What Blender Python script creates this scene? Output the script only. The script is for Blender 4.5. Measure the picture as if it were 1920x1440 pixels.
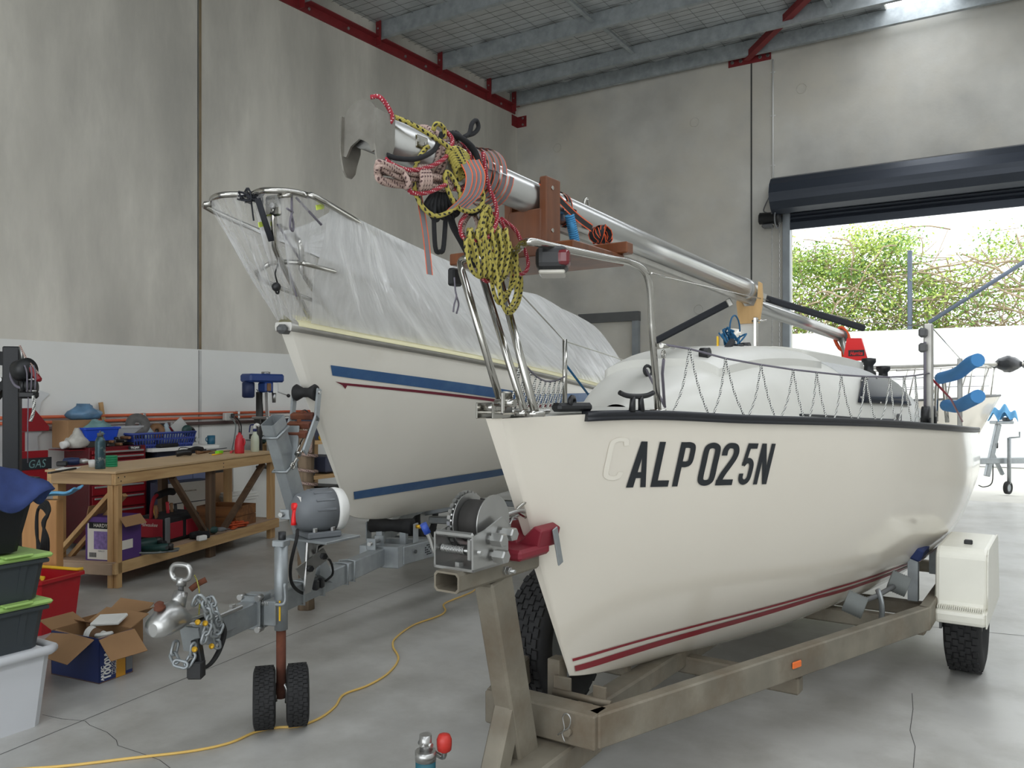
import bpy, bmesh, math, random
from mathutils import Vector, Matrix, Quaternion
random.seed(7)
PI = math.pi
for o in list(bpy.data.objects): bpy.data.objects.remove(o)
SC = bpy.context.scene
COL = SC.collection
# ---------------------------------------------------------------- camera
FPX, HORIZON, EYE = 1560.0, 740.0, 1.5            # focal length in pixels of 1920x1440, horizon row, eye height
cam_data = bpy.data.cameras.new('camera'); cam = bpy.data.objects.new('camera', cam_data); COL.objects.link(cam)
cam.location = (0, 0, EYE); cam.rotation_euler = (PI/2, 0, 0)
cam_data.sensor_fit = 'HORIZONTAL'; cam_data.sensor_width = 36; cam_data.lens = FPX/1920*36
cam_data.shift_y = (HORIZON-720)/1920; cam_data.clip_start = .05; cam_data.clip_end = 200
SC.camera = cam
# ---------------------------------------------------------------- world, exposure
SC.view_settings.view_transform = 'Standard'; SC.view_settings.look = 'None'
SC.view_settings.gamma = 1; SC.view_settings.use_curve_mapping = False
SC.view_settings.exposure = -0.06
world = bpy.data.worlds.new('overcast_sky'); SC.world = world; world.use_nodes = True
wn = world.node_tree.nodes; bg = wn['Background']
bg.inputs[0].default_value = (.93, .97, 1, 1); bg.inputs[1].default_value = 3.0
SKYLIGHT = 4.8                                     # strength of the translucent roof sheets

# fill light added at an assumed opening in the unseen rear wall, behind the camera
la_ = bpy.data.lights.new('rear_fill_light', 'AREA'); la_.shape = 'RECTANGLE'; la_.size = 9.6; la_.size_y = 4.9; la_.energy = 950; la_.color = (.97, .98, 1)
lo_ = bpy.data.objects.new('rear_fill_light', la_); COL.objects.link(lo_)
_az = math.radians(31.9); lo_.location = (-.6*math.cos(_az)+-5.25*math.sin(_az), .6*math.sin(_az)+-5.25*math.cos(_az), 2.5); lo_.rotation_euler = (-PI/2, 0, PI-_az+PI)
# ---------------------------------------------------------------- frames
class Frame:
    """a turned floor frame: x to the right of its centre line, s along it, z up"""
    def __init__(self, az, tc=0.0, sb=0.0):
        self.az = math.radians(az); self.tc = tc; self.sb = sb
        self.a = Vector((math.sin(self.az), math.cos(self.az), 0)); self.b = Vector((math.cos(self.az), -math.sin(self.az), 0))
        self.origin = self.a*sb + self.b*tc
    def w(self, x, s, z): return self.a*s + self.b*(x+self.tc) + Vector((0, 0, z))
    def px(self, px, py, x=None, s=None, z=None):
        d = Vector(((px-960)/FPX, 1, (HORIZON-py)/FPX)); dx = d.dot(self.b); ds = d.dot(self.a)
        if x is not None: k = (x+self.tc)/dx
        elif s is not None: k = s/ds
        else: k = (z-EYE)/d.z
        return Vector((dx*k-self.tc, ds*k, EYE+d.z*k))
ROOM = Frame(31.9); NB = Frame(34, -1.51, 4.6); FB = Frame(16, -2.16, 6.2)

def tag(o, label=None, cat=None, group=None, kind=None):
    if label: o['label'] = label
    if cat: o['category'] = cat
    if group: o['group'] = group
    if kind: o['kind'] = kind
    return o
def thing(name, label, cat, fr=None, loc=(0, 0, 0), rz=0, group=None, kind=None):
    """Empty at the thing's base. With a frame: parts are authored in frame coordinates (x, s, z)"""
    o = bpy.data.objects.new(name, None); COL.objects.link(o); o.empty_display_size = .1
    if fr:
        o.location = fr.origin; o.rotation_euler = (0, 0, -fr.az); o['sb'] = fr.sb
    else:
        o.location = loc; o.rotation_euler = (0, 0, rz)
    return tag(o, label, cat, group, kind)
def sb_of(o):
    while o.parent: o = o.parent
    return o.get('sb', 0.0)

# ---------------------------------------------------------------- mesh builder
def cr(pts, n=6, closed=False):
    """Catmull-Rom through pts"""
    P = [Vector(p) for p in pts]; out = []; L = len(P)
    if L < 3 and not closed: return P
    for i in range(L if closed else L-1):
        p1, p2 = P[i], P[(i+1) % L]
        p0 = P[i-1] if (i or closed) else p1*2-p2
        p3 = P[(i+2) % L] if (i+2 < L or closed) else p2*2-p1
        for k in range(n):
            t = k/n
            out.append(.5*((2*p1)+(p2-p0)*t+(2*p0-5*p1+4*p2-p3)*t*t+(3*p1-p0-3*p2+p3)*t**3))
    if not closed: out.append(P[-1])
    return out
class MB:
    def __init__(self): self.bm = bmesh.new(); self.uv = self.bm.loops.layers.uv.new('UVMap')
    def _tr(self, vs, M):
        for v in vs: v.co = M @ v.co
    def box(self, c, size, rot=None, bev=0.0, seg=1):
        r = bmesh.ops.create_cube(self.bm, size=1); vs = r['verts']
        for v in vs: v.co = Vector((v.co.x*size[0], v.co.y*size[1], v.co.z*size[2]))
        if bev > 0:
            es = list({e for v in vs for e in v.link_edges})
            rr = bmesh.ops.bevel(self.bm, geom=es, offset=min(bev, .45*min(size)), segments=seg, affect='EDGES', profile=.5)
            vs = list({v for f in rr['faces'] for v in f.verts} | {v for v in vs if v.is_valid})
        M = Matrix.Translation(Vector(c))
        if rot is not None: M = M @ (rot.to_4x4() if isinstance(rot, Matrix) else Matrix.Rotation(rot, 4, 'Z'))
        self._tr(vs, M); return self
    def bar(self, p0, p1, w, h, up=(0, 0, 1), bev=0.0):
        """rectangular bar from p0 to p1; h along up, w across"""
        p0, p1, up = Vector(p0), Vector(p1), Vector(up); y = (p1-p0); L = y.length; y.normalize()
        x = y.cross(up)
        if x.length < 1e-5: x = y.cross(Vector((1, 0, 0)))
        x.normalize(); z = x.cross(y); R = Matrix((x, y, z)).transposed()
        return self.box((p0+p1)/2, (w, L, h), R, bev)
    def ring(self, pts): return [self.bm.verts.new(p) for p in pts]
    def skin(self, rings, closed=True, cap0=True, cap1=True, loop=False, uvlen=None):
        n = len(rings[0]); R = len(rings); fs = []
        for i in range(R if loop else R-1):
            A, B = rings[i], rings[(i+1) % R]
            for k in range(n if closed else n-1):
                k2 = (k+1) % n
                try:
                    f = self.bm.faces.new((A[k], A[k2], B[k2], B[k]))
                except ValueError: continue
                f.smooth = True; fs.append(f)
                if uvlen:
                    u0, u1 = uvlen[i], uvlen[i+1]
                    for l, (uu, vv) in zip(f.loops, ((u0, k/n), (u0, (k+1)/n), (u1, (k+1)/n), (u1, k/n))): l[self.uv].uv = (uu, vv)
        if closed and not loop:
            for c, r in ((cap0, rings[0][::-1]), (cap1, rings[-1])):
                if c:
                    try: self.bm.faces.new(r)
                    except ValueError: pass
        return fs
    def tube(self, pts, r, n=8, closed=False, sm=0, flat=1.0, caps=True):
        P = [Vector(p) for p in pts]
        if sm: P = cr(P, sm, closed)
        P = [p for i, p in enumerate(P) if i == 0 or (p-P[i-1]).length > 1e-5]
        if closed and (P[0]-P[-1]).length < 1e-5: P.pop()
        L = len(P)
        if L < 2: return self
        T = []
        for i in range(L):
            a = P[i-1] if (i or closed) else P[i]; b = P[(i+1) % L] if (i+1 < L or closed) else P[i]
            t = (b-a); T.append(t.normalized() if t.length > 1e-9 else Vector((0, 0, 1)))
        ref = Vector((0, 0, 1)) if abs(T[0].z) < .9 else Vector((1, 0, 0))
        N = (ref-T[0]*ref.dot(T[0])).normalized(); rings = []; dist = [0.0]
        rr = r if hasattr(r, '__len__') else None
        for i in range(L):
            if i:
                q = T[i-1].rotation_difference(T[i]); N = (q @ N); N = (N-T[i]*N.dot(T[i])).normalized()
                dist.append(dist[-1]+(P[i]-P[i-1]).length)
            B = T[i].cross(N); R = rr[min(len(rr)-1, int(i*len(rr)/L))] if rr else r
            rings.append(self.ring([P[i]+(N*math.cos(2*PI*k/n)+B*math.sin(2*PI*k/n)*flat)*R for k in range(n)]))
        if closed: dist.append(dist[-1]+(P[0]-P[-1]).length)
        self.skin(rings, True, caps, caps, closed, dist); return self
    def cyl(self, p0, p1, r0, r1=None, n=16, caps=True):
        p0, p1 = Vector(p0), Vector(p1); r1 = r0 if r1 is None else r1
        q = (p1-p0).to_track_quat('Z', 'Y')
        A = [self.ring([p+q @ Vector((r*math.cos(2*PI*k/n), r*math.sin(2*PI*k/n), 0)) for k in range(n)]) for p, r in ((p0, r0), (p1, r1))]
        self.skin(A, True, caps, caps); return self
    def lathe(self, prof, p0, axis=(0, 0, 1), n=20, caps=True):
        """prof = [(radius, distance along axis)]"""
        p0, ax = Vector(p0), Vector(axis).normalized(); q = ax.to_track_quat('Z', 'Y')
        rs = [self.ring([p0+q @ Vector((r*math.cos(2*PI*k/n), r*math.sin(2*PI*k/n), d)) for k in range(n)]) for r, d in prof]
        fs = self.skin(rs, True, caps, caps)
        if n <= 8:
            for f in fs: f.smooth = False
        return self
    def prism(self, poly, o, ux, uy, depth):
        """polygon in the plane (ux, uy) at o, thickened by the vector depth"""
        o, ux, uy, d = Vector(o), Vector(ux), Vector(uy), Vector(depth)
        A = self.ring([o+ux*a+uy*b for a, b in poly]); B = self.ring([o+ux*a+uy*b+d for a, b in poly])
        f1 = self.bm.faces.new(A[::-1]); f2 = self.bm.faces.new(B); n = len(A)
        for k in range(n): self.bm.faces.new((A[k], A[(k+1) % n], B[(k+1) % n], B[k]))
        return self
    def ball(self, c, r, n=10, sc=(1, 1, 1)):
        res = bmesh.ops.create_uvsphere(self.bm, u_segments=n, v_segments=max(4, n//2+1), radius=r)
        for v in res['verts']:
            v.co = Vector((v.co.x*sc[0], v.co.y*sc[1], v.co.z*sc[2]))+Vector(c)
            for f in v.link_faces: f.smooth = True
        return self
    def torus(self, c, R, r, axis=(0, 0, 1), n=20, m=8, sy=1.0):
        q = Vector(axis).to_track_quat('Z', 'Y')
        self.tube([Vector(c)+q @ Vector((R*math.cos(2*PI*k/n), R*sy*math.sin(2*PI*k/n), 0)) for k in range(n)], r, m, True); return self
    def grid(self, f, nu, nv, thick=0.0):
        V = [[self.bm.verts.new(f(i/nu, j/nv)) for j in range(nv+1)] for i in range(nu+1)]
        for i in range(nu):
            for j in range(nv):
                try: q = self.bm.faces.new((V[i][j], V[i+1][j], V[i+1][j+1], V[i][j+1]))
                except ValueError: continue
                q.smooth = True
                for l, (a, b) in zip(q.loops, ((i, j), (i+1, j), (i+1, j+1), (i, j+1))): l[self.uv].uv = (a/nu, b/nv)
        return V
    def hexbolt(self, c, axis, r=.012, h=.01): return self.lathe([(r, 0), (r, h*.9), (r*.9, h)], c, axis, 6)
    def build(self, name, mat, parent=None, loc=None, rot=None, smooth_angle=None, bevel=0.0, solid=0.0, subsurf=0, double=False):
        bmesh.ops.remove_doubles(self.bm, verts=self.bm.verts, dist=1e-6) if double else None
        bmesh.ops.recalc_face_normals(self.bm, faces=self.bm.faces)
        me = bpy.data.meshes.new(name); self.bm.to_mesh(me); self.bm.free()
        o = bpy.data.objects.new(name, me); COL.objects.link(o)
        for m in (mat if isinstance(mat, (list, tuple)) else [mat]): me.materials.append(M[m] if isinstance(m, str) else m)
        if parent is not None:
            o.parent = parent
            if parent.parent is None and parent.type == 'EMPTY': o.location = (0, -parent.get('sb', 0.0), 0)
        elif loc is not None: o.location = loc
        if rot is not None: o.rotation_euler = rot if hasattr(rot, '__len__') else (0, 0, rot)
        if solid:
            md = o.modifiers.new('thickness', 'SOLIDIFY'); md.thickness = solid; md.offset = 0
        if bevel:
            md = o.modifiers.new('bevel', 'BEVEL'); md.width = bevel; md.segments = 2; md.limit_method = 'ANGLE'
        if subsurf:
            md = o.modifiers.new('sub', 'SUBSURF'); md.levels = md.render_levels = subsurf
        return o
def lone(name, mb, mat, fr, label, cat, group=None, kind=None, **kw):
    """a thing that is one mesh, authored in frame coordinates"""
    o = mb.build(name, mat, **kw)
    me = o.data; n = max(1, len(me.vertices)); xs = [v.co.x for v in me.vertices]; ys = [v.co.y for v in me.vertices]; zs = [v.co.z for v in me.vertices]
    c = Vector(((min(xs)+max(xs))/2, (min(ys)+max(ys))/2, min(zs))); me.transform(Matrix.Translation(-c))
    if fr: o.location = fr.w(c.x, c.y, c.z); o.rotation_euler = (0, 0, -fr.az)
    else: o.location = c
    return tag(o, label, cat, group, kind)
def recentre(root):
    """moves a thing's Empty to the middle of its base without moving its parts"""
    bpy.context.view_layer.update()
    return root
def text_mesh(mb, txt, o, ux, uy, size, depth=.0008, shear=0.0, width=1.0, bold=0.0, align='CENTER'):
    """flat lettering from the built-in font laid in the plane (ux, uy)"""
    c = bpy.data.curves.new('t', 'FONT'); c.body = txt; c.size = size; c.align_x = align; c.shear = shear; c.offset = bold; c.resolution_u = 3
    t = bpy.data.objects.new('t', c); COL.objects.link(t); dg = bpy.context.evaluated_depsgraph_get()
    me = bpy.data.meshes.new_from_object(t.evaluated_get(dg)); bpy.data.objects.remove(t); bpy.data.curves.remove(c)
    o, ux, uy = Vector(o), Vector(ux).normalized(), Vector(uy).normalized(); nz = ux.cross(uy)
    vs = [mb.bm.verts.new(o+ux*v.co.x*width+uy*v.co.y+nz*depth) for v in me.vertices]
    for p in me.polygons:
        try: mb.bm.faces.new([vs[i] for i in p.vertices])
        except ValueError: pass
    bpy.data.meshes.remove(me); return mb

# ---------------------------------------------------------------- materials
M = {}
def lin(c): return tuple(((x/255)/12.92 if x/255 <= .04045 else ((x/255+.055)/1.055)**2.4) for x in c)
def pm(name, col, rough=.5, metal=0.0, var=.12, scale=4.0, bump=0.0, bscale=60.0, col2=None, thr=(.45, .75), stretch=(1, 1, 1), rvar=0.0, coat=0.0, spec=.5, detail=5):
    """procedural material: base colour with noise variation, an optional second stain colour, bump and gloss variation"""
    m = bpy.data.materials.new(name); m.use_nodes = True; nt = m.node_tree; N = nt.nodes; L = nt.links; b = N['Principled BSDF']
    c = lin(col)
    b.inputs['Roughness'].default_value = rough; b.inputs['Metallic'].default_value = metal; b.inputs['Specular IOR Level'].default_value = spec
    b.inputs['Coat Weight'].default_value = coat; b.inputs['Coat Roughness'].default_value = .08
    tc = N.new('ShaderNodeTexCoord'); mp = N.new('ShaderNodeMapping'); mp.inputs['Scale'].default_value = stretch; L.new(tc.outputs['Object'], mp.inputs[0])
    nz = N.new('ShaderNodeTexNoise'); nz.inputs['Scale'].default_value = scale; nz.inputs['Detail'].default_value = detail; L.new(mp.outputs[0], nz.inputs['Vector'])
    rp = N.new('ShaderNodeValToRGB'); e = rp.color_ramp.elements
    e[0].position = .3; e[1].position = .7
    e[0].color = tuple(max(0, x*(1-var)) for x in c)+(1,); e[1].color = tuple(min(1, x*(1+var)) for x in c)+(1,)
    L.new(nz.outputs['Fac'], rp.inputs[0]); out = rp.outputs[0]
    if col2:
        n2 = N.new('ShaderNodeTexNoise'); n2.inputs['Scale'].default_value = scale*.6; n2.inputs['Detail'].default_value = 8; n2.inputs['Roughness'].default_value = .65; L.new(mp.outputs[0], n2.inputs['Vector'])
        r2 = N.new('ShaderNodeValToRGB'); r2.color_ramp.elements[0].position = thr[0]; r2.color_ramp.elements[1].position = thr[1]; L.new(n2.outputs['Fac'], r2.inputs[0])
        mx = N.new('ShaderNodeMix'); mx.data_type = 'RGBA'; L.new(r2.outputs[0], mx.inputs['Factor']); L.new(out, mx.inputs['A']); mx.inputs['B'].default_value = lin(col2)+(1,); out = mx.outputs['Result']
    L.new(out, b.inputs['Base Color'])
    if rvar:
        mr = N.new('ShaderNodeMapRange'); mr.inputs['To Min'].default_value = max(0, rough-rvar); mr.inputs['To Max'].default_value = min(1, rough+rvar); L.new(nz.outputs['Fac'], mr.inputs['Value']); L.new(mr.outputs[0], b.inputs['Roughness'])
    if bump:
        n3 = N.new('ShaderNodeTexNoise'); n3.inputs['Scale'].default_value = bscale; n3.inputs['Detail'].default_value = 4; L.new(mp.outputs[0], n3.inputs['Vector'])
        bp = N.new('ShaderNodeBump'); bp.inputs['Strength'].default_value = bump; bp.inputs['Distance'].default_value = .01; L.new(n3.outputs['Fac'], bp.inputs['Height']); L.new(bp.outputs[0], b.inputs['Normal'])
    M[name] = m; return m
def rope_mat(name, c1, c2, freq, fleck=.5, rough=.8, edge=None):
    """rope: base colour with flecks spiralling along it (UV: metres along, turn around)"""
    m = bpy.data.materials.new(name); m.use_nodes = True; nt = m.node_tree; N = nt.nodes; L = nt.links; b = N['Principled BSDF']; b.inputs['Roughness'].default_value = rough
    uv = N.new('ShaderNodeUVMap'); sp = N.new('ShaderNodeSeparateXYZ'); L.new(uv.outputs[0], sp.inputs[0])
    def mth(op, a, bb):
        n = N.new('ShaderNodeMath'); n.operation = op
        for i, q in enumerate((a, bb)):
            if isinstance(q, (int, float)): n.inputs[i].default_value = q
            else: L.new(q, n.inputs[i])
        return n.outputs[0]
    if edge:
        e = mth('ABSOLUTE', mth('SUBTRACT', mth('FRACT', mth('MULTIPLY', sp.outputs[1], 2.0), 0.0), .5), 0.0)
        f = mth('LESS_THAN', e, fleck)
    else:
        f1 = mth('SINE', mth('ADD', mth('MULTIPLY', sp.outputs[0], freq*6.283), mth('MULTIPLY', sp.outputs[1], 6.283)), 0.0)
        f2 = mth('SINE', mth('SUBTRACT', mth('MULTIPLY', sp.outputs[0], freq*6.283*1.5), mth('MULTIPLY', sp.outputs[1], 6.283*2)), 0.0)
        f = mth('GREATER_THAN', mth('MULTIPLY', f1, f2), fleck)
    mx = N.new('ShaderNodeMix'); mx.data_type = 'RGBA'; L.new(f, mx.inputs['Factor']); mx.inputs['A'].default_value = lin(c1)+(1,); mx.inputs['B'].default_value = lin(c2)+(1,)
    L.new(mx.outputs['Result'], b.inputs['Base Color'])
    wv = N.new('ShaderNodeMath'); wv.operation = 'SINE'; L.new(mth('ADD', mth('MULTIPLY', sp.outputs[0], 900), mth('MULTIPLY', sp.outputs[1], 25)), wv.inputs[0])
    bp = N.new('ShaderNodeBump'); bp.inputs['Strength'].default_value = .25; bp.inputs['Distance'].default_value = .002; L.new(wv.outputs[0], bp.inputs['Height']); L.new(bp.outputs[0], b.inputs['Normal'])
    M[name] = m
def emit_mat(name, col, st):
    m = bpy.data.materials.new(name); m.use_nodes = True; b = m.node_tree.nodes['Principled BSDF']
    b.inputs['Base Color'].default_value = lin(col)+(1,); b.inputs['Emission Color'].default_value = lin(col)+(1,); b.inputs['Emission Strength'].default_value = st; M[name] = m
def glass_mat(name, col, alpha=.3, rough=.1):
    m = bpy.data.materials.new(name); m.use_nodes = True; b = m.node_tree.nodes['Principled BSDF']
    b.inputs['Base Color'].default_value = lin(col)+(1,); b.inputs['Roughness'].default_value = rough; b.inputs['Alpha'].default_value = alpha; M[name] = m
def wood_mat(name, c1, c2, axis='Y', scale=14, rough=.6):
    m = bpy.data.materials.new(name); m.use_nodes = True; nt = m.node_tree; N = nt.nodes; L = nt.links; b = N['Principled BSDF']; b.inputs['Roughness'].default_value = rough
    tc = N.new('ShaderNodeTexCoord'); mp = N.new('ShaderNodeMapping'); s = {'X': (.08, 1, 1), 'Y': (1, .08, 1), 'Z': (1, 1, .08)}[axis]; mp.inputs['Scale'].default_value = s; L.new(tc.outputs['Object'], mp.inputs[0])
    nz = N.new('ShaderNodeTexNoise'); nz.inputs['Scale'].default_value = scale; nz.inputs['Detail'].default_value = 6; nz.inputs['Distortion'].default_value = 1.2; L.new(mp.outputs[0], nz.inputs['Vector'])
    wv = N.new('ShaderNodeTexNoise'); wv.inputs['Scale'].default_value = scale*5; wv.inputs['Detail'].default_value = 3; L.new(mp.outputs[0], wv.inputs['Vector'])
    ad = N.new('ShaderNodeMath'); ad.operation = 'MULTIPLY_ADD'; L.new(wv.outputs['Fac'], ad.inputs[0]); ad.inputs[1].default_value = .35; L.new(nz.outputs['Fac'], ad.inputs[2])
    rp = N.new('ShaderNodeValToRGB'); e = rp.color_ramp.elements; e[0].position = .45; e[1].position = .9; e[0].color = lin(c1)+(1,); e[1].color = lin(c2)+(1,); L.new(ad.outputs[0], rp.inputs[0]); L.new(rp.outputs[0], b.inputs['Base Color'])
    M[name] = m
def film_mat(name, alpha, bump=.6, sx=60):
    """thin milky plastic film: part see-through, part translucent white, glossy"""
    m = bpy.data.materials.new(name); m.use_nodes = True; nt = m.node_tree; N = nt.nodes; L = nt.links
    for n in list(N):
        if n.type == 'BSDF_PRINCIPLED': N.remove(n)
    out = N['Material Output']; tr = N.new('ShaderNodeBsdfTransparent'); tl = N.new('ShaderNodeBsdfTranslucent'); df = N.new('ShaderNodeBsdfDiffuse'); gl = N.new('ShaderNodeBsdfGlossy'); gl.inputs['Roughness'].default_value = .22
    for n in (tl, df): n.inputs['Color'].default_value = (.98, .985, .99, 1)
    uv = N.new('ShaderNodeUVMap'); mp = N.new('ShaderNodeMapping'); mp.inputs['Scale'].default_value = (sx, 2.2, 1); L.new(uv.outputs[0], mp.inputs[0])
    nz = N.new('ShaderNodeTexNoise'); nz.inputs['Scale'].default_value = 1; nz.inputs['Detail'].default_value = 4; nz.inputs['Distortion'].default_value = .4; L.new(mp.outputs[0], nz.inputs['Vector'])
    bp = N.new('ShaderNodeBump'); bp.inputs['Strength'].default_value = bump; bp.inputs['Distance'].default_value = .03; L.new(nz.outputs['Fac'], bp.inputs['Height'])
    for n in (tl, df, gl): L.new(bp.outputs[0], n.inputs['Normal'])
    m1 = N.new('ShaderNodeMixShader'); m1.inputs[0].default_value = .4; L.new(tl.outputs[0], m1.inputs[1]); L.new(df.outputs[0], m1.inputs[2])
    m2 = N.new('ShaderNodeMixShader'); m2.inputs[0].default_value = .18; L.new(m1.outputs[0], m2.inputs[1]); L.new(gl.outputs[0], m2.inputs[2])
    mr = N.new('ShaderNodeMapRange'); mr.inputs['From Min'].default_value = .35; mr.inputs['From Max'].default_value = .72; mr.inputs['To Min'].default_value = alpha-.1; mr.inputs['To Max'].default_value = min(1, alpha+.3); L.new(nz.outputs['Fac'], mr.inputs['Value'])
    m3 = N.new('ShaderNodeMixShader'); L.new(mr.outputs[0], m3.inputs[0]); L.new(tr.outputs[0], m3.inputs[1]); L.new(m2.outputs[0], m3.inputs[2]); L.new(m3.outputs[0], out.inputs['Surface']); M[name] = m

pm('concrete_wall', (204, 200, 190), .85, var=.2, scale=1.3, bump=.15, bscale=25, col2=(168, 165, 157), stretch=(1, 1, .3), thr=(.4, .72))
pm('concrete_back', (194, 192, 185), .85, var=.22, scale=1.1, bump=.15, bscale=25, col2=(206, 200, 186), thr=(.42, .75))
pm('white_paint', (226, 226, 222), .7, var=.03, scale=1.5, bump=.05)
pm('floor_concrete', (184, 183, 179), .36, var=.1, scale=3.2, bump=.05, bscale=14, col2=(160, 158, 152), rvar=.12, thr=(.42, .68))
pm('out_concrete', (200, 198, 190), .9, var=.08, scale=1.2)
pm('joint_dark', (70, 70, 68), .9); pm('joint_seal', (128, 112, 88), .8, var=.2)
pm('insulation', (190, 193, 193), .4, metal=.25, var=.12, scale=3, bump=.8, bscale=7)
pm('galv_purlin', (164, 170, 172), .5, metal=.3, var=.15, scale=9, col2=(138, 145, 148))
pm('wire', (60, 62, 62), .6)
pm('red_steel', (122, 34, 38), .55, var=.12, scale=8)
pm('bolt_steel', (165, 165, 163), .35, metal=.9, var=.1)
pm('roller_door', (52, 58, 68), .35, metal=.3, var=.05, spec=.5)
pm('track_grey', (150, 156, 160), .45, metal=.5)
pm('frame_dark', (92, 93, 93), .55)
pm('white_plastic', (222, 222, 218), .45, var=.03)
pm('grey_plastic', (112, 114, 116), .5)
pm('black_plastic', (26, 27, 29), .45)
pm('black_rubber', (24, 24, 25), .75, var=.25, scale=30)
pm('orange_conduit', (205, 98, 60), .45, var=.06); pm('brown_pipe', (92, 72, 68), .5, var=.15)
emit_mat('skylight_sheet', (246, 250, 255), SKYLIGHT)
pm('fence_white', (238, 240, 240), .8, var=.04, scale=2)
pm('leaf', (160, 186, 84), .55, var=.3, scale=1.3, col2=(196, 202, 110)); pm('leaf_dark', (112, 148, 72), .55, var=.3, scale=1.5)
pm('twig', (176, 158, 134), .9, var=.25, scale=3)
pm('post_blue', (78, 88, 104), .5)
# ================================================================ the building
pm('joint_pale', (200, 200, 197), .8)
WX, WS, RX, RS = -8.1, 13.2, 5.2, -5.0             # left wall x, back wall s, right wall x, rear wall s (room frame)
def zl(s): return 6.57+.0315*(s-9.24)              # underside of the red ledger angle
def zc(s): return zl(s)+.36                        # underside of the roof blanket
def room(name, mb, mat, parent=None, label=None, **kw):
    o = mb.build(name, mat, **kw)
    if parent is None:
        o.rotation_euler = (0, 0, -ROOM.az); o['kind'] = 'structure'
        if label: o['label'] = label
    else: o.parent = parent
    return o
floor = room('floor', MB().box(((WX+RX)/2, (RS+WS+.25)/2, -.1), (RX-WX, WS+.25-RS, .2)), 'floor_concrete', label='smooth grey concrete workshop floor')
# saw-cut joints and cracks: thin dark lines lying in the slab
mb = MB()
def fpt(px, py): p = ROOM.px(px, py, z=0); return (p.x, p.y, .0006)
def ribbon(mb, pts, w):
    P = [Vector(p) for p in pts]; V = []
    for i, p in enumerate(P):
        t = (P[min(i+1, len(P)-1)]-P[max(i-1, 0)]).normalized(); n = Vector((-t.y, t.x, 0))*w/2
        V.append((mb.bm.verts.new(p+n), mb.bm.verts.new(p-n)))
    for a, b in zip(V, V[1:]): mb.bm.faces.new((a[0], a[1], b[1], b[0]))
a, b = Vector(fpt(0, 1415)), Vector(fpt(740, 1110)); d = (b-a)
ribbon(mb, [a-d*.3, a, b, a+d*2.2], .005)
a, b = Vector(fpt(1815, 1182)), Vector(fpt(1918, 1192)); d = b-a
ribbon(mb, [a-d*5, b+d*2], .006)
room('saw_cut_joint', mb, 'joint_dark', floor)
mb = MB(); rnd = random.Random(3)
for line in ([(80, 1340), (115, 1348), (160, 1352), (168, 1360), (200, 1373), (220, 1388), (223, 1398), (262, 1412), (300, 1425), (320, 1440)], [(1708, 1300), (1712, 1330), (1705, 1370), (1716, 1400), (1712, 1440)]):
    ribbon(mb, [fpt(x+rnd.uniform(-2, 2), y) for x, y in line], .003)
room('crack', mb, 'joint_dark', floor)
# left wall: precast panels, white painted up to 2.02 m
TOPW = 7.6
wl = room('wall_left', MB().box((WX-.1, (RS+WS)/2, TOPW/2), (.2, WS-RS, TOPW)), 'concrete_wall', label='tall precast concrete wall, painted white along its lower part')
room('paint_band', MB().box((WX+.002, (RS+WS)/2, 1.01), (.006, WS-RS, 2.02)), 'white_paint', wl)
sj = ROOM.px(375, 400, x=WX).y
room('panel_joint', MB().box((WX+.003, sj, TOPW/2+1.01), (.008, .03, TOPW-2.02)), 'joint_seal', wl)
room('panel_joint', MB().box((WX+.004, sj, 1.01), (.008, .03, 2.0)), 'joint_pale', wl)
room('panel_joint', MB().box((WX+.003, sj-.03, TOPW/2+1.01), (.007, .008, TOPW-2.02)), 'joint_dark', wl)
room('panel_joint', MB().box((WX+.004, sj-.022, 1.01), (.008, .004, 2.0)), 'joint_dark', wl)
# back wall with the roller door opening
DX0 = ROOM.px(1480, 600, s=WS).x; DX1 = DX0+4.6; DZ = 4.45; WT = .2
mb = MB()
mb.box(((WX+DX0)/2, WS+WT/2, TOPW/2), (DX0-WX, WT, TOPW)); mb.box(((RX+DX1)/2, WS+WT/2, TOPW/2), (RX-DX1, WT, TOPW)); mb.box(((DX0+DX1)/2, WS+WT/2, (TOPW+DZ)/2), (DX1-DX0, WT, TOPW-DZ))
wb = room('wall_back', mb, 'concrete_back', label='tall precast concrete wall with the open roller door')
xj = ROOM.px(1409, 400, s=WS).x
room('panel_joint', MB().box((xj, WS-.003, TOPW/2), (.022, .008, TOPW)), 'joint_dark', wb)
for px, py in ((1503, 166), (1302, 229), (1045, 277), (1310, 580)):
    p = ROOM.px(px, py, s=WS)
    room('lifting_plug', MB().torus((p.x, WS-.001, p.z), .075, .006, (0, 1, 0), 20, 4), 'concrete_back', wb)
room('wall_right', MB().box((RX+.1, (RS+WS)/2, TOPW/2), (.2, WS-RS, TOPW)), 'white_paint')
mb = MB(); mb.box(((WX-5.5)/2, RS-.1, TOPW/2), (-5.5-WX, .2, TOPW)); mb.box(((RX+4.3)/2, RS-.1, TOPW/2), (RX-4.3, .2, TOPW)); mb.box((-.6, RS-.1, (TOPW+5)/2), (9.8, .2, TOPW-5))  # wide gap in the unseen rear wall, added for the fill light
room('wall_rear', mb, 'white_paint')
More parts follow.
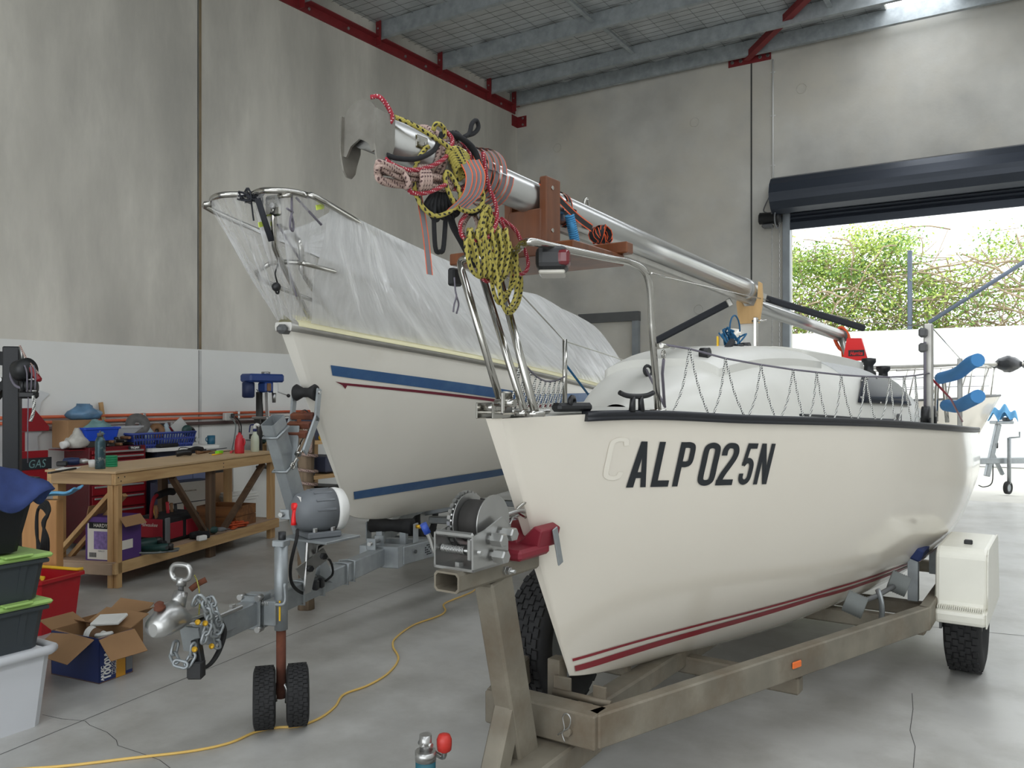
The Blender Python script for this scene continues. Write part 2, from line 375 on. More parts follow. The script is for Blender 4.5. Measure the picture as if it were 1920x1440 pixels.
# ceiling: foil blanket on wire mesh over purlins, with two translucent strips
SK = [(-1.75, -.85), (2.2, 3.6)]
mb = MB(); edges = [WX]
for a, b in SK: edges += [a, b]
edges.append(RX)
rnd = random.Random(5)
for k in range(0, len(edges), 2):
    x0, x1 = edges[k], edges[k+1]; nx = max(2, int((x1-x0)*6)); ns = 110
    def f(u, v, x0=x0, x1=x1):
        x = x0+(x1-x0)*u; s = RS+(WS-RS)*v
        bul = abs(math.sin(s*PI/1.45))*.0+.02*math.sin(x*9+1.5*math.sin(s*2.1))*math.cos(s*5.2+x*2)+.012*math.sin(x*23+s*3)
        return Vector((x, s, zc(s)-.01+bul))
    mb.grid(f, nx, ns)
ceil = room('ceiling', mb, 'insulation', label='silver foil roof blanket held up by wire mesh')
for a, b in SK:
    mb = MB(); mb.grid(lambda u, v: Vector((a+(b-a)*u, RS+(WS-RS)*v, zc(RS+(WS-RS)*v)+.03)), 1, 4)
    room('skylight_sheet', mb, 'skylight_sheet', ceil)
mb = MB()                                          # the wire mesh under the blanket
x = WX+.1
while x < -1.8:
    mb.tube([(x, 3, zc(3)-.035), (x, WS, zc(WS)-.035)], .0025, 4); x += .30
s = 4.0
while s < WS:
    mb.tube([(WX, s, zc(s)-.035), (-1.8, s, zc(s)-.035)], .0025, 4); s += .15
room('wire_mesh', mb, 'wire', ceil)['kind'] = 'stuff'
roofb = room('roof_sheet', MB().box(((WX+RX)/2, (RS+WS)/2, 7.55), (RX-WX+.4, WS-RS+.6, .02)), 'galv_purlin', ceil)
PUR = [12.97, 12.14, 10.72, 9.24, 7.75, 6.28, 4.8, 3.3, 1.8, .3, -1.2, -2.7]
for i, s in enumerate(PUR):
    z0 = zl(s)+.11; h = .23; d = .065
    mb = MB(); xc = (WX+RX)/2; w = RX-WX-.04
    mb.box((xc, s, z0+h/2), (w, .012, h)); mb.box((xc, s+d/2, z0+.006), (w, d, .012)); mb.box((xc, s+d/2, z0+h-.006), (w, d, .012))
    mb.box((xc, s+d-.005, z0+.02), (w, .01, .03))
    pu = room('purlin', mb, 'galv_purlin', ceil)
    c = MB(); c.box((WX+.09, s-.03, z0+.07), (.09, .012, .38)); room('cleat', c, 'red_steel', pu)
    c = MB()
    for dz in (0, .1): c.hexbolt((WX+.09, s-.038, z0+.02+dz), (0, -1, 0), .014, .012)
    room('bolt', c, 'bolt_steel', pu)
for xb in (-5.3, -2.35, .8):
    for s0, s1 in zip(PUR[:7], PUR[1:7]):
        if s0-s1 < 1: continue
        mb = MB(); mb.box((xb, (s0+s1)/2, zl(s0)+.21), (.06, s0-s1-.03, .012)); mb.box((xb-.03, (s0+s1)/2, zl(s0)+.25), (.012, s0-s1-.03, .09)); room('bridging', mb, 'galv_purlin', ceil)
# red ledger angle along the left wall
mb = MB(); s0, s1 = RS, WS-.1
mb.bar((WX+.012, s0, zl(s0)+.06), (WX+.012, s1, zl(s1)+.06), .016, .13); mb.bar((WX+.06, s0, zl(s0)+.12), (WX+.06, s1, zl(s1)+.12), .12, .014)
led = room('trim_1', mb, 'red_steel', label='dark red steel angle bolted along the left wall under the roof')
for s in [12.6, 11.5, 10.4, 9.9, 8.65, 7.9, 7.3, 6.2, 5.0]:
    room('bolt', MB().hexbolt((WX+.02, s, zl(s)+.06), (1, 0, 0), .022, .02), 'bolt_steel', led)
# corner bracket
p = ROOM.px(962, 232, s=WS)
mb = MB(); mb.box((WX+.1, WS-.006, p.z), (.2, .012, .2)); mb.box((WX+.006, WS-.1, p.z), (.012, .2, .2))
br = room('trim_2', mb, 'red_steel', label='small red corner bracket bolted where the two concrete walls meet')
for dz in (-.06, .06):
    room('bolt', MB().hexbolt((WX+.13, WS-.012, p.z+dz), (0, -1, 0), .022, .015), 'bolt_steel', br)
# red roof brace and its bracket on the back wall
pa, pb = ROOM.px(1366, 117, s=WS), ROOM.px(1446, 105, s=WS)
mb = MB(); mb.box(((pa.x+pb.x)/2, WS-.008, pa.z-.02), (pb.x-pa.x, .016, .15)); mb.box(((pa.x+pb.x)/2, WS-.07, pa.z+.05), (pb.x-pa.x, .14, .014))
br = room('trim_3', mb, 'red_steel', label='red bracket bolted to the wall at the foot of the roof brace')
for t in (.1, .3, .75, .93):
    room('bolt', MB().hexbolt((pa.x+(pb.x-pa.x)*t, WS-.016, pa.z-.03), (0, -1, 0), .03, .02), 'bolt_steel', br)
q0 = ROOM.px(1400, 108, s=WS-.08); q1 = ROOM.px(1512, -10, z=q0.z+.12)
q2 = q1+(q1-q0)*1.2; q2.z = q1.z+.05
mb = MB(); mb.bar(q0, q2, .10, .10)
room('trim_4', mb, 'red_steel', label='red square steel brace running out under the roof from the wall')
# roller door
zd = ROOM.px(1480, 426, s=WS).z; dr = .27; zdr = ROOM.px(1462, 368, s=WS-.3).z; xs0 = DX0-.16
droot = bpy.data.objects.new('door_1', None); COL.objects.link(droot); droot.rotation_euler = (0, 0, -ROOM.az); tag(droot, 'dark grey roller door, rolled most of the way up', kind='structure')
mb = MB(); prof = []
n = 26
rings = []
for k in range(n):
    a = 2*PI*k/n; r = dr*(1+.035*(k % 2)); prof.append((r*math.cos(a), r*math.sin(a)))
A = mb.ring([(xs0, WS-.33+y, zdr+z) for y, z in prof]); B = mb.ring([(DX1+.1, WS-.33+y, zdr+z) for y, z in prof])
fs = mb.skin([A, B])
for f in fs: f.smooth = False
room('door_roll', mb, 'roller_door', droot)
mb = MB(); z = zdr-.02; pts = []
k = 0
while z > zd: pts.append((WS-.08+(.012 if k % 2 else -.012), z)); z -= .028; k += 1
A = mb.ring([(DX0-.05, y, z) for y, z in pts]); B = mb.ring([(DX1+.05, y, z) for y, z in pts]); mb.skin([A, B], closed=False)
for f in mb.bm.faces: f.smooth = False
mb.box(((DX0+DX1)/2, WS-.08, zd-.005), (DX1-DX0, .04, .11))
room('door_curtain', mb, 'roller_door', droot)
mb = MB(); mb.box((DX0-.02, WS-.07, (zd+.5)/2+.02), (.11, .10, zd+.3), bev=.004); room('door_track', mb, 'track_grey', droot)
mb = MB(); mb.box((DX1+.02, WS-.07, (zd+.5)/2+.02), (.11, .10, zd+.3), bev=.004); room('door_track', mb, 'track_grey', droot)
mb = MB(); mb.box((xs0-.01, WS-.2, zdr-.02), (.016, .4, .5)); room('end_bracket', mb, 'frame_dark', droot)
# chain-hoist motor, chain, switch box and conduit beside the door
pmot = ROOM.px(1443, 410, s=WS-.25)
mt = thing('door_motor', 'black roller door motor hanging beside the rolled-up door', 'motor', ROOM)
mb = MB(); mb.lathe([(.05, -.16), (.09, -.14), (.09, .08), (.11, .09), (.11, .16), (.06, .18)], (pmot.x, WS-.28, pmot.z), (1, .3, 0), 18); mb.build('motor_body', 'black_plastic', mt)
mb = MB(); mb.torus((pmot.x+.12, WS-.3, pmot.z-.03), .13, .012, (1, 0, 0), 20, 6); mb.box((pmot.x+.12, WS-.16, pmot.z+.02), (.04, .3, .08)); mb.build('chain_wheel', 'grey_plastic', mt)
mb = MB(); mb.box((pmot.x-.02, WS-.28, pmot.z-.12), (.16, .14, .06), bev=.02); mb.build('gear_cover', 'frame_dark', mt)
for dx in (.05, .16):
    mb = MB(); z = pmot.z-.1
    while z > 1.0: mb.torus((pmot.x+dx, WS-.3, z), .011, .0035, (1, 0, 0) if int(z*40) % 2 else (0, 1, 0), 6, 4, 1.5); z -= .03
    mb.build('hand_chain', 'bolt_steel', mt)
pc0, pc1 = ROOM.px(1448, 112, s=WS-.02), ROOM.px(1449, 345, s=WS-.02)
ct = thing('wall_conduit', 'white conduit running down the wall to a switch box by the roller door', 'conduit', ROOM)
mb = MB(); mb.cyl((pc1.x, WS-.016, pc1.z), (pc1.x, WS-.016, pc0.z), .014, n=10); mb.build('pipe', 'white_plastic', ct)
mb = MB(); mb.box((pc1.x-.01, WS-.04, pc1.z-.08), (.10, .08, .17), bev=.008); mb.build('switch_box', 'white_plastic', ct)
for t in (.15, .55, .9): MB().box((pc1.x, WS-.01, pc1.z+(pc0.z-pc1.z)*t), (.07, .02, .02)).build('saddle', 'white_plastic', ct)
mb = MB(); mb.tube([(pc1.x-.03, WS-.05, pc1.z-.16), (pc1.x-.12, WS-.1, pc1.z-.4), (pmot.x-.05, WS-.2, pmot.z+.1)], .009, 6, sm=5); mb.tube([(pc1.x+.02, WS-.05, pc1.z-.16), (pc1.x+.06, WS-.1, pc1.z-.4), (pmot.x+.07, WS-.2, pmot.z+.1)], .009, 6, sm=5); mb.build('flex_cable', 'grey_plastic', ct)
# dark steel door frame standing against the back wall
p0, p1 = ROOM.px(1085, 596, s=WS-.1), ROOM.px(1197, 592, s=WS-.1)
dt = bpy.data.objects.new('door_2', None); COL.objects.link(dt); dt.rotation_euler = (0, 0, -ROOM.az); tag(dt, 'dark steel door frame in the back wall beyond the boats', kind='structure')
mb = MB(); mb.box(((p0.x+p1.x)/2, WS-.06, p1.z), (p1.x-p0.x, .12, .16)); room('head', mb, 'frame_dark', dt)
mb = MB(); mb.box((p1.x-.06, WS-.06, p1.z/2), (.11, .1, p1.z)); room('jamb', mb, 'track_grey', dt)
mb = MB(); mb.box((p0.x+.06, WS-.06, p1.z/2), (.11, .1, p1.z)); room('jamb', mb, 'frame_dark', dt)
mb = MB(); mb.box(((p0.x+p1.x)/2, WS-.01, p1.z/2), (p1.x-p0.x-.1, .03, p1.z)); room('door_leaf', mb, 'concrete_back', dt)
# conduits along the left wall
def left_pipe(name, label, ys, px0, px1, r, mat, off, cat='conduit'):
    zz = ROOM.px(ys[0], ys[1], x=WX+off).z
    s0 = ROOM.px(px0, 780, x=WX+off).y; s1 = ROOM.px(px1, 780, x=WX+off).y
    t = thing(name, label, cat, ROOM)
    MB().cyl((WX+off, s0, zz), (WX+off, s1, zz), r, n=12).build('pipe', mat, t)
    s = s0+.4
    while s < s1: MB().box((WX+.004+(off+r)/2, s, zz), (off+r, .03, r*2.5), bev=.004).build('saddle', 'bolt_steel', t); s += 1.25
    return zz
left_pipe('orange_conduit', 'upper of two orange conduits along the white wall', (300, 777), -40, 610, .015, 'orange_conduit', .04)
left_pipe('orange_conduit', 'lower of two orange conduits along the white wall', (300, 786), -40, 610, .015, 'orange_conduit', .04)
left_pipe('brown_pipe', 'thin dark brown pipe on the white wall under the orange conduits', (400, 793), 30, 480, .02, 'brown_pipe', .04, 'pipe')

# ================================================================ outside
og = MB().box((0, WS+14.25, -.115), (40, 28, .2)).build('yard_ground', 'out_concrete'); og.rotation_euler = (0, 0, -ROOM.az); tag(og, 'pale concrete yard outside the roller door', kind='structure')
FS = 20.0
zf = ROOM.px(1700, 618, s=FS).z
fw = MB().box((2, FS+.1, zf/2), (26, .2, zf)).build('boundary_wall', 'fence_white'); fw.rotation_euler = (0, 0, -ROOM.az); tag(fw, 'long white painted boundary wall across the yard', kind='structure')
def shrub(x0, x1, s0, s1, ztop, label, seed, nl, nt, dens):
    rnd = random.Random(seed); t = thing('hedge_shrub', label, 'shrub', ROOM, group=None)
    mb = MB(); mid = []
    def top(x): return ztop(x)+.35*math.sin(x*2.3+seed)+.2*math.sin(x*6.1+seed*2)
    for k in range(nt):
        x = rnd.uniform(x0, x1); s = rnd.uniform(s0, s1); z = rnd.uniform(.2, top(x)*.95); P = [Vector((x, s, z))]; d = Vector((rnd.uniform(-1, 1), rnd.uniform(-.3, .3), rnd.uniform(-.5, .9))).normalized()
        for j in range(5):
            d = (d+Vector((rnd.uniform(-.5, .5), rnd.uniform(-.3, .3), rnd.uniform(-.5, .4)))).normalized(); q = P[-1]+d*rnd.uniform(.2, .5); q.y = min(max(q.y, s0-.1), s1+.2); q.z = max(q.z, .1); q.z = min(q.z, top(x)*1.02); P.append(q)
        r = rnd.choice((.007, .009, .012, .02)); mb.tube(P, r, 4, sm=2)
    mb.build('branch', 'twig', t)['kind'] = 'stuff'
    for mat, frac in (('leaf', .65), ('leaf_dark', .35)):
        mb = MB()
        cl = [(rnd.uniform(x0, x1), rnd.uniform(s0-.1, s1), rnd.random()) for _ in range(int(nl*frac/26))]
        for cx, cs, u in cl:
            tz = top(cx); cz = tz*(1-.55*u**1.8) if rnd.random() < dens else rnd.uniform(zf-.3, tz)
            R = rnd.uniform(.12, .32)
            for j in range(26):
                p = Vector((cx+rnd.gauss(0, R), cs+rnd.gauss(0, R*.6), cz+rnd.gauss(0, R*.7)))
                a = Vector((rnd.uniform(-1, 1), rnd.uniform(-1, 1), rnd.uniform(-1, .4))).normalized(); b = a.orthogonal().normalized(); L = rnd.uniform(.05, .10); w = L*.35
                vs = [mb.bm.verts.new(q) for q in (p, p+a*L*.5+b*w, p+a*L, p+a*L*.5-b*w)]
                mb.bm.faces.new(vs)
        mb.build('foliage', mat, t)['kind'] = 'stuff'
zt = lambda x: 4.75+.35*math.cos((x+3.6)*1.3)
shrub(-6.6, -3.5, FS+.5, FS+1.8, zt, 'bright green creeper hedge behind the white wall, beside the door frame', 1, 15000, 300, .75)
shrub(-3.6, -1.7, FS+.5, FS+1.8, zt, 'tangled leafy creeper behind the white wall, around the dark fence post', 2, 9000, 220, .7)
shrub(-1.8, 1.4, FS+.5, FS+1.8, zt, 'bare twiggy creeper behind the white wall under the sloping pole', 3, 5500, 330, .5)
p = ROOM.px(1706, 470, s=FS+.25)
lone('fence_post', MB().cyl((p.x, FS+.25, 0), (p.x, FS+.25, p.z), .05, n=10), 'post_blue', ROOM, 'upright dark blue fence post in front of the creeper', 'post')
p, q = ROOM.px(1765, 590, s=FS+.2), ROOM.px(1930, 485, s=FS+.2)
lone('sloping_pole', MB().cyl(p+(p-q)*.15, q+(q-p)*.3, .045, n=10), 'post_blue', ROOM, 'thin dark pole sloping up across the creeper', 'pole')
# ================================================================ boats
import numpy as np
def hermite(xs, ys, x):
    xs = np.array(xs, float); ys = np.array(ys, float); x = np.asarray(x, float)
    m = np.gradient(ys, xs); i = np.clip(np.searchsorted(xs, x)-1, 0, len(xs)-2); h = xs[i+1]-xs[i]; t = (x-xs[i])/h
    return (2*t**3-3*t**2+1)*ys[i]+(t**3-2*t**2+t)*h*m[i]+(-2*t**3+3*t**2)*ys[i+1]+(t**3-t**2)*h*m[i+1]
class Surf:
    """parametric surface in a frame: f(u, v) -> arrays x, s, z ; hit() finds where a sight line meets it"""
    def __init__(self, fr, f, u0, u1, v0, v1, nu=240, nv=120):
        self.fr, self.f = fr, f; u = np.linspace(u0, u1, nu); v = np.linspace(v0, v1, nv); self.U, self.V = np.meshgrid(u, v, indexing='ij'); self.px, self.py = self.proj(self.U, self.V)
        self.lim = (u0, u1, v0, v1); self.du = (u1-u0)/nu; self.dv = (v1-v0)/nv
    def proj(self, u, v):
        x, s, z = self.f(u, v); fr = self.fr
        X = s*fr.a.x+(x+fr.tc)*fr.b.x; Y = s*fr.a.y+(x+fr.tc)*fr.b.y
        return 960+FPX*X/Y, HORIZON-FPX*(z-EYE)/Y
    def at(self, u, v):
        x, s, z = self.f(np.array([u]), np.array([v])); return Vector((float(x[0]), float(s[0]), float(z[0])))
    def normal(self, u, v):
        e = 1e-3; n = (self.at(u+e, v)-self.at(u-e, v)).cross(self.at(u, min(v+e, .9999))-self.at(u, v-e)); n.normalize()
        return n if n.x > 0 else -n
    def hit(self, px, py):
        d = (self.px-px)**2+(self.py-py)**2; i = np.unravel_index(np.argmin(d), d.shape); u, v = self.U[i], self.V[i]
        for _ in range(6):
            p0 = self.proj(np.array([u, u+self.du*.3, u]), np.array([v, v, v+self.dv*.3])); ex, ey = px-p0[0][0], py-p0[1][0]
            J = np.array([[p0[0][1]-p0[0][0], p0[0][2]-p0[0][0]], [p0[1][1]-p0[1][0], p0[1][2]-p0[1][0]]])/np.array([self.du*.3, self.dv*.3])
            try: q = np.linalg.solve(J, [ex, ey])
            except Exception: break
            u = float(np.clip(u+np.clip(q[0], -.1, .1), self.lim[0], self.lim[1])); v = float(np.clip(v+np.clip(q[1], -.05, .05), self.lim[2], self.lim[3]))
        return u, v
    def on(self, px, py, off=.003):
        u, v = self.hit(px, py); return self.at(u, v)+self.normal(u, v)*off
def hull_fn(U, W, Zs, Zk, Nn, Mm, stem, s0):
    def f(u, v):
        u = np.asarray(u, float); v = np.clip(np.asarray(v, float), 0, 1)
        zs, zk, w, n, m = (hermite(U, k, u) for k in (Zs, Zk, W, Nn, Mm))
        y = w*(1-(1-v)**n)**m*(1+.04*np.sin(PI*v)*np.clip(u/2, 0, 1))
        return y, s0+u+stem*(1-v)*np.exp(-u*1.2), zk+(zs-zk)*v
    return f
pm('gelcoat', (226, 219, 206), .16, var=.015, scale=2, coat=.5)
pm('gelcoat_far', (226, 222, 212), .32, var=.03, scale=2.5, col2=(214, 206, 190), thr=(.55, .9))
pm('deck_white', (216, 215, 208), .4, var=.03, scale=6)
pm('nonskid', (196, 197, 196), .75, var=.05, scale=40, bump=.3, bscale=300)
pm('rub_black', (26, 28, 34), .4, var=.05)
pm('decal_black', (28, 33, 38), .45, var=.02); pm('decal_ghost', (232, 226, 213), .3, var=.01)
pm('stripe_red', (140, 24, 40), .35, var=.04); pm('stripe_blue', (52, 88, 132), .4, var=.06, scale=12, col2=(70, 104, 142)); pm('stripe_maroon', (110, 36, 52), .4, var=.06)
pm('stainless', (180, 178, 172), .16, metal=1, var=.05); pm('alloy', (186, 186, 184), .3, metal=.95, var=.06, scale=3, stretch=(3, .3, 3)); pm('alloy_dull', (176, 174, 168), .38, metal=.7, var=.1, scale=12)
pm('plate_steel', (142, 139, 132), .42, metal=.75, var=.18, scale=18); wood_mat('varnish_wood', (84, 46, 26), (122, 72, 42), 'Z', 10, .3); wood_mat('ply', (190, 150, 98), (214, 178, 124), 'Z', 8, .6)
pm('smoke_acrylic', (44, 47, 54), .3, spec=.04, var=.02)
pm('red_lens', (96, 14, 24), .12, spec=.7); pm('clear_lens', (190, 186, 176), .15)
pm('signal_red', (232, 30, 32), .4, var=.03); pm('noodle_blue', (72, 140, 200), .7, var=.06); pm('sign_yellow', (238, 190, 30), .5, var=.02)
pm('cloth_dark', (34, 36, 42), .8, var=.15); pm('line_blue', (30, 92, 132), .8); pm('line_grey', (110, 106, 116), .85)
pm('tape_cream', (226, 220, 182), .7, var=.04)
film_mat('film', .74); film_mat('film_thin', .24, .5, 16)
rope_mat('net_cord', (222, 222, 216), (52, 52, 54), 45, .1)
NBU = [0, .5, 1, 1.5, 2, 2.5, 3, 3.5, 4, 4.5, 5]
NBW = [.03, .25, .46, .64, .782, .879, .954, .984, .975, .957, .901]
NBZS = [1.425, 1.437, 1.414, 1.395, 1.375, 1.35, 1.324, 1.3, 1.28, 1.262, 1.245]
NBS0 = 2.134
nbf = hull_fn(NBU, NBW, NBZS, [.483, .42, .355, .294, .255, .258, .269, .287, .334, .386, .436], [1.0, 1.341, 1.688, 2.049, 2.4, 2.696, 2.901, 2.953, 2.885, 2.769, 2.652], [.958, .865, .772, .678, .586, .509, .457, .451, .49, .535, .586], .475, NBS0)
FBU = [0, .5, 1, 1.5, 2, 3, 4, 5, 5.75]
FBW = [.03, .22, .42, .6, .751, .98, 1.08, 1.07, 1.0]
FBZS = [1.83, 1.785, 1.74, 1.695, 1.65, 1.56, 1.5, 1.46, 1.44]
FBS0 = 3.553
fbf = hull_fn(FBU, FBW, FBZS, [.826, .776, .733, .709, .681, .684, .709, .739, .774], [1.019, 1.331, 1.642, 1.951, 2.25, 2.526, 2.762, 2.971, 3.183], [.93, .851, .771, .694, .625, .577, .548, .524, .505], .675, FBS0)
NS = Surf(NB, nbf, 0, 5, .0, .999); FS_ = Surf(FB, fbf, 0, 5.75, .0, .999)
def hull_mesh(f, umax, nu, nv):
    mb = MB(); us = np.linspace(0, 1, nu)**1.25*umax; vs = np.linspace(0, 1, nv)**1.7
    rings = []
    for u in us:
        x, s, z = f(np.full(nv, u), vs)
        R = [(float(x[k]), float(s[k]), float(z[k])) for k in range(nv)]
        rings.append(mb.ring([(-a, b, c) for a, b, c in R[::-1]]+R[1:] if R[0][0] < 1e-6 else [(-a, b, c) for a, b, c in R[::-1]]+R))
    mb.skin(rings, closed=False)
    mb.bm.faces.new(rings[-1])
    mb.bm.faces.new(rings[0][::-1])
    return mb
def deck_mesh(f, umax, drop=.004, camber=.04, nu=40, nx=10):
    mb = MB(); rings = []
    for i in range(nu+1):
        x, s, z = (float(q[0]) for q in f(np.array([umax*i/nu]), np.array([1.0])))
        x = max(.01, x-.006); rings.append(mb.ring([(x*(2*k/nx-1), s, z-drop+camber*(1-(2*k/nx-1)**2)*min(1, i/8)) for k in range(nx+1)]))
    mb.skin(rings, closed=False); return mb
def edge(f, u, inset=0.0, dz=0.0, side=1):
    x, s, z = (float(q[0]) for q in f(np.array([u]), np.array([1.0]))); return Vector((side*(x-inset), s, z+dz))
def edge_px(S, px, py=None, inset=.05, umax=5):
    """the point above the deck edge seen at pixel column px (and, with py, its height)"""
    lo, hi = 0.02, umax*.86
    def col(u):
        e = edge(S.f, u, inset); w = S.fr.w(*e); return 960+FPX*w.x/w.y
    for _ in range(40):
        mid = (lo+hi)/2
        if col(mid) < px: lo = mid
        else: hi = mid
    e = edge(S.f, lo, inset); w = S.fr.w(*e)
    if py is not None: e.z = EYE-(py-HORIZON)*w.y/FPX
    return e
def strip(S, pts_lo, pts_hi, off=.003, n=60):
    """band on a surface between two pixel polylines"""
    def samp(P):
        L = [0.0]
        for a, b in zip(P, P[1:]): L.append(L[-1]+math.hypot(b[0]-a[0], b[1]-a[1]))
        out = []
        for k in range(n+1):
            t = L[-1]*k/n; i = max(j for j in range(len(L)-1) if L[j] <= t+1e-9); q = (t-L[i])/(L[i+1]-L[i]); out.append((P[i][0]+(P[i+1][0]-P[i][0])*q, P[i][1]+(P[i+1][1]-P[i][1])*q))
        return out
    mb = MB(); A, B = samp(pts_lo), samp(pts_hi)
    rings = [mb.ring([S.on(*a, off), S.on(*b, off)]) for a, b in zip(A, B)]
    mb.skin(rings, closed=False); return mb
def uvstrip(S, ua, ub, lo, hi, off=.003, n=80):
    """band on a hull between heights lo(u) and hi(u) (as v)"""
    mb = MB(); rings = []
    for k in range(n+1):
        u = ua+(ub-ua)*k/n; rings.append(mb.ring([S.at(u, v)+S.normal(u, v)*off for v in (lo(u), (lo(u)+hi(u))/2, hi(u))]))
    mb.skin(rings, closed=False); return mb

# ---------------------------------------------------------------- near boat
boat = thing('trailer_sailer', 'white sailing boat with black registration letters and red waterline stripes, on the dusty trailer', 'boat', NB)
hull = hull_mesh(nbf, 5, 60, 30).build('hull', 'gelcoat', boat)
deck_mesh(nbf, 5).build('deck', 'deck_white', boat)
for side in (1, -1):
    mb = MB(); rings = []
    for k in range(70):
        u = .30+(5-.30)*k/69; e = edge(nbf, u, 0, 0, side); d = (edge(nbf, min(5, u+.01), 0, 0, side)-edge(nbf, u-.01, 0, 0, side)).normalized(); n = Vector((d.y, -d.x, 0)).normalized()*side
        rings.append(mb.ring([e+n*a+Vector((0, 0, b)) for a, b in ((-.02, .010), (.010, .010), (.016, .004), (.016, -.007), (.011, -.010), (.016, -.014), (.014, -.024), (-.02, -.024))]))
    mb.skin(rings); mb.build('rub_rail', 'rub_black', boat)
# bow corner plate and roller
mb = MB(); mb.box((0, NBS0+.12, 1.445), (.12, .26, .012), bev=.004); mb.box((.03, NBS0-.0, 1.45), (.006, .10, .05), bev=.002); mb.box((-.03, NBS0-.0, 1.45), (.006, .10, .05), bev=.002); mb.cyl((-.035, NBS0-.02, 1.46), (.035, NBS0-.02, 1.46), .012, n=10); mb.build('stem_fitting', 'stainless', boat)
mb = MB(); e = edge(nbf, .28, .03, .012); mb.box(e+Vector((0, -.0, .012)), (.05, .15, .03), -.35, bev=.01); mb.torus(e+Vector((0, 0, .03)), .03, .009, (1, .3, 0), 14, 6, .5); mb.build('fairlead', 'black_plastic', boat)
# stripes at the waterline
P_hi = [(1072, 1234.5), (1240, 1188), (1400, 1146), (1562, 1101), (1640, 1079), (1700, 1061)]
P_hi2 = [(1073, 1239.5), (1240, 1192), (1400, 1149.5), (1562, 1104.5), (1640, 1082), (1700, 1063)]
P_lo = [(1076, 1248), (1240, 1200), (1400, 1154), (1530, 1117), (1600, 1096), (1660, 1077)]
P_lo2 = [(1078, 1258), (1240, 1210), (1400, 1162), (1530, 1123), (1600, 1101), (1660, 1081)]
def zline(S, pts):
    H = [S.at(*S.hit(*p)) for p in pts]; us = [S.hit(*p)[0] for p in pts]; return (np.polyfit(us, [h.z for h in H], 2), max(us)), min(us)
def zstripe(S, zk_, zs_, U_, lo, hi, ub, off=.003):
    cl, ua = zline(S, lo); ch, ua2 = zline(S, hi); ua = (ua+ua2)/2
    def vv(c): return lambda u: float(np.clip((np.polyval(c[0], min(u, c[1]))+.012*max(0, u-c[1])-hermite(U_, zk_, u))/(hermite(U_, zs_, u)-hermite(U_, zk_, u)), .002, .99))
    return uvstrip(S, ua, ub, vv(cl), vv(ch), off)
NBZK = [.483, .42, .355, .294, .255, .258, .269, .287, .334, .386, .436]
zstripe(NS, NBZK, NBZS, NBU, P_hi2[:4], P_hi[:4], 4.9).build('thin_stripe', 'stripe_red', boat)
zstripe(NS, NBZK, NBZS, NBU, P_lo2[:4], P_lo[:4], 4.9).build('wide_stripe', 'stripe_red', boat)
# registration letters
def stroke(pts, hw=.066, closed=False, sm=5):
    P = cr([(a, b, 0) for a, b in pts], sm, closed) if sm else [Vector((a, b, 0)) for a, b in pts]; Q = []
    n = len(P)
    for i in range(n):
        a = P[i-1] if (i or closed) else P[i]; b = P[(i+1) % n] if (i+1 < n or closed) else P[i]; t = (b-a).normalized(); m = Vector((-t.y, t.x, 0))*hw; Q.append((P[i]+m, P[i]-m))
    rng_ = range(n if closed else n-1)
    return [[(v.x, v.y) for v in (Q[i][0], Q[i][1], Q[(i+1) % n][1], Q[(i+1) % n][0])] for i in rng_]
GW = .40
def rectp(a, b, c, d): return [(a, b), (c, b), (c, d), (a, d)]
GL = {
 'A': [[(0, 0), (.145, 0), (.24, 1), (.125, 1)], [(.29, 0), (.40, 0), (.25, 1), (.16, 1)], rectp(.10, .20, .33, .33)],
 'L': [rectp(0, 0, .14, 1), rectp(.14, 0, .40, .14)],
 'P': [rectp(0, 0, .14, 1)]+stroke([(.13, .935), (.24, .935), (.325, .89), (.34, .72), (.325, .55), (.24, .5), (.13, .5)]),
 '0': stroke([(.2, .935), (.3, .9), (.335, .8), (.335, .5), (.335, .2), (.3, .1), (.2, .065), (.1, .1), (.066, .2), (.066, .5), (.066, .8), (.1, .9)], closed=True),
 '2': stroke([(.066, .7), (.07, .83), (.12, .92), (.2, .937), (.29, .91), (.335, .8), (.32, .66), (.24, .48), (.13, .27), (.075, .12)])+[rectp(0, 0, .40, .135)],
 '5': [rectp(.08, .87, .39, 1), [(.02, .46), (.14, .46), (.20, 1), (.08, 1)]]+stroke([(.06, .48), (.15, .57), (.25, .57), (.325, .48), (.335, .3), (.31, .13), (.21, .066), (.12, .09), (.072, .16), (.066, .27)]),
 'N': [rectp(0, 0, .12, 1), rectp(.28, 0, .40, 1), [(.0, 1), (.13, 1), (.40, 0), (.27, 0)]],
}
def letter(ch, x0, x1, name, mat):
    mb = MB()
    for poly in GL[ch]:
        P = []
        for (a, b), (c, d) in zip(poly, poly[1:]+poly[:1]):
            k = 3 if abs(a-c)+abs(b-d) > .3 else 1
            P += [(a+(c-a)*j/k, b+(d-b)*j/k) for j in range(k)]
        V = []
        for gx, gy in P:
            zx = x0+(x1-x0)*gx/GW+(72 if ch != 'A' else 70)*gy; yb = 1415-25*(zx-210)/1040; yt = 1069+18*(zx-330)/1000
            V.append(mb.bm.verts.new(NS.on(1120+zx/4, 560+(yb+(yt-yb)*gy)/4, .0035)))
        mb.bm.faces.new(V)
    mb.build(name, mat, boat)
for ch, x0, x1 in zip('ALP025N', (210, 393, 555, 735, 878, 1040, 1162), (358, 524, 672, 862, 1003, 1135, 1262)): letter(ch, x0, x1, 'registration_letter', 'decal_black')
mb = MB()
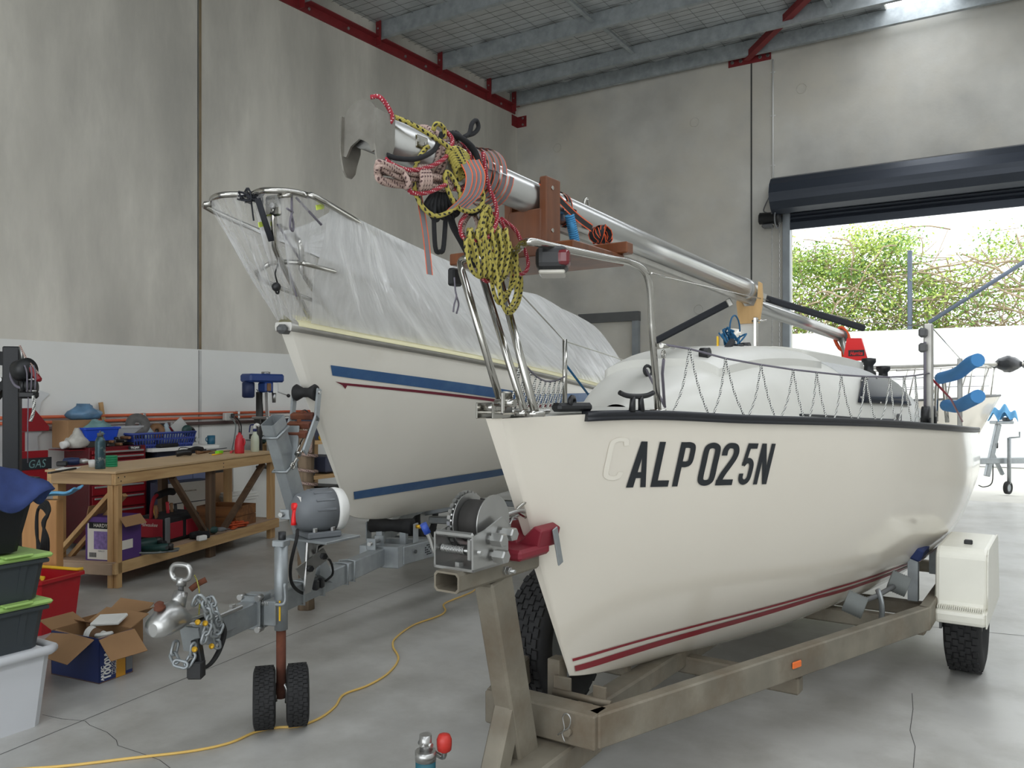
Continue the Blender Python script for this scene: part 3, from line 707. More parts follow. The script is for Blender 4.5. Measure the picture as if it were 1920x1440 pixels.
for poly in stroke([(.33, .8), (.3, .92), (.2, .94), (.1, .9), (.066, .8), (.066, .5), (.066, .2), (.1, .1), (.2, .06), (.3, .1), (.33, .2)], .045):
    V = []
    for gx, gy in poly: zx = 60+170*gx/GW+70*gy-40; V.append(mb.bm.verts.new(NS.on(1120+zx/4, 560+(1365-330*gy)/4, .0025)))
    mb.bm.faces.new(V)
mb.build('faded_letter_outline', 'decal_ghost', boat)
# cabin trunk
CU = [0, .04, .1, .2, .35, .5, .7, .85, 1]; CW = [.06, .22, .33, .43, .52, .59, .67, .71, .73]; CH = [0.005, .07, .145, .235, .298, .322, .345, .352, .33]
CS0, CS1 = 2.98, 6.0
def cabf(u, v):
    u = np.asarray(u, float); v = np.asarray(v, float); w = hermite(CU, CW, u); h = hermite(CU, CH, u); s = CS0+(CS1-CS0)*u; zd = hermite(NBU, NBZS, s-NBS0)
    th = (1-np.abs(v))*PI/2; c = np.clip(np.cos(th), 0, 1)**.5; z = h*np.clip(np.sin(th), 0, 1)**.62
    x = np.sign(v)*w*c*(1-.2*z/np.maximum(h, .01)); return x, s, zd+.015+z+.02*(1-(x/np.maximum(w, .01))**2)
CS = Surf(NB, cabf, .0, 1, 0.001, .999, 160, 100)
mb = MB(); rings = []
for i in range(41):
    u = (i/40)**1.3; q_ = np.linspace(-1, 1, 81); vs = np.sign(q_)*(1-(1-np.abs(q_))**1.4); x, s, z = cabf(np.full(81, u), vs); rings.append(mb.ring([(float(x[k]), float(s[k]), float(z[k])) for k in range(81)]))
mb.skin(rings, closed=False); mb.bm.faces.new(rings[-1]); mb.build('cabin', 'deck_white', boat)
# raised hatch moulding on the cabin top
def patch(S, ua, ub, va, vb, off, n=10, m=14):
    mb = MB(); top = [[S.at(ua+(ub-ua)*i/n, va+(vb-va)*j/m)+Vector((0, 0, off)) for j in range(m+1)] for i in range(n+1)]
    mb.skin([mb.ring(r) for r in top], closed=False)
    rim = [top[i][0] for i in range(n+1)]+top[n][1:]+[top[i][m] for i in range(n-1, -1, -1)]+top[0][m-1:0:-1]
    A = mb.ring(rim); B = mb.ring([p-Vector((0, 0, off+.02)) for p in rim]); mb.skin([A, B], cap0=False, cap1=False); return mb
patch(CS, .14, .50, -.52, .52, .035).build('hatch_moulding', 'deck_white', boat)
patch(CS, .56, .84, -.60, .60, .006).build('nonskid_panel', 'nonskid', boat)
patch(CS, .50, .86, -.34, .34, .05).build('companion_slide', 'deck_white', boat)
# cabin window with screws and the slot below it
def on_cab(px, py, off=.004): return CS.on(px, py, off)
WC = [CS.hit(*c) for c in ((1605, 756), (1612, 711), (1686, 712), (1704, 762))]
def wuv(a, b):
    (u0, v0), (u1, v1), (u2, v2), (u3, v3) = WC
    return ((u0*(1-b)+u1*b)*(1-a)+(u3*(1-b)+u2*b)*a, (v0*(1-b)+v1*b)*(1-a)+(v3*(1-b)+v2*b)*a)
mb = MB(); mb.grid(lambda a, b: CS.at(*wuv(a, b))+CS.normal(*wuv(a, b))*.014, 8, 6); win = mb.build('cabin_window', 'smoke_acrylic', boat, solid=.008)
for a in [(1611, 718), (1622, 714), (1640, 713), (1660, 713), (1680, 714), (1608, 748), (1625, 756), (1645, 758), (1668, 760), (1700, 760), (1704, 735)]: 
    MB().ball(on_cab(*a, .019), .006, 6).build('screw', 'stainless', win)
mb = MB(); pts = [on_cab(1500+i*10.5, 782+i*.35, .004) for i in range(18)]; mb.tube(pts, .006, 6); mb.build('toe_slot', 'rub_black', boat)
p = on_cab(1685, 784); mb = MB(); mb.box(p, (.012, .10, .05), -.0, bev=.004); mb.build('vent_plate', 'frame_dark', boat)
# cleats and deck hardware
def cleat(p, L=.16, az=0, mat='black_plastic'):
    mb = MB(); R = Matrix.Rotation(az, 4, 'Z')
    mb.tube([p+R @ Vector((0, a*L, b)) for a, b in ((-.5, .055), (-.3, .045), (0, .042), (.3, .045), (.5, .055))], .009, 8, sm=3)
    for a in (-.14, .14): mb.cyl(p+R @ Vector((0, a*L, -.01)), p+R @ Vector((0, a*L*.8, .045)), .012, .009, 8)
    return mb.build('mooring_cleat', mat, boat)
cleat(NB.px(1194, 766, z=1.452), .17, -.3)
for (x, y) in ((1170, 704),):
    c = on_cab(x, y, .02); MB().torus(c, .022, .007, (1, -.4, .2), 14, 6).build('deck_eye', 'black_plastic', boat)
MB().tube([on_cab(1172, 706, .03), on_cab(1172, 706, .03).lerp(NB.px(1247, 763, s=2.86), .5), NB.px(1247, 763, s=2.86)], .005, 6).build('jib_sheet', 'line_grey', boat)
for px, py in ((1322, 663), (1385, 655), (1398, 652)):
    mb = MB(); p = NB.px(px, py, x=.18); mb.cyl(p+Vector((-.02, 0, 0)), p+Vector((.02, 0, 0)), .026, n=14); mb.box(p+Vector((0, 0, -.015)), (.012, .04, .07), bev=.003); mb.build('turning_block', 'black_plastic', boat)
for px, py in ((1493, 667), (1507, 671), (1530, 677)):
    u, v = CS.hit(px, py+6); p = CS.at(u, v); mb = MB(); mb.box(p+Vector((0, 0, .02)), (.10, .045, .03), .2, bev=.006); mb.build('rope_clutch', 'cloth_dark', boat)
CWP = {}
for px, x_, s_ in ((1656, .42, 5.72), (1682, .47, 5.92)):
    u_ = (s_-CS0)/(CS1-CS0); v_ = min((abs(CS.at(u_, v/200).x-x_), v/200) for v in range(2, 199))[1]; CWP[px] = CS.at(u_, v_)
for px, py, h in ((1656, 682, .09), (1682, 684, .08)):
    p = CWP[px]; mb = MB(); mb.lathe([(.045, -.03), (.045, 0), (.03, .015), (.028, h*.5), (.044, h*.75), (.044, h), (.012, h+.005)], p+Vector((0, 0, .002)), (0, 0, 1), 16); mb.build('sheet_winch', 'black_plastic', boat)
# mast step column, sign, tangled blue line
def upx(px0, py0, px1, py1, x): return NB.px(px0, py0, x=x), NB.px(px1, py1, x=x)
a, b = upx(1370, 660, 1370, 602, .05)
mb = MB(); mb.lathe([(.058, 0), (.058, (b.z-a.z)*.95), (.03, b.z-a.z)], (a.x, a.y, a.z-.04), (0, 0, 1), 18); mb.build('mast_step_tube', 'gelcoat', boat)
a, b = upx(1403, 660, 1403, 603, -.02)
mb = MB(); mb.box((a.x, a.y, (a.z+b.z)/2), (.09, .06, b.z-a.z+.05), bev=.012); mb.build('tabernacle', 'white_plastic', boat)
a, b = upx(1417, 662, 1417, 595, .05)
mb = MB(); mb.box((a.x, a.y, (a.z+b.z)/2), (.02, .03, b.z-a.z), bev=.003)
for t in (.15, .9): mb.cyl((a.x-.02, a.y, a.z+(b.z-a.z)*t), (a.x+.06, a.y, a.z+(b.z-a.z)*t), .006, n=8)
mb.build('step_bracket', 'stainless', boat)
a = NB.px(1346, 648, x=.1); mb = MB(); mb.box(a, (.008, .085, .085), .3, bev=.002); sg = mb.build('yellow_sign', 'sign_yellow', boat)
ux = Vector((math.sin(.3)*-1, math.cos(.3), 0)); rz = Matrix.Rotation(.3, 4, 'Z'); ux = rz @ Vector((0, 1, 0)); nn = rz @ Vector((1, 0, 0))
mb = MB(); text_mesh(mb, 'KE', a+nn*.006+Vector((0, 0, -.033)), ux, (0, 0, 1), .034, .0); text_mesh(mb, 'V', a+nn*.006+Vector((0, 0, .002)), ux, (0, 0, 1), .034, .0); mb.build('lettering', 'decal_black', sg)
rnd = random.Random(11); mb = MB(); c = NB.px(1372, 640, x=.12)
for k in range(7):
    pts = [c+Vector((rnd.uniform(-.04, .04), rnd.uniform(-.10, .10), rnd.uniform(-.06, .06))) for _ in range(6)]; mb.tube(pts, .0045, 5, True, 6)
d = NB.px(1378, 620, x=.12)
mb.tube([d+Vector((0, .075*math.cos(t), .075*math.sin(t))) for t in [k*.5 for k in range(13)]], .004, 5, sm=3)
lone('blue_line_tangle', mb, 'line_blue', NB, 'tangle of thin blue cord hung on the mast step', 'rope')
mb = MB(); mb.box(NB.px(1366, 650, x=.17), (.03, .13, .03), Matrix.Rotation(.5, 3, 'X'), bev=.008); mb.build('block_pack', 'cloth_dark', boat)
# pulpit in stainless tube
RP = .0125
def T(px, py, z): return NB.px(px, py, z=z)
top_z = 1.95
p_port_base = edge_px(NS, 1234, None, .03); p_port_base.z += .01
ptop = [p_port_base, p_port_base+(NB.px(1222, 610, s=p_port_base.y-.03)-p_port_base)*1.0, NB.px(1218, 540, s=p_port_base.y-.06), NB.px(1207, 507, s=p_port_base.y-.09), NB.px(1180, 492, s=p_port_base.y-.15), T(1140, 484, top_z), T(1040, 463, top_z), T(1000, 454, top_z), T(982, 456, top_z), T(972, 466, top_z-.01), T(950, 478, top_z), T(905, 484, top_z), T(876, 484, top_z), T(864, 492, top_z-.01), T(866, 510, top_z-.05)]
base_a = Vector((-.05, NBS0+.07, 1.45))
la = NB.px(943, 768, z=1.452)
mb = MB(); mb.tube(ptop[:1]+cr(ptop[1:], 5)+[la], RP, 10); mb.build('pulpit_rail', 'stainless', boat)
for (bx, by, tx, ty) in ((983, 771, 899, 500), (1003, 772, 929, 492)):
    mb = MB(); mb.tube([NB.px(bx, by, z=1.45), NB.px(tx, ty, z=1.93)], RP, 10); mb.build('pulpit_leg', 'stainless', boat)
mb = MB(); a = NB.px(950, 768, z=1.455); mb.box(a+Vector((0, 0, .02)), (.012, .07, .07), .2, bev=.01); mb.cyl(a+Vector((-.04, 0, .02)), a+Vector((.03, 0, .02)), .012, n=8); mb.build('anchor_bracket', 'stainless', boat)
mb = MB()
for p in (p_port_base, NB.px(983, 772, z=1.45), NB.px(1003, 773, z=1.45)): mb.cyl(p-Vector((0, 0, .012)), p+Vector((0, 0, .004)), .03, n=14)
mb.build('deck_flange', 'stainless', boat)['kind'] = 'stuff'
# navigation light
p = T(1036, 488, 1.915)
mb = MB(); mb.box(p, (.10, .125, .075), .5, bev=.022, seg=3); nl = mb.build('port_light', 'black_plastic', boat)
R5 = Matrix.Rotation(.5, 4, 'Z'); mb = MB(); mb.box(p+R5 @ Vector((.036, -.026, 0)), (.04, .08, .05), .5, bev=.012, seg=2); mb.build('red_lens', 'red_lens', nl)
mb = MB(); mb.box(p+Vector((0, 0, -.042)), (.08, .11, .012), .5, bev=.004); mb.build('lens_base', 'clear_lens', nl)
# stanchions, lifelines and the zig-zag net
KN = [(1293, 654), (1360, 672), (1427, 684), (1487, 693), (1531, 698), (1577, 703), (1623, 706), (1669, 707), (1695, 706), (1716, 704)]
FT = [((1257, 781), (1327, 778)), ((1333, 785), (1394, 781)), ((1399, 787), (1452, 784)), ((1460, 789), (1506, 785)), ((1513, 793), (1549, 788)), ((1560, 794), (1597, 788)), ((1604, 796), (1640, 789)), ((1647, 796), (1676, 791)), ((1683, 797), (1708, 793)), ((1715, 797), (1722, 794))]
LL = [NB.px(1238, 645, s=p_port_base.y-.02)]+[edge_px(NS, a, b, .04) for a, b in KN]
ln = thing('lifeline_net', 'wire lifeline with speckled cord zig-zag netting along the lettered side', 'netting', NB)
endp = edge_px(NS, 1742, 700, .05)
mb = MB(); mb.tube([NB.px(1222, 512, s=p_port_base.y-.09), NB.px(1250, 520, s=3.0), NB.px(1410, 556, s=4.5), NB.px(1620, 604, s=6.3), edge_px(NS, 1742, 612, .06)], .003, 5); mb.build('upper_wire', 'stainless', ln)
mb = MB(); mb.tube(LL+[endp], .004, 6); mb.build('lifeline_wire', 'line_grey', ln)
for (kx, ky), (f1, f2), q in zip(KN, FT, LL[1:]):
    for f in (f1, f2):
        e = edge_px(NS, f[0], f[1], -.0); e.x += .004
        mid = (q+e)/2+Vector((.0, (q.y-e.y)*.12, -.02)); mb = MB(); mb.tube([q, mid, e], .0042, 5, sm=4); mb.build('net_cord', 'net_cord', ln)
mb = MB(); p = NB.px(1240, 648, s=p_port_base.y-.02); mb.tube([p, NB.px(1262, 651, s=2.86)], .009, 8); mb.torus(p+Vector((0, .02, -.03)), .014, .004, (1, 0, 0), 12, 5); mb.build('turnbuckle', 'stainless', ln)
mb = MB(); mb.tube([p+Vector((0, .02, -.05)), NB.px(1242, 700, s=2.82), NB.px(1246, 762, s=2.85)], .006, 6); mb.build('lashing', 'line_grey', ln)
# the other side's stanchion, wires and net, seen across the foredeck
def sedge(u, dz=0.0): return edge(nbf, u, .04, dz, -1)
lo_, hi_ = .3, 3.0
for _ in range(40):
    m_ = (lo_+hi_)/2; w_ = NB.w(*sedge(m_)); lo_, hi_ = (m_, hi_) if 960+FPX*w_.x/w_.y < 1059 else (lo_, m_)
us_ = lo_; sb_ = sedge(us_); yw = NB.w(*sb_).y; zt_s = EYE+(HORIZON-636)*yw/FPX
MB().cyl(sb_, Vector((sb_.x, sb_.y, zt_s)), .012, n=10).build('stanchion', 'stainless', boat)
zl_s = EYE+(HORIZON-706)*yw/FPX
pul_s = Vector((-.2, NBS0+.35, 1.93))
MB().tube([pul_s, Vector((sb_.x, sb_.y, zt_s-.01)), sedge(3.6, zt_s-sb_.z-.03), sedge(4.4, zt_s-sb_.z-.05)], .003, 5).build('upper_wire', 'stainless', ln)
KS = [sedge(.42+(us_-.42)*k/9, (zl_s-sb_.z)*(.75+.25*abs(2*k/9-1)**2)+.0) for k in range(10)]
MB().tube(KS, .004, 6).build('lifeline_wire', 'line_grey', ln)
for k in range(10):
    for du in (-.06, .06):
        e = sedge(max(.3, .42+(us_-.42)*k/9+du)); e.x -= .04; MB().tube([KS[k], (KS[k]+e)/2+Vector((0, 0, -.015)), e], .0042, 5, sm=3).build('net_cord', 'net_cord', ln)
MB().tube([Vector((sb_.x, sb_.y, zt_s-.12)), NB.px(1107, 745, s=sb_.y+.4)], .006, 6).build('blue_lanyard', 'line_blue', ln)
# tall square stanchion at the quarter, pushpit posts
def post_px(name, px, y0, y1, inset, w, mat, par):
    a = edge_px(NS, px, None, inset); b = edge_px(NS, px, y0, inset); a.z -= .0
    mb = MB(); mb.box((a.x, a.y, (a.z+b.z)/2), (w, w, b.z-a.z), bev=w*.15); return mb.build(name, mat, par), a, b
_, a, b = post_px('quarter_post', 1741, 607, 797, .06, .045, 'alloy_dull', boat)
mb = MB()
for z in (.02, .10): mb.box(b+Vector((-.02, -.05, -z-.03)), (.04, .05, .05), bev=.01)
mb.build('post_block', 'frame_dark', boat)['kind'] = 'stuff'
MB().tube([b+Vector((-.01, -.06, -.1)), a+Vector((-.01, -.05, .05))], .007, 6).build('backstay_tackle', 'line_grey', boat)
for dy in (-.1, .12):
    mb = MB(); mb.lathe([(.02, -.02), (.045, -.018), (.045, .018), (.02, .02)], a+Vector((.0, dy, .06)), (1, 0, 0), 16); mb.box(a+Vector((0, dy, .02)), (.05, .03, .05)); mb.build('footblock', 'black_plastic', boat)
_, a2, b2 = post_px('pushpit_post', 1829, 672, 800, .10, .03, 'alloy_dull', boat)
MB().tube([b+Vector((.02, 0, -.3)), (b+a2)/2+Vector((.02, .05, -.1)), a2+Vector((.02, -.05, .05))], .006, 6).build('stay', 'stripe_red', boat)
MB().tube([b, b2], .003, 5).build('stay_wire', 'stainless', boat)
tr0 = edge(nbf, 4.9, .1, 0.0); c1, c2 = NB.px(1756, 712, s=6.7), NB.px(1768, 792, s=6.7)
mb = MB(); mb.tube([NB.px(1755, 790, s=6.6), NB.px(1757, 724, s=6.6), NB.px(1765, 706, s=6.6), NB.px(1770, 720, s=6.6), NB.px(1776, 792, s=6.6)], .014, 8, sm=4); mb.build('boarding_ladder', 'stainless', boat)
mb = MB(); mb.tube([NB.px(1764, 709, s=6.6), NB.px(1795, 700, s=6.2), NB.px(1818, 682, s=5.9), NB.px(1834, 675, s=5.8)], .042, 12, sm=6)
o = lone('foam_noodle', mb, 'noodle_blue', NB, 'upper blue foam tube wrapped round the stern rail', 'foam tube')
mb = MB(); mb.tube([NB.px(1774, 760, s=6.6), NB.px(1795, 762, s=6.3), NB.px(1815, 753, s=6.0), NB.px(1834, 743, s=5.8)], .042, 12, sm=6)
o = lone('foam_noodle', mb, 'noodle_blue', NB, 'lower blue foam tube curved under the stern rail', 'foam tube')
# ---------------------------------------------------------------- mast with its end fitting
MA, MZ = NB.px(682, 238, x=0), Vector((0, 4.63, 2.085))
MD = (MZ-MA).normalized(); MU = Vector((0, 0, 1))-MD*MD.z; MU.normalize(); MXr = Vector((1, 0, 0))
mast = thing('mast', 'silver aluminium mast lying along the boat on timber supports', 'mast', NB)
def ell(c, rx, rz, n=28): return [c+MXr*rx*math.cos(2*PI*k/n)+MU*rz*math.sin(2*PI*k/n) for k in range(n)]
mb = MB(); mb.skin([mb.ring(ell(MA, .047, .056)), mb.ring(ell(MZ, .047, .056))]); mb.build('mast_tube', 'alloy', mast)
mb = MB(); mb.bar(MA-MU*.066+MD*.9, MZ-MU*.066, .022, .022, MU); mb.build('sail_track', 'alloy_dull', mast)
# fork fitting: round-topped stainless plate with two ears
e0 = MA-MD*.015; th = MD*.006
arc = [(.062*math.cos(t), .004+.062*math.sin(t)) for t in [PI*k/14 for k in range(15)]]
mb = MB(); mb.prism(arc+[(-.062, -.07), (-.045, -.075), (-.03, -.05), (0, -.035), (.03, -.05), (.045, -.075), (.062, -.07)], e0, MXr, MU, th); mb.build('end_plate', 'plate_steel', mast)
for sx in (-1, 1):
    mb = MB(); ear = [(-.01, .03), (.062, .03), (.062, -.05), (.05, -.085), (.045, -.108), (.033, -.122), (.015, -.122), (.003, -.108), (-.004, -.085), (-.01, -.06)]
    mb.prism(ear, e0+MXr*sx*.060, MD, MU, MXr*.005); ea = mb.build('fork_ear', 'plate_steel', mast)
    MB().cyl(e0+MXr*sx*.0585+MD*.025-MU*.10, e0+MXr*sx*.066+MD*.025-MU*.10, .008, n=12).build('pin_hole', 'wire', ea)
pl = [(.24, .0), (.62, -.0)]
for dpos in (.17, .95):
    c = MA+MD*dpos+MXr*.05; mb = MB(); mb.box(c, (.006, .05, .035), bev=.003)
    hp = mb.build('halyard_plate', 'stainless', mast)
    for dd in (-.016, .016): MB().cyl(c+MD*dd, c+MD*dd+MXr*.006, .006, n=8).build('rivet', 'alloy_dull', hp)
MB().torus(MA+MD*1.18+MU*.055, .03, .006, (1, .2, 0), 16, 6).build('eye_ring', 'stainless', mast)
mb = MB(); mb.skin([mb.ring(ell(MZ-MD*.10, .05, .059)), mb.ring(ell(MZ+MD*.01, .05, .059))]); mb.build('mast_collar', 'alloy', mast)
# spreaders with black covers
for (x0, y0, x1, y1, xx, lab) in ((1372, 565, 1228, 640, -.06, 1), (1424, 556, 1622, 616, .06, 2)):
    a = NB.px(x0, y0, x=xx*.5); 
    if lab == 1: b = NB.px(x1, y1, s=a.y-.15)
    else: b = NB.px(x1, y1, s=a.y+.35)
    mb = MB(); mb.bar(a, b, .022, .038, (0, 0, 1), .008); mb.build('spreader', 'cloth_dark', mast)
    mb = MB(); mb.bar(a, a+(b-a)*.06, .03, .045, (0, 0, 1), .004); mb.build('spreader_socket', 'alloy_dull', mast)
# timber mast supports
sup = thing('mast_crutch', 'varnished brown timber crutch and board lashed across the bow rail under the mast', 'mast support', NB)
mz = MA+MD*((2.56-MA.y)/MD.y)
mb = MB(); mb.box((-.05, 2.47, 1.972), (.50, .36, .04), bev=.004); mb.build('cross_board', 'varnish_wood', sup)
for dx, h in ((-.07, .15), (.07, .225)):
    mb = MB(); mb.box((dx, 2.36, 1.992+h/2), (.03, .09, h), bev=.004); mb.build('cheek', 'varnish_wood', sup)
mb = MB(); mb.box((0, 2.325, 1.992+.06), (.13, .03, .12), bev=.004); bl = mb.build('block', 'varnish_wood', sup)
mb = MB(); mb.box((.0, 2.635, 2.012), (.46, .05, .04), bev=.004); mb.build('batten', 'varnish_wood', sup)
for dx, dz in ((.085, .19), (.085, .05)): MB().cyl((dx, 2.35, 1.992+dz), (dx+.003, 2.35, 1.992+dz), .007, n=10).build('screw', 'stainless', sup)
a = NB.px(1398, 600, x=0); sp2 = thing('ply_crutch', 'tall plywood crutch holding the mast above the cabin', 'mast support', NB)
z0, z1 = NB.px(1398, 605, x=0).z, NB.px(1412, 535, x=0).z; sc = MZ.y+.03
poly = [(-.055, z0), (.055, z0), (.07, z0+.09), (.075, z0+.14), (.07, z1), (.055, z1+.01), (.05, z1-.08), (.03, z1-.125), (-.03, z1-.125), (-.05, z1-.08), (-.058, z1-.07), (-.07, z0+.12)]
mb = MB(); mb.prism(poly, (0, sc-.05, 0), (1, 0, 0), (0, 0, 1), (0, .03, 0)); mb.build('crutch_plate', 'ply', sp2)
# boom, its gallows tube and the red rudder blade
bm_ = thing('boom', 'silver boom resting low behind the plywood crutch with an orange tie', 'boom', NB)
a, b = NB.px(1412, 572, s=4.72), NB.px(1578, 630, s=6.2)
mb = MB(); mb.tube([a, b], .04, 16); mb.build('boom_tube', 'alloy', bm_)
mb = MB(); mb.cyl(b-(b-a)*.02, b+(b-a)*.02, .043, n=16); mb.build('end_cap', 'frame_dark', bm_)
pm('orange_cord', (222, 84, 40), .7)
mb = MB(); mb.tube([b+Vector((0, 0, .06)), b+Vector((.05, .0, -.02)), b+Vector((0, 0, -.1)), b+Vector((-.05, 0, 0))], .012, 6, True, 4); mb.tube([b, b+Vector((.0, .05, -.18))], .01, 6); mb.build('orange_tie', 'orange_cord', bm_)
mb = MB(); mb.tube([NB.px(1576, 632, s=6.15), NB.px(1590, 672, s=6.0)], .02, 10); mb.build('gallows_tube', 'alloy_dull', boat)
rd = thing('rudder_blade', 'bright red tapered plate with white-on-black lettering standing on the boat', 'rudder', NB)
q = [NB.px(px, py, s=5.9) for px, py in ((1580, 676), (1588, 634), (1614, 634), (1626, 676))]
mb = MB(); A = mb.ring(q); B = mb.ring([p+Vector((0, .04, 0)) for p in q]); mb.skin([A, B]); mb.build('plate', 'signal_red', rd)
c = (q[0]+q[3])/2; mb = MB(); mb.box((c.x+.01, 5.897, c.z+.05), (.10, .004, .04)); lb = mb.build('name_panel', 'decal_black', rd)
mb = MB(); text_mesh(mb, 'Hurrica', (c.x+.01, 5.893, c.z+.037), (1, 0, 0), (0, 0, 1), .034, .001, .3, .75, .001); mb.build('lettering', 'signal_red', lb)
# ---------------------------------------------------------------- far boat under plastic
fboat = thing('wrapped_sailing_boat', 'cream sailing boat with blue and maroon stripes, its deck wrapped in clear plastic', 'boat', FB)
hull_mesh(fbf, 5.75, 50, 26).build('hull', 'gelcoat_far', fboat)
deck_mesh(fbf, 5.75).build('deck', 'deck_white', fboat)
FBZK = [.826, .776, .733, .709, .681, .684, .709, .739, .774]
zstripe(FS_, FBZK, FBZS, FBU, [(622, 704), (760, 722), (900, 742), (1000, 757)], [(620, 685), (760, 702), (900, 724), (1000, 739)], 5.6).build('blue_sheer_stripe', 'stripe_blue', fboat)
zstripe(FS_, FBZK, FBZS, FBU, [(647, 722.5), (760, 733), (900, 750), (1000, 764)], [(634, 717), (760, 728), (900, 745), (1000, 759)], 5.6).build('maroon_stripe', 'stripe_maroon', fboat)
mb = MB(); mb.bm.faces.new([mb.bm.verts.new(FS_.on(*p, .0035)) for p in ((628, 715), (650, 719), (650, 723), (647, 729), (641, 722))]); mb.build('stripe_barb', 'stripe_maroon', fboat)
zstripe(FS_, FBZK, FBZS, FBU, [(664, 936), (760, 921), (880, 901), (950, 889)], [(662, 922), (760, 906), (880, 888), (950, 877)], 5.6).build('blue_waterline_stripe', 'stripe_blue', fboat)
for side in (1, -1):
    mb = MB(); rings = []
    for k in range(50):
        u = 5.75*k/49; e = edge(fbf, u, 0, 0, side); rings.append(mb.ring([e+Vector((side*a, -.01 if k == 0 else 0, b)) for a, b in ((-.03, .02), (.012, .018), (.016, 0), (.012, -.022), (-.03, -.022))]))
    mb.skin(rings); mb.build('gunwale_moulding', 'alloy_dull', fboat)
    mb = MB(); rings = []
    for k in range(60):
        u = .03+5.6*k/59; e = edge(fbf, u, 0, 0, side); w = .03+.008*math.sin(u*9); rings.append(mb.ring([e+Vector((side*.019, 0, .004)), e+Vector((side*.017, 0, .021)), e+Vector((-side*.02, 0, .027+w))]))
    mb.skin(rings, closed=False); mb.build('masking_tape', 'tape_cream', fboat)
mb = MB(); mb.box((0, FBS0+.0, 1.815), (.05, .09, .045), bev=.015); mb.build('stem_plate', 'frame_dark', fboat)
# pulpit
ZP = 2.36
f0 = FB.px(470, 366, x=0)
def fp(px, py, x): return FB.px(px, py, x=x)
lead = [fp(482, 360, .05), fp(500, 357, .12), fp(540, 359, .2), fp(575, 366, .25), fp(610, 380, .3)]
end = Vector((.28, 4.4, 2.315))
star = [Vector((-p.x, p.y+.02, p.z)) for p in lead]
pul = thing('bow_rail', 'stainless bow rail under the clear plastic, with its square plate and cords', 'rail', FB)
mb = MB(); mb.tube([Vector((-.28, 4.4, 2.315))]+star[::-1]+[f0]+lead+[end], .014, 10, sm=4); mb.build('top_rail', 'stainless', pul)
zd_ = 1.82
a0 = fp(513, 392, .1)
mb = MB(); mb.tube([a0, fp(514, 450, .08), fp(524, 485, .06), Vector((.06, FBS0+.2, zd_))], .014, 10, sm=3); mb.build('rail_leg', 'stainless', pul)
m0 = fp(560, 452, .12); mb = MB(); mb.tube([fp(525, 424, -.1), m0, fp(566, 488, .12), fp(573, 520, .12), Vector((.13, FBS0+.38, zd_))], .014, 10, sm=3); mb.build('rail_leg', 'stainless', pul)
mb = MB(); mb.tube([fp(506, 494, -.05), fp(530, 491, .05), fp(570, 493, .16), fp(580, 497, .2), fp(700, 527, .21), fp(790, 552, .25), Vector((.34, 5.3, 2.02))], .012, 8, sm=3); mb.build('mid_rail', 'stainless', pul)
mb = MB(); mb.tube([fp(506, 494, -.05), Vector((-.2, FBS0+.1, 2.08)), Vector((-.35, 4.6, 2.05))], .012, 8, sm=3); mb.build('mid_rail', 'stainless', pul)
mb = MB(); mb.tube([fp(522, 368, .16), fp(545, 366, .22)], .01, 8); mb.build('cross_rail', 'stainless', pul)
q = fp(513, 386, .1); mb = MB(); mb.box(q, (.085, .02, .095), -.1, bev=.008); pt = mb.build('square_plate', 'stainless', pul); MB().cyl(q+Vector((0, -.01, 0)), q+Vector((0, -.016, 0)), .012, n=10).build('bolt', 'bolt_steel', pt)
mb = MB(); mb.tube([fp(547, 366, .2), fp(547, 400, .2), fp(545, 410, .2), fp(544, 425, .2), fp(549, 433, .2), fp(550, 420, .2), fp(547, 405, .2)], .006, 6, sm=3); mb.tube([fp(538, 391, .2), fp(549, 398, .2)], .005, 6); mb.build('snap_cord', 'line_grey', pul)
mb = MB(); mb.tube([fp(555, 370, .2), fp(603, 422, .27)], .006, 6); mb.tube([fp(520, 420, .1), fp(562, 486, .12)], .005, 6); mb.tube([fp(540, 500, .06), fp(556, 556, .1)], .004, 6); mb.build('stay_cord', 'line_grey', pul)
mb = MB(); mb.tube([fp(483, 372, .06), fp(495, 410, .07), fp(509, 452, .08)], .016, 8, flat=.4); mb.build('black_strap', 'cloth_dark', pul)
rnd = random.Random(4); mb = MB(); c = fp(470, 367, .0)
for k in range(8): mb.tube([c+Vector((rnd.uniform(-.05, .05), rnd.uniform(-.04, .06), rnd.uniform(-.03, .03))) for _ in range(5)], .004, 5, True, 4)
mb.tube([c, fp(474, 400, 0), fp(476, 414, 0)], .004, 5, sm=3); mb.build('lashing', 'cloth_dark', pul)
mb = MB(); mb.tube([fp(522, 495, .03), fp(516, 512, .03), fp(520, 530, .03)], .004, 5, sm=3); mb.ball(fp(518, 538, .03), .022, 10); mb.torus(fp(520, 545, .03), .014, .005, (1, 0, 0), 10, 5); mb.build('snatch_block', 'black_plastic', pul)
# stanchion seen through the film
mb = MB(); mb.tube([Vector((.33, 4.50, 1.77)), fp(800, 560, .25), Vector((.27, 4.25, 2.3))], .012, 8); mb.build('stanchion', 'stainless', pul)
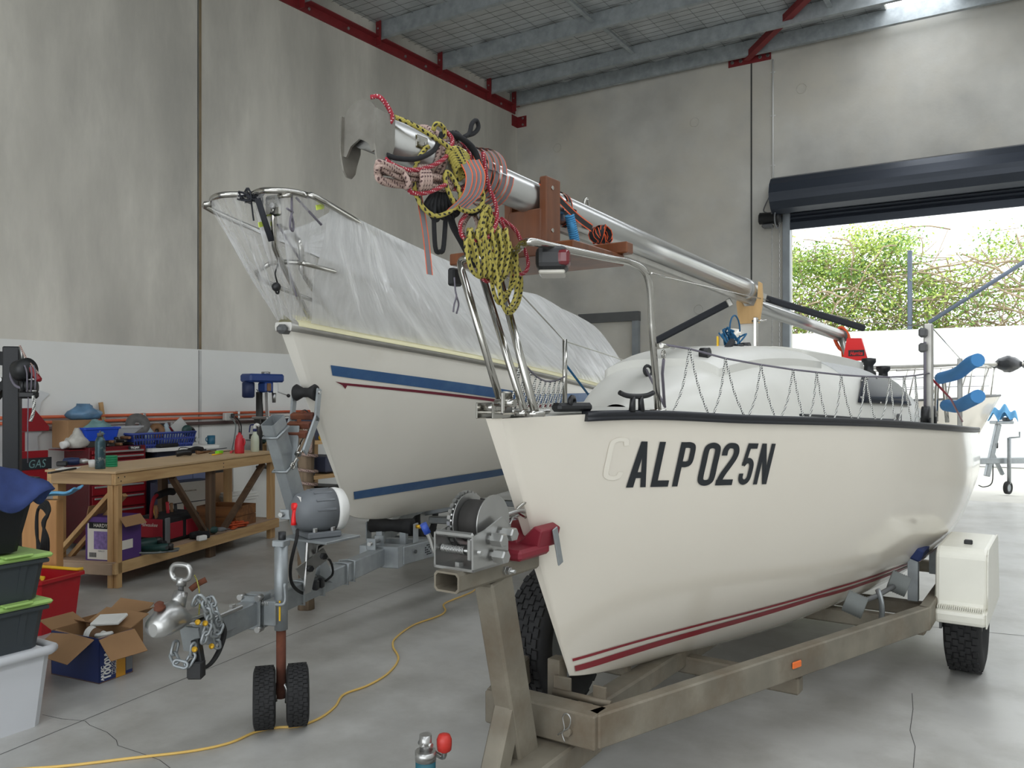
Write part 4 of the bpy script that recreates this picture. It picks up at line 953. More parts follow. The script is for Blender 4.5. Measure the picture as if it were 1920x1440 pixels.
# the plastic wrap: creased film stretched from the tape up to the rail line, closed over the top
def lerp(a, b, t): return a+(b-a)*t
RS_ = [3.45, 4.2, 4.95, 5.6, 6.26, 7.0, 7.7, 8.4, 9.0, 9.25]; RXs = [.30, .33, .36, .44, .56, .60, .6, .6, .55, .5]; RZ = [2.37, 2.345, 2.33, 2.26, 2.28, 2.24, 2.24, 2.22, 2.0, 1.75]
def ridge(s): return Vector((float(hermite(RS_, RXs, s)), s, float(np.interp(s, RS_, RZ))))
wrap = thing('plastic_wrap', 'creased clear plastic film taped along the gunwale of the cream boat', 'plastic sheet', FB)
def side_film(sd, s_top0, u_a, u_b, seed, crease):
    rnd = random.Random(seed); ph = [rnd.uniform(0, 6.28) for _ in range(6)]
    def f(a, b):
        u = u_a+(u_b-u_a)*a; lo = edge(fbf, u, -.018, .03, 1); st = lerp(s_top0, 9.25, a**1.25); hi = ridge(st)
        p = lo.lerp(hi, b); n = Vector((.9, 0, .45)).normalized(); env = math.sin(PI*min(1, b*1.0))**.6 if 0 < b < 1 else 0
        w = crease*env*((1-2*abs(math.sin(a*48+ph[0]+1.2*math.sin(b*3+ph[1]))))*.6+math.sin(a*173+ph[2]+b*4)*.35+math.sin(a*41+b*9+ph[3])*.5)
        p += n*(w-.02*env*(1 if a < .45 else -1.5)); p.x *= sd; return p
    mb = MB(); mb.grid(f, 300, 26); return mb
side_film(1, 3.46, .10, 5.7, 1, .016).build('film_side', 'film', wrap)
side_film(-1, 3.46, .10, 5.7, 2, .011).build('film_side', 'film_thin', wrap)
rnd = random.Random(9)
def topf(a, b):
    s = lerp(3.5, 9.25, a); r = ridge(s); x = lerp(-r.x, r.x, b); k = math.sin(PI*b); return Vector((x, s, r.z-(.10*k if s < 5.2 else -.05*k)+.01*math.sin(a*120+b*3)*k))
mb = MB(); mb.grid(topf, 120, 12); mb.build('film_top', 'film', wrap)
def bowf(a, b):
    ang = lerp(-1, 1, a); lo = Vector((ang*.09, FBS0-.02+.12*ang*ang, 1.86)); k = abs(ang); hp = (f0.lerp(lead[0], k/.2) if k < .2 else lead[0].lerp(lead[2], (k-.2)/.4) if k < .6 else lead[2].lerp(lead[4], (k-.6)/.4)).copy(); hp.x *= (1 if ang > 0 else -1)
    p = lo.lerp(hp, b); p.y += .012*math.sin(a*60+b*4)*math.sin(PI*b); p.x += .008*math.sin(a*80)*math.sin(PI*b); return p
mb = MB(); mb.grid(bowf, 60, 16); mb.build('film_bow', 'film_thin', wrap)
pm('tape_lime', (208, 226, 92), .7)
for px, py, x in ((600, 388, .28), (493, 420, .05)):
    p = FB.px(px, py, x=x); mb = MB(); mb.box(p, (.004, .07, .022), Matrix.Rotation(.3, 3, 'X')); mb.build('lime_tape', 'tape_lime', wrap)
# ================================================================ trailers
pm('galv', (154, 159, 161), .45, metal=.55, var=.12, scale=14, col2=(146, 152, 156), bump=.05, bscale=40)
pm('galv_dusty', (128, 122, 109), .6, metal=.3, var=.2, scale=6, col2=(106, 92, 74), thr=(.45, .75), bump=.05)
pm('zinc', (176, 176, 174), .32, metal=.9, var=.08, scale=9); pm('rust', (92, 52, 38), .9, var=.3, scale=14, col2=(120, 70, 44))
pm('red_poly', (124, 26, 42), .5, var=.06); pm('guard_white', (228, 226, 214), .35, var=.03, scale=5); pm('amber', (228, 110, 40), .3)
pm('blue_grip', (34, 66, 150), .45); pm('drum_strap', (48, 46, 44), .8); pm('tyre', (36, 36, 37), .8, var=.2, scale=20); pm('grey_roller', (106, 110, 108), .6); pm('red_knob', (188, 50, 42), .4)
pm('winch_grey', (104, 108, 112), .5, var=.04); pm('winch_white', (222, 222, 218), .4); pm('brass', (224, 176, 50), .35, metal=.5); pm('label_white', (236, 236, 232), .5); pm('teal_label', (30, 90, 104), .5)
def rhs(p0, p1, w, h, up=(0, 0, 1), bev=.008): return MB().bar(p0, p1, w, h, up, bev)
def hollow(mb, p0, p1, w, h, t=.006, up=(0, 0, 1)):
    """open-ended rectangular tube"""
    p0, p1, up = Vector(p0), Vector(p1), Vector(up); y = (p1-p0).normalized(); x = y.cross(up).normalized(); z = x.cross(y); c = .2
    def rg(p, w, h): return mb.ring([p+x*a*w/2+z*b*h/2 for a, b in ((-1, -1+c*w/h), (-1+c, -1), (1-c, -1), (1, -1+c*w/h), (1, 1-c*w/h), (1-c, 1), (-1+c, 1), (-1, 1-c*w/h))])
    A, B = rg(p0, w, h), rg(p1, w, h); C, D = rg(p0, w-2*t, h-2*t), rg(p1, w-2*t, h-2*t)
    for a, b in ((A, B), (D, C), (C, A), (B, D)):
        for f in mb.skin([a, b], cap0=False, cap1=False): f.smooth = False
    return mb
def tyre(mb, c, R, w, axis, n=48, hub=.55):
    """treaded tyre: body ring with raised tread blocks"""
    c, ax = Vector(c), Vector(axis).normalized(); q = ax.to_track_quat('Z', 'Y')
    prof = [(R*hub, -w*.36), (R*.62, -w*.46), (R*.8, -w*.52), (R*.93, -w*.47), (R*.965, -w*.38), (R*.97, 0), (R*.965, w*.38), (R*.93, w*.47), (R*.8, w*.52), (R*.62, w*.46), (R*hub, w*.36)]
    rs = [mb.ring([c+q @ Vector((r*math.cos(2*PI*k/n), r*math.sin(2*PI*k/n), d)) for k in range(n)]) for r, d in prof]; mb.skin(rs, True, False, False)
    return mb
def tread(mb, c, R, w, axis, rows=5, n=44):
    c, ax = Vector(c), Vector(axis).normalized(); q = ax.to_track_quat('Z', 'Y')
    for r in range(rows):
        d = (r-(rows-1)/2)*w*.86/rows
        for k in range(n):
            a0 = 2*PI*(k+.5*(r % 2)+.08)/n; a1 = a0+2*PI*.80/n; hw = w*.36/rows
            z = .25*hw*(1 if k % 2 else -1)
            V = [q @ Vector((rr*math.cos(a), rr*math.sin(a), d+e+z)) + c for rr in (R*.965, R) for a, e in ((a0, -hw), (a1, -hw), (a1, hw), (a0, hw))]
            vs = [mb.bm.verts.new(v) for v in V]
            for i in ((4, 5, 6, 7), (0, 1, 5, 4), (1, 2, 6, 5), (2, 3, 7, 6), (3, 0, 4, 7)): mb.bm.faces.new([vs[j] for j in i])
    return mb
def wheel(root, c, R, w, axis, rim_mat='zinc', rows=5, nm='tyre', blocks=True):
    ty = tyre(MB(), c, R, w, axis).build(nm, 'tyre', root)
    if blocks: tread(MB(), c, R, w, axis, rows).build('tread', 'tyre', ty)['kind'] = 'stuff'
    mb = MB(); mb.lathe([(R*.56, -w*.36), (R*.52, -w*.2), (R*.3, -w*.1), (R*.2, w*.1), (R*.3, w*.2), (R*.52, w*.3), (R*.56, w*.36)], c, axis, 28); mb.build('rim', rim_mat, root)
# ---------------------------------------------------------------- near trailer
tr = thing('boat_trailer', 'dusty galvanised trailer carrying the lettered boat', 'trailer', NB)
G = 'galv_dusty'
hollow(MB(), (0, 1.898, .955), (0, 2.33, .955), .092, .06).build('winch_beam', G, tr)
ptb = Vector((.0, 2.31, .24)); ptt = Vector((0, 2.13, .93))
rhs(ptt, ptb, .075, .115, (0, -1, 0)).build('winch_post', G, tr)
kk = ptt.lerp(ptb, .62)
rhs(kk+Vector((0, -.02, -.0)), Vector((0, 2.10, .22)), .07, .075, (0, -1, 0)).build('post_brace', G, tr)
dbz = .285
rhs((.05, .9, dbz-.04), (.05, 2.62, dbz), .16, .10).build('drawbar', G, tr)
MB().box((.0, 2.44, .395), (.44, .10, .115), bev=.006).build('front_cross_member', G, tr)
for sx in (1, -1):
    p0 = Vector((sx*.20, 2.42, .395)); p1 = Vector((sx*.90, 4.56, .395)); rhs(p0, p1, .055, .115, bev=.006).build('side_rail', G, tr)
    rhs(p1-Vector((0, .02, 0)), Vector((sx*.90, 6.6, .395)), .055, .115, bev=.006).build('rear_rail', G, tr)
rhs((.03, 2.5, .33), (.03, 4.6, .31), .09, .08).build('centre_spine', G, tr)
for s, z in ((3.55, .29), (4.6, .34), (5.15, .30), (6.3, .33)):
    hw = min(.9, .2+(s-2.42)*.327); rhs((-hw, s, z), (hw, s, z), .07, .075).build('cross_member', G, tr)
q = NB.px(1522, 1237, x=.20+.70*(3.6-2.42)/2.14+.03)
sr = NB.px(1522, 1237, s=3.52); MB().box((.20+.7*(3.46-2.42)/2.14+.036, 3.46, .40), (.008, .06, .028), -.0+Matrix.Identity(3) if False else -.317, bev=.004).build('amber_reflector', 'amber', tr)
# support brackets under the keel
mb = MB(); mb.box((.15, 2.56, .455), (.05, .012, .07), bev=.002); mb.box((-.0, 2.56, .45), (.07, .012, .09), bev=.002); mb.cyl((-.03, 2.55, .44), (.2, 2.55, .44), .012, n=10); mb.build('keel_bracket', G, tr)
mb = MB(); mb.box((-.045, 2.60, .46), (.05, .06, .17), bev=.003); mb.build('spare_bracket', G, tr)
# coupling pin with its clip
pc = NB.px(1065, 1372, s=2.385); mb = MB(); mb.cyl(pc+Vector((0, .02, 0)), pc+Vector((0, -.012, 0)), .014, n=14); pn = mb.build('drawbar_pin', G, tr)
mb = MB(); mb.tube([pc+Vector((-.03, -.014, -.012)), pc+Vector((-.006, -.014, .012)), pc+Vector((-.012, -.014, .05)), pc+Vector((.004, -.014, .065)), pc+Vector((.018, -.014, .05)), pc+Vector((.01, -.014, .02)), pc+Vector((-.014, -.014, -.002)), pc+Vector((-.004, -.014, -.03))], .0025, 6, sm=5); mb.build('r_clip', 'zinc', pn)
# red bow stop
mb = MB(); mb.prism([(-.08, 0), (.08, 0), (.095, .06), (.065, .075), (.0, .015), (-.065, .075), (-.095, .06)], (0, 2.27, 1.0), (1, 0, 0), (0, 0, 1), (0, .12, 0)); mb.build('bow_stop', 'red_poly', tr, bevel=.006)
mb = MB(); mb.box((.0, 2.25, .995), (.17, .18, .035), bev=.01); mb.build('bow_stop_base', 'red_poly', tr)
mb = MB(); mb.box((.10, 2.36, 1.0), (.006, .03, .13), Matrix.Rotation(.3, 3, 'X'), bev=.002); mb.build('bow_stop_bracket', 'galv', tr)
mb = MB(); mb.cyl((.04, 2.13, .955), (.085, 2.13, .955), .006, n=8); mb.hexbolt((.046, 2.13, .955), (1, 0, 0), .014, .01); mb.hexbolt((.058, 2.13, .955), (1, 0, 0), .012, .01); mb.build('clamp_bolt', 'zinc', tr)
# hand winch
wz = .985; ws0, ws1 = 1.93, 2.09
wn_ = thing('hand_winch', 'zinc-plated hand winch with strap drum and blue-tipped lever on the dusty trailer post', 'winch', NB)
for sx in (-1, 1):
    mb = MB(); mb.prism([(ws0, 0), (ws1+.02, 0), (ws1+.02, .115), (ws1-.01, .145), (ws0+.06, .115), (ws0, .105)], (sx*.07-.003, 0, wz), (0, 1, 0), (0, 0, 1), (.006, 0, 0)); mb.build('side_plate', 'zinc', wn_)
MB().box((0, (ws0+ws1)/2, wz+.004), (.146, ws1-ws0, .008)).build('base_plate', 'zinc', wn_)
MB().bar((-.07, ws0+.006, wz+.105), (.07, ws0+.006, wz+.105), .012, .018, bev=.005).build('front_tie', 'zinc', wn_)
dc = Vector((0, 2.07, wz+.125))
MB().lathe([(.066, -.04), (.066, .04)], dc, (1, 0, 0), 28).build('strap_drum', 'drum_strap', wn_)
for d in (-.046, .044): MB().lathe([(.085, d-.002), (.085, d+.002)], dc, (1, 0, 0), 36).build('drum_flange', 'zinc', wn_)
mb = MB(); mb.lathe([(.082, -.064), (.082, -.052)], dc, (1, 0, 0), 36)
for k in range(30):
    a = 2*PI*k/30; p = dc+Vector((-.058, .086*math.cos(a), .086*math.sin(a))); mb.box(p, (.012, .010, .012), Matrix.Rotation(-a, 3, 'X') if False else Matrix.Rotation(a, 3, 'X'))
mb.build('gear_wheel', 'zinc', wn_)
for y, z in ((2.02, .085), (2.075, .095), (2.03, .035)):
    mb = MB(); mb.lathe([(.012, 0), (.012, .008), (.021, .009), (.021, .045), (.018, .05)], (.073, y, wz+z), (1, 0, 0), 6); mb.build('shaft_nut', 'zinc', wn_)
mb = MB(); mb.tube([(-.06+.085*k/120, 1.955+.011*math.cos(k*.84), wz+.055+.011*math.sin(k*.84)) for k in range(121)], .0022, 5); mb.build('ratchet_spring', 'zinc', wn_)
mb = MB(); mb.cyl((-.075, 1.955, wz+.055), (.085, 1.955, wz+.055), .006, n=10); mb.box((.045, 1.965, wz+.06), (.02, .04, .07), bev=.006); mb.build('ratchet_pawl', 'zinc', wn_)
mb = MB(); mb.cyl((-.05, 2.03, wz+.04), (.06, 2.03, wz+.04), .016, n=14); mb.hexbolt((.0, 1.96, wz+.008), (0, 0, 1), .014, .012); mb.build('pinion_shaft', 'zinc', wn_)
hb = NB.px(815, 1028, x=-.085); ht = NB.px(797, 990, x=-.10)
mb = MB(); mb.tube([(-.075, 1.955, wz+.055), hb+Vector((.0, 0, -.01)), hb.lerp(ht, .4), ht], .0075, 8, sm=4); mb.build('lever', 'zinc', wn_)
MB().cyl(hb.lerp(ht, .75), ht+(ht-hb)*.2, .011, n=12).build('lever_grip', 'blue_grip', wn_)
eye_ = NB.px(976, 960, x=0.02)
mb = MB(); mb.bar(dc+Vector((0, .02, .066)), eye_+Vector((0, -.1, .0)), .05, .004); mb.build('winch_strap', 'drum_strap', wn_)
mb = MB(); mb.tube([eye_+Vector((0, -.1, 0)), eye_+Vector((.01, -.03, .008)), eye_+Vector((0, .02, 0)), eye_+Vector((-.01, -.03, -.012)), eye_+Vector((0, -.09, -.008))], .007, 8, sm=4); mb.build('strap_hook', 'zinc', wn_)
MB().tube([eye_+Vector((0, .03, .03)), eye_+Vector((0, -.02, .01)), eye_+Vector((0, .03, -.02))], .006, 8, sm=4).build('bow_eye', 'stainless', boat)
mb = MB(); mb.tube([NB.px(945, 997, x=.03), NB.px(955, 985, x=.03)], .007, 8); mb.tube([NB.px(955, 985, x=.03), NB.px(962, 970, x=.02), NB.px(970, 972, x=.02)], .004, 6, sm=3); mb.build('safety_turnbuckle', 'zinc', wn_)
# wheels, guards
for sx in (1, -1):
    c = Vector((sx*1.03, 5.15, .295)); wheel(tr, c, .295, .175, (1, 0, 0), 'guard_white')
    out = [(4.74, .335), (4.73, .405), (4.80, .42), (4.815, .66), (4.83, .69), (4.87, .71), (5.43, .71), (5.48, .68), (5.56, .4), (5.57, .335)]
    inn = [(5.50, .335), (5.44, .55), (5.36, .64), (5.15, .66), (4.94, .64), (4.86, .55), (4.82, .335)]
    mb = MB(); mb.prism(out+inn, (sx*1.035-.12, 0, 0), (0, 1, 0), (0, 0, 1), (.24, 0, 0)); g = mb.build('mudguard', 'guard_white', tr, bevel=.02)
    MB().prism(out, (sx*1.15, 0, 0), (0, 1, 0), (0, 0, 1), (.006, 0, 0)).build('guard_skirt', 'guard_white', g)
    mb = MB()
    for k in range(22): mb.box((sx*1.035-.10+.20*k/21, 4.77, .418), (.005, .06, .012))
    mb.build('step_rib', 'guard_white', g)['kind'] = 'stuff'
    MB().box((sx*1.05, 5.0, .72), (.04, .03, .025), bev=.005).build('guard_clip', 'black_plastic', g)
    rhs((sx*.9, 5.15, .33), (sx*1.0, 5.15, .30), .06, .06).build('axle_stub', 'frame_dark', tr)
    MB().box((sx*.935, 4.9, .36), (.012, .10, .16)).build('guard_bracket', 'frame_dark', tr)
pm('bunk_blue', (34, 48, 92), .85)
p = NB.px(1745, 1040, x=.82); MB().box((.80, 5.3, .66), (.10, .9, .07), Matrix.Rotation(.35, 3, 'Y'), bev=.01).build('carpet_bunk', 'bunk_blue', tr)
for s in (4.9, 5.7): MB().box((.80, s, .52), (.05, .05, .24)).build('bunk_bracket', 'galv', tr)
# keel rollers on their rocker
ra, rb_ = NB.px(1603, 1133, s=4.15), NB.px(1685, 1094, s=4.55)
for p in (ra, rb_):
    mb = MB(); ax = Vector((.94, .1, -.33)).normalized(); pr = []
    for k in range(19): pr.append((.05+(.004 if k % 2 else 0), -.045+.09*k/18))
    mb.lathe([(.03, -.046)]+pr+[(.03, .046)], p, ax, 22); mb.build('keel_roller', 'grey_roller', tr)
mb = MB(); mb.tube([ra, (ra+rb_)/2+Vector((0, 0, -.01)), rb_], .012, 8); mb.build('roller_axle', 'frame_dark', tr)
mid = (ra+rb_)/2; mb = MB(); mb.tube([mid+Vector((0, 0, .02)), mid+Vector((.02, -.02, -.03)), mid+Vector((.02, 0, -.10)), mid+Vector((.0, .05, -.18))], .018, 8, sm=3, flat=.5); mb.build('roller_arm', 'galv', tr)
# spare wheel tucked beside the bow
wheel(tr, Vector((-.34, 3.10, .46)), .30, .18, (1, .0, 0), 'galv', 6, 'spare_tyre')
rhs((-.23, 3.10, .46), (-.23, 3.10, .36), .05, .05).build('spare_hanger', G, tr)
rhs((-.46, 3.10, .37), (.0, 3.10, .37), .05, .05).build('spare_carrier', G, tr)
# jockey stand with the red knob, standing in front of the post
jb = NB.px(800, 1440, s=1.95)
jk = NB.px(798, 1395, x=-.16); js = thing('jockey_stand', 'trailer jack with a red winding knob at the foot of the dusty trailer post', 'trailer jack', NB)
MB().cyl((jk.x, jk.y, .02), (jk.x, jk.y, jk.z-.06), .027, n=18).build('inner_tube', 'zinc', js)
MB().cyl((jk.x, jk.y, .16), (jk.x, jk.y, jk.z-.035), .0315, n=20).build('outer_tube', 'teal_label', js)
mb = MB(); mb.cyl((jk.x, jk.y, jk.z-.05), (jk.x, jk.y, jk.z-.02), .033, n=20); mb.cyl((jk.x, jk.y, jk.z-.02), (jk.x, jk.y, jk.z+.03), .019, n=16); mb.cyl((jk.x-.025, jk.y, jk.z), (jk.x+.025, jk.y, jk.z), .008, n=8); mb.build('head', 'zinc', js)
MB().box((jk.x+.02, jk.y-.022, jk.z-.09), (.03, .008, .05), .6).build('data_label', 'label_white', js)
kn = NB.px(833, 1393, x=-.12); mb = MB(); mb.tube([(jk.x, jk.y-.02, jk.z+.005), kn+Vector((-.02, 0, -.045)), kn+Vector((0, 0, -.04)), kn], .008, 8, sm=4); mb.build('crank', 'zinc', js)
mb = MB(); mb.lathe([(.009, -.03), (.022, -.022), (.024, -.005), (.024, .012), (.018, .026), (.006, .03)], kn, (0, 0, 1), 10); mb.build('knob', 'red_knob', js)
MB().cyl((jk.x, jk.y, 0), (jk.x, jk.y, .025), .07, n=20).build('foot_plate', 'zinc', js)
# ---------------------------------------------------------------- far trailer
ft = thing('boat_trailer', 'clean galvanised trailer with electric winch under the cream boat', 'trailer', FB)
DZ_ = .52; Gv = 'galv'
def F(px, py, x): return FB.px(px, py, x=x)
rhs((0, 2.95, DZ_), (0, 4.62, DZ_), .075, .105, bev=.006).build('drawbar', Gv, ft)
MB().box((.0, 4.66, DZ_), (.26, .10, .13), bev=.004).build('yoke_plate', Gv, ft)
for sx in (1, -1):
    rhs((sx*.11, 4.68, DZ_), (sx*.62, 6.6, DZ_), .055, .11, bev=.005).build('side_rail', Gv, ft)
    rhs((sx*.62, 6.58, DZ_), (sx*.62, 9.2, DZ_), .055, .11, bev=.005).build('rear_rail', Gv, ft)
for s in (5.6, 6.6, 7.8, 9.0): rhs((-.36-.1*(s-5.6 if s < 6.7 else 1), s, DZ_-.08), (.36+.1*(s-5.6 if s < 6.7 else 1), s, DZ_-.08), .06, .06).build('cross_member', Gv, ft)
for sx in (1, -1):
    wheel(ft, Vector((sx*1.0, 7.7, .31)), .31, .18, (1, 0, 0), 'zinc', 5)
    rhs((sx*.6, 7.7, .40), (sx*.95, 7.7, .33), .06, .06).build('axle_stub', Gv, ft)
q = F(845, 1030, .15); MB().cyl(F(778, 1034, .17), F(778, 1034, .17)+Vector((.01, 0, 0)), .012, n=12).build('rail_hole', 'wire', ft)
# sticker on the rail
a = Vector((.145+.03, 4.86, DZ_)); d = Vector((.51, 1.92, 0)).normalized(); nrm = Vector((d.y, -d.x, 0)); a = Vector((.11, 4.68, DZ_))+d*.22+nrm*.0285
mb = MB(); 
for r in range(5):
    for k in range(6):
        if (r*7+k*5) % 4: mb.box(a+d*(k*.018)+Vector((0, 0, .03-.014*r)), (.001, .013, .008), Matrix((nrm, d, Vector((0, 0, 1)))).transposed())
mb.build('stencil_print', 'decal_black', ft)['kind'] = 'stuff'
# keel roller under the stem
for px, py in ((735, 985),):
    c = F(735, 985, .0); mb = MB(); mb.lathe([(.05, -.14), (.042, -.05), (.036, 0), (.042, .05), (.05, .14)], c, (1, 0, 0), 20); mb.build('keel_roller', 'black_rubber', ft)
    for sx in (-1, 1): MB().box((c.x+sx*.16, c.y, c.z-.04), (.01, .07, .12), bev=.004).build('roller_bracket', Gv, ft); 
    for sx in (-1, 1): MB().box((c.x+sx*.08, c.y, (c.z+DZ_)/2-.03), (.04, .04, c.z-DZ_+.02)).build('roller_stand', Gv, ft)
    MB().cyl((c.x+.165, c.y, c.z), (c.x+.19, c.y, c.z), .012, n=8).build('roller_pin', 'brass', ft)
MB().box((0, 4.95, DZ_+.035), (.20, .05, .04), bev=.004).build('cross_tube', Gv, ft)
# small pin bracket on the yoke
for dy in (-.05, 0.06): MB().box((-.02, 4.60+dy, DZ_+.085), (.06, .01, .07), bev=.003).build('pin_lug', Gv, ft)
MB().cyl((-.02, 4.52, DZ_+.09), (-.02, 4.68, DZ_+.09), .012, n=10).build('lock_pin', 'zinc', ft)
# clamp on the drawbar
for s, w in ((3.27, .012), (3.33, .06)):
    MB().box((0, s, DZ_), (.10, w, .15), bev=.004).build('clamp_plate', Gv, ft)
for s, sx in ((3.27, -1), (3.27, 1)):
    for dz in (.085, -.085): MB().cyl((sx*.045, s-.02, DZ_+dz*.82), (sx*.045, s+.02, DZ_+dz*.82), .014, n=8).build('clamp_bolt', 'zinc', ft)
for s in (3.66, 3.86, 4.12, 4.2):
    mb = MB(); mb.tube([(.0, s, DZ_+.06), (.046, s, DZ_+.056), (.046, s, DZ_-.056), (-.046, s, DZ_-.056), (-.046, s, DZ_+.056)], .006, 6, True); mb.build('u_bolt', Gv, ft)
# coupling head
ch = thing('tow_coupling', 'cast tow coupling with pull ring, rusty latch and shackled chains', 'coupling', FB)
tip = F(312, 1170, 0)
cz = tip.z
mb = MB(); rings = []
for s, w, zt, zb in ((tip.y-.075, .02, .02, -.03), (tip.y-.06, .05, .045, -.04), (tip.y-.02, .062, .075, -.04), (tip.y+.03, .062, .085, -.035), (tip.y+.07, .055, .06, -.03), (tip.y+.10, .05, .02, -.025), (tip.y+.15, .05, .010, -.025), (tip.y+.22, .055, .006, -.02)):
    rings.append(mb.ring([Vector((w*math.cos(t), s, cz+(zt if math.sin(t) > 0 else -zb)*math.sin(t))) for t in [2*PI*k/16 for k in range(16)]]))
mb.skin(rings); mb.build('ball_head', 'zinc', ch)
MB().box((0, tip.y+.27, cz-.03), (.13, .28, .018), bev=.004).build('base_plate', 'zinc', ch)
mb = MB(); mb.lathe([(.012, 0), (.022, .008), (.022, .016), (.016, .02), (.018, .03), (.010, .036)], (0, tip.y-.035, cz+.06), (0, -.25, 1), 12); mb.build('grease_nipple', 'rust', ch)
nk = Vector((.0, tip.y+.06, cz+.05)); nt_ = nk+Vector((.0, .025, .055))
MB().cyl(nk, nt_, .032, .027, 18).build('neck', 'zinc', ch)
MB().cyl(nt_, nt_+Vector((0, 0, .03)), .011, n=12).build('lock_rod', 'frame_dark', ch)
hd = nt_+Vector((0, 0, .022)); MB().cyl(hd, hd+Vector((0, .004, .032)), .02, n=16).build('ring_socket', 'zinc', ch)
rc = hd+Vector((0, 0, .055)); mb = MB(); mb.tube([rc+FB.b*0+Vector((a*.042, 0, b*.028)) for a, b in ((-.6, -1), (.6, -1), (1, -.4), (1, .4), (.6, 1), (-.6, 1), (-1, .4), (-1, -.4))], .0105, 10, True, 4); mb.build('pull_ring', 'zinc', ch)
mb = MB(); mb.tube([hd+Vector((.02, .03, -.02)), hd+Vector((.04, .05, .0)), hd+Vector((.065, .07, .015))], .012, 8, sm=3, flat=.4); mb.build('latch', 'rust', ch)
rope_mat('tracer_cord', (190, 184, 90), (40, 40, 38), 60, .2)
mb = MB(); mb.tube([hd+Vector((.04, .03, .04)), hd+Vector((.05, .04, .0)), hd+Vector((.05, .05, -.06)), hd+Vector((.045, .05, -.13))], .003, 5, sm=3); mb.build('tag_cord', 'tracer_cord', ch)
for x, y in ((.045, .2), (-.045, .2), (.045, .36), (-.045, .36)): MB().hexbolt((x, tip.y+y, cz-.02), (0, 0, 1), .014, .014).build('mount_bolt', 'zinc', ch)
MB().box((0, tip.y+.3, cz-.075), (.11, .16, .075), bev=.004).build('mount_channel', 'galv', ch)
MB().box((0, tip.y+.15, cz-.10), (.09, .012, .11), Matrix.Rotation(.25, 3, 'X'), bev=.002).build('gusset', 'galv', ch)
mb = MB(); mb.box((0, tip.y+.06, cz-.0), (.05, .1, .02)); 
def link(mb, c, d, n, L=.042, w=.024, r=.006):
    d = Vector(d).normalized(); n = Vector(n); n = (n-d*n.dot(d)).normalized()
    P = [c+d*(L/2-w/2+w/2*math.cos(t))+n*(w/2*math.sin(t)) for t in [PI*(k/6-.5) for k in range(7)]]+[c-d*(L/2-w/2)+d*(w/2*math.cos(t))+n*(w/2*math.sin(t)) for t in [PI*(k/6+.5) for k in range(7)]]
    mb.tube(P, r, 6, True)
def chain(name, label_, pts, par, L=.046):
    P = cr(pts, 12); d = 0.0; last = P[0]; k = 0; acc = []
    tot = [0]
    for a, b in zip(P, P[1:]): tot.append(tot[-1]+(b-a).length)
    n = int(tot[-1]/(L-.014))
    for i in range(n):
        t = (i+.5)*(L-.014); j = max(q for q in range(len(tot)-1) if tot[q] <= t); f = (t-tot[j])/(tot[j+1]-tot[j]); c = P[j].lerp(P[j+1], f); dr = P[j+1]-P[j]
        mb = MB(); link(mb, c, dr, (1, .3, 0) if i % 2 else (0, .3, 1) if abs(dr.normalized().z) < .7 else (.2, 1, 0), L); mb.build(name, 'galv', par)
X = .065
chain('chain_link', '', [F(364, 1133, .05), F(372, 1120, X), F(385, 1135, X+.02), F(392, 1165, X+.03), F(385, 1190, X+.03), F(378, 1215, X+.02)], ch)
chain('chain_link', '', [F(380, 1135, .05), F(395, 1125, X), F(404, 1150, X+.03), F(412, 1175, X+.03), F(402, 1188, X+.03), F(392, 1170, X+.02)], ch)
chain('chain_link', '', [F(404, 1190, X+.02), F(407, 1215, X+.01), F(398, 1222, X)], ch)
chain('chain_link', '', [F(330, 1205, -.02), F(326, 1230, -.01), F(338, 1245, .03), F(355, 1240, .05), F(362, 1218, .06), F(357, 1205, .06)], ch, .055)
for px, py in ((371, 1167), (385, 1169), (365, 1218), (397, 1212)):
    p = F(px, py, X+.035); mb = MB(); mb.lathe([(.006, -.012), (.011, -.01), (.011, .0), (.005, .004), (.005, .016)], p, (.6, -.7, .1), 10); mb.build('shackle_pin', 'brass', ch)
# breakaway plug and cable
pl_ = thing('trailer_plug', 'black trailer plug and socket bracket dangling under the tow coupling', 'plug', FB)
p = F(368, 1245, .06); mb = MB(); mb.box(p+Vector((0, 0, -.02)), (.06, .05, .07), .3, bev=.006); mb.box(p+Vector((0, .01, .05)), (.035, .03, .09), Matrix.Rotation(-.2, 3, 'Y'), bev=.004); mb.build('plug_body', 'black_plastic', pl_)
mb = MB(); mb.tube([F(414, 1163, .05), F(422, 1185, .07), F(412, 1220, .08), F(395, 1245, .08), F(378, 1252, .07), F(366, 1243, .06)], .008, 8, sm=6); mb.tube([F(410, 1160, .05), F(418, 1188, .06), F(408, 1222, .07), F(390, 1248, .07), F(372, 1250, .06)], .007, 8, sm=6); mb.build('cable', 'black_rubber', pl_)
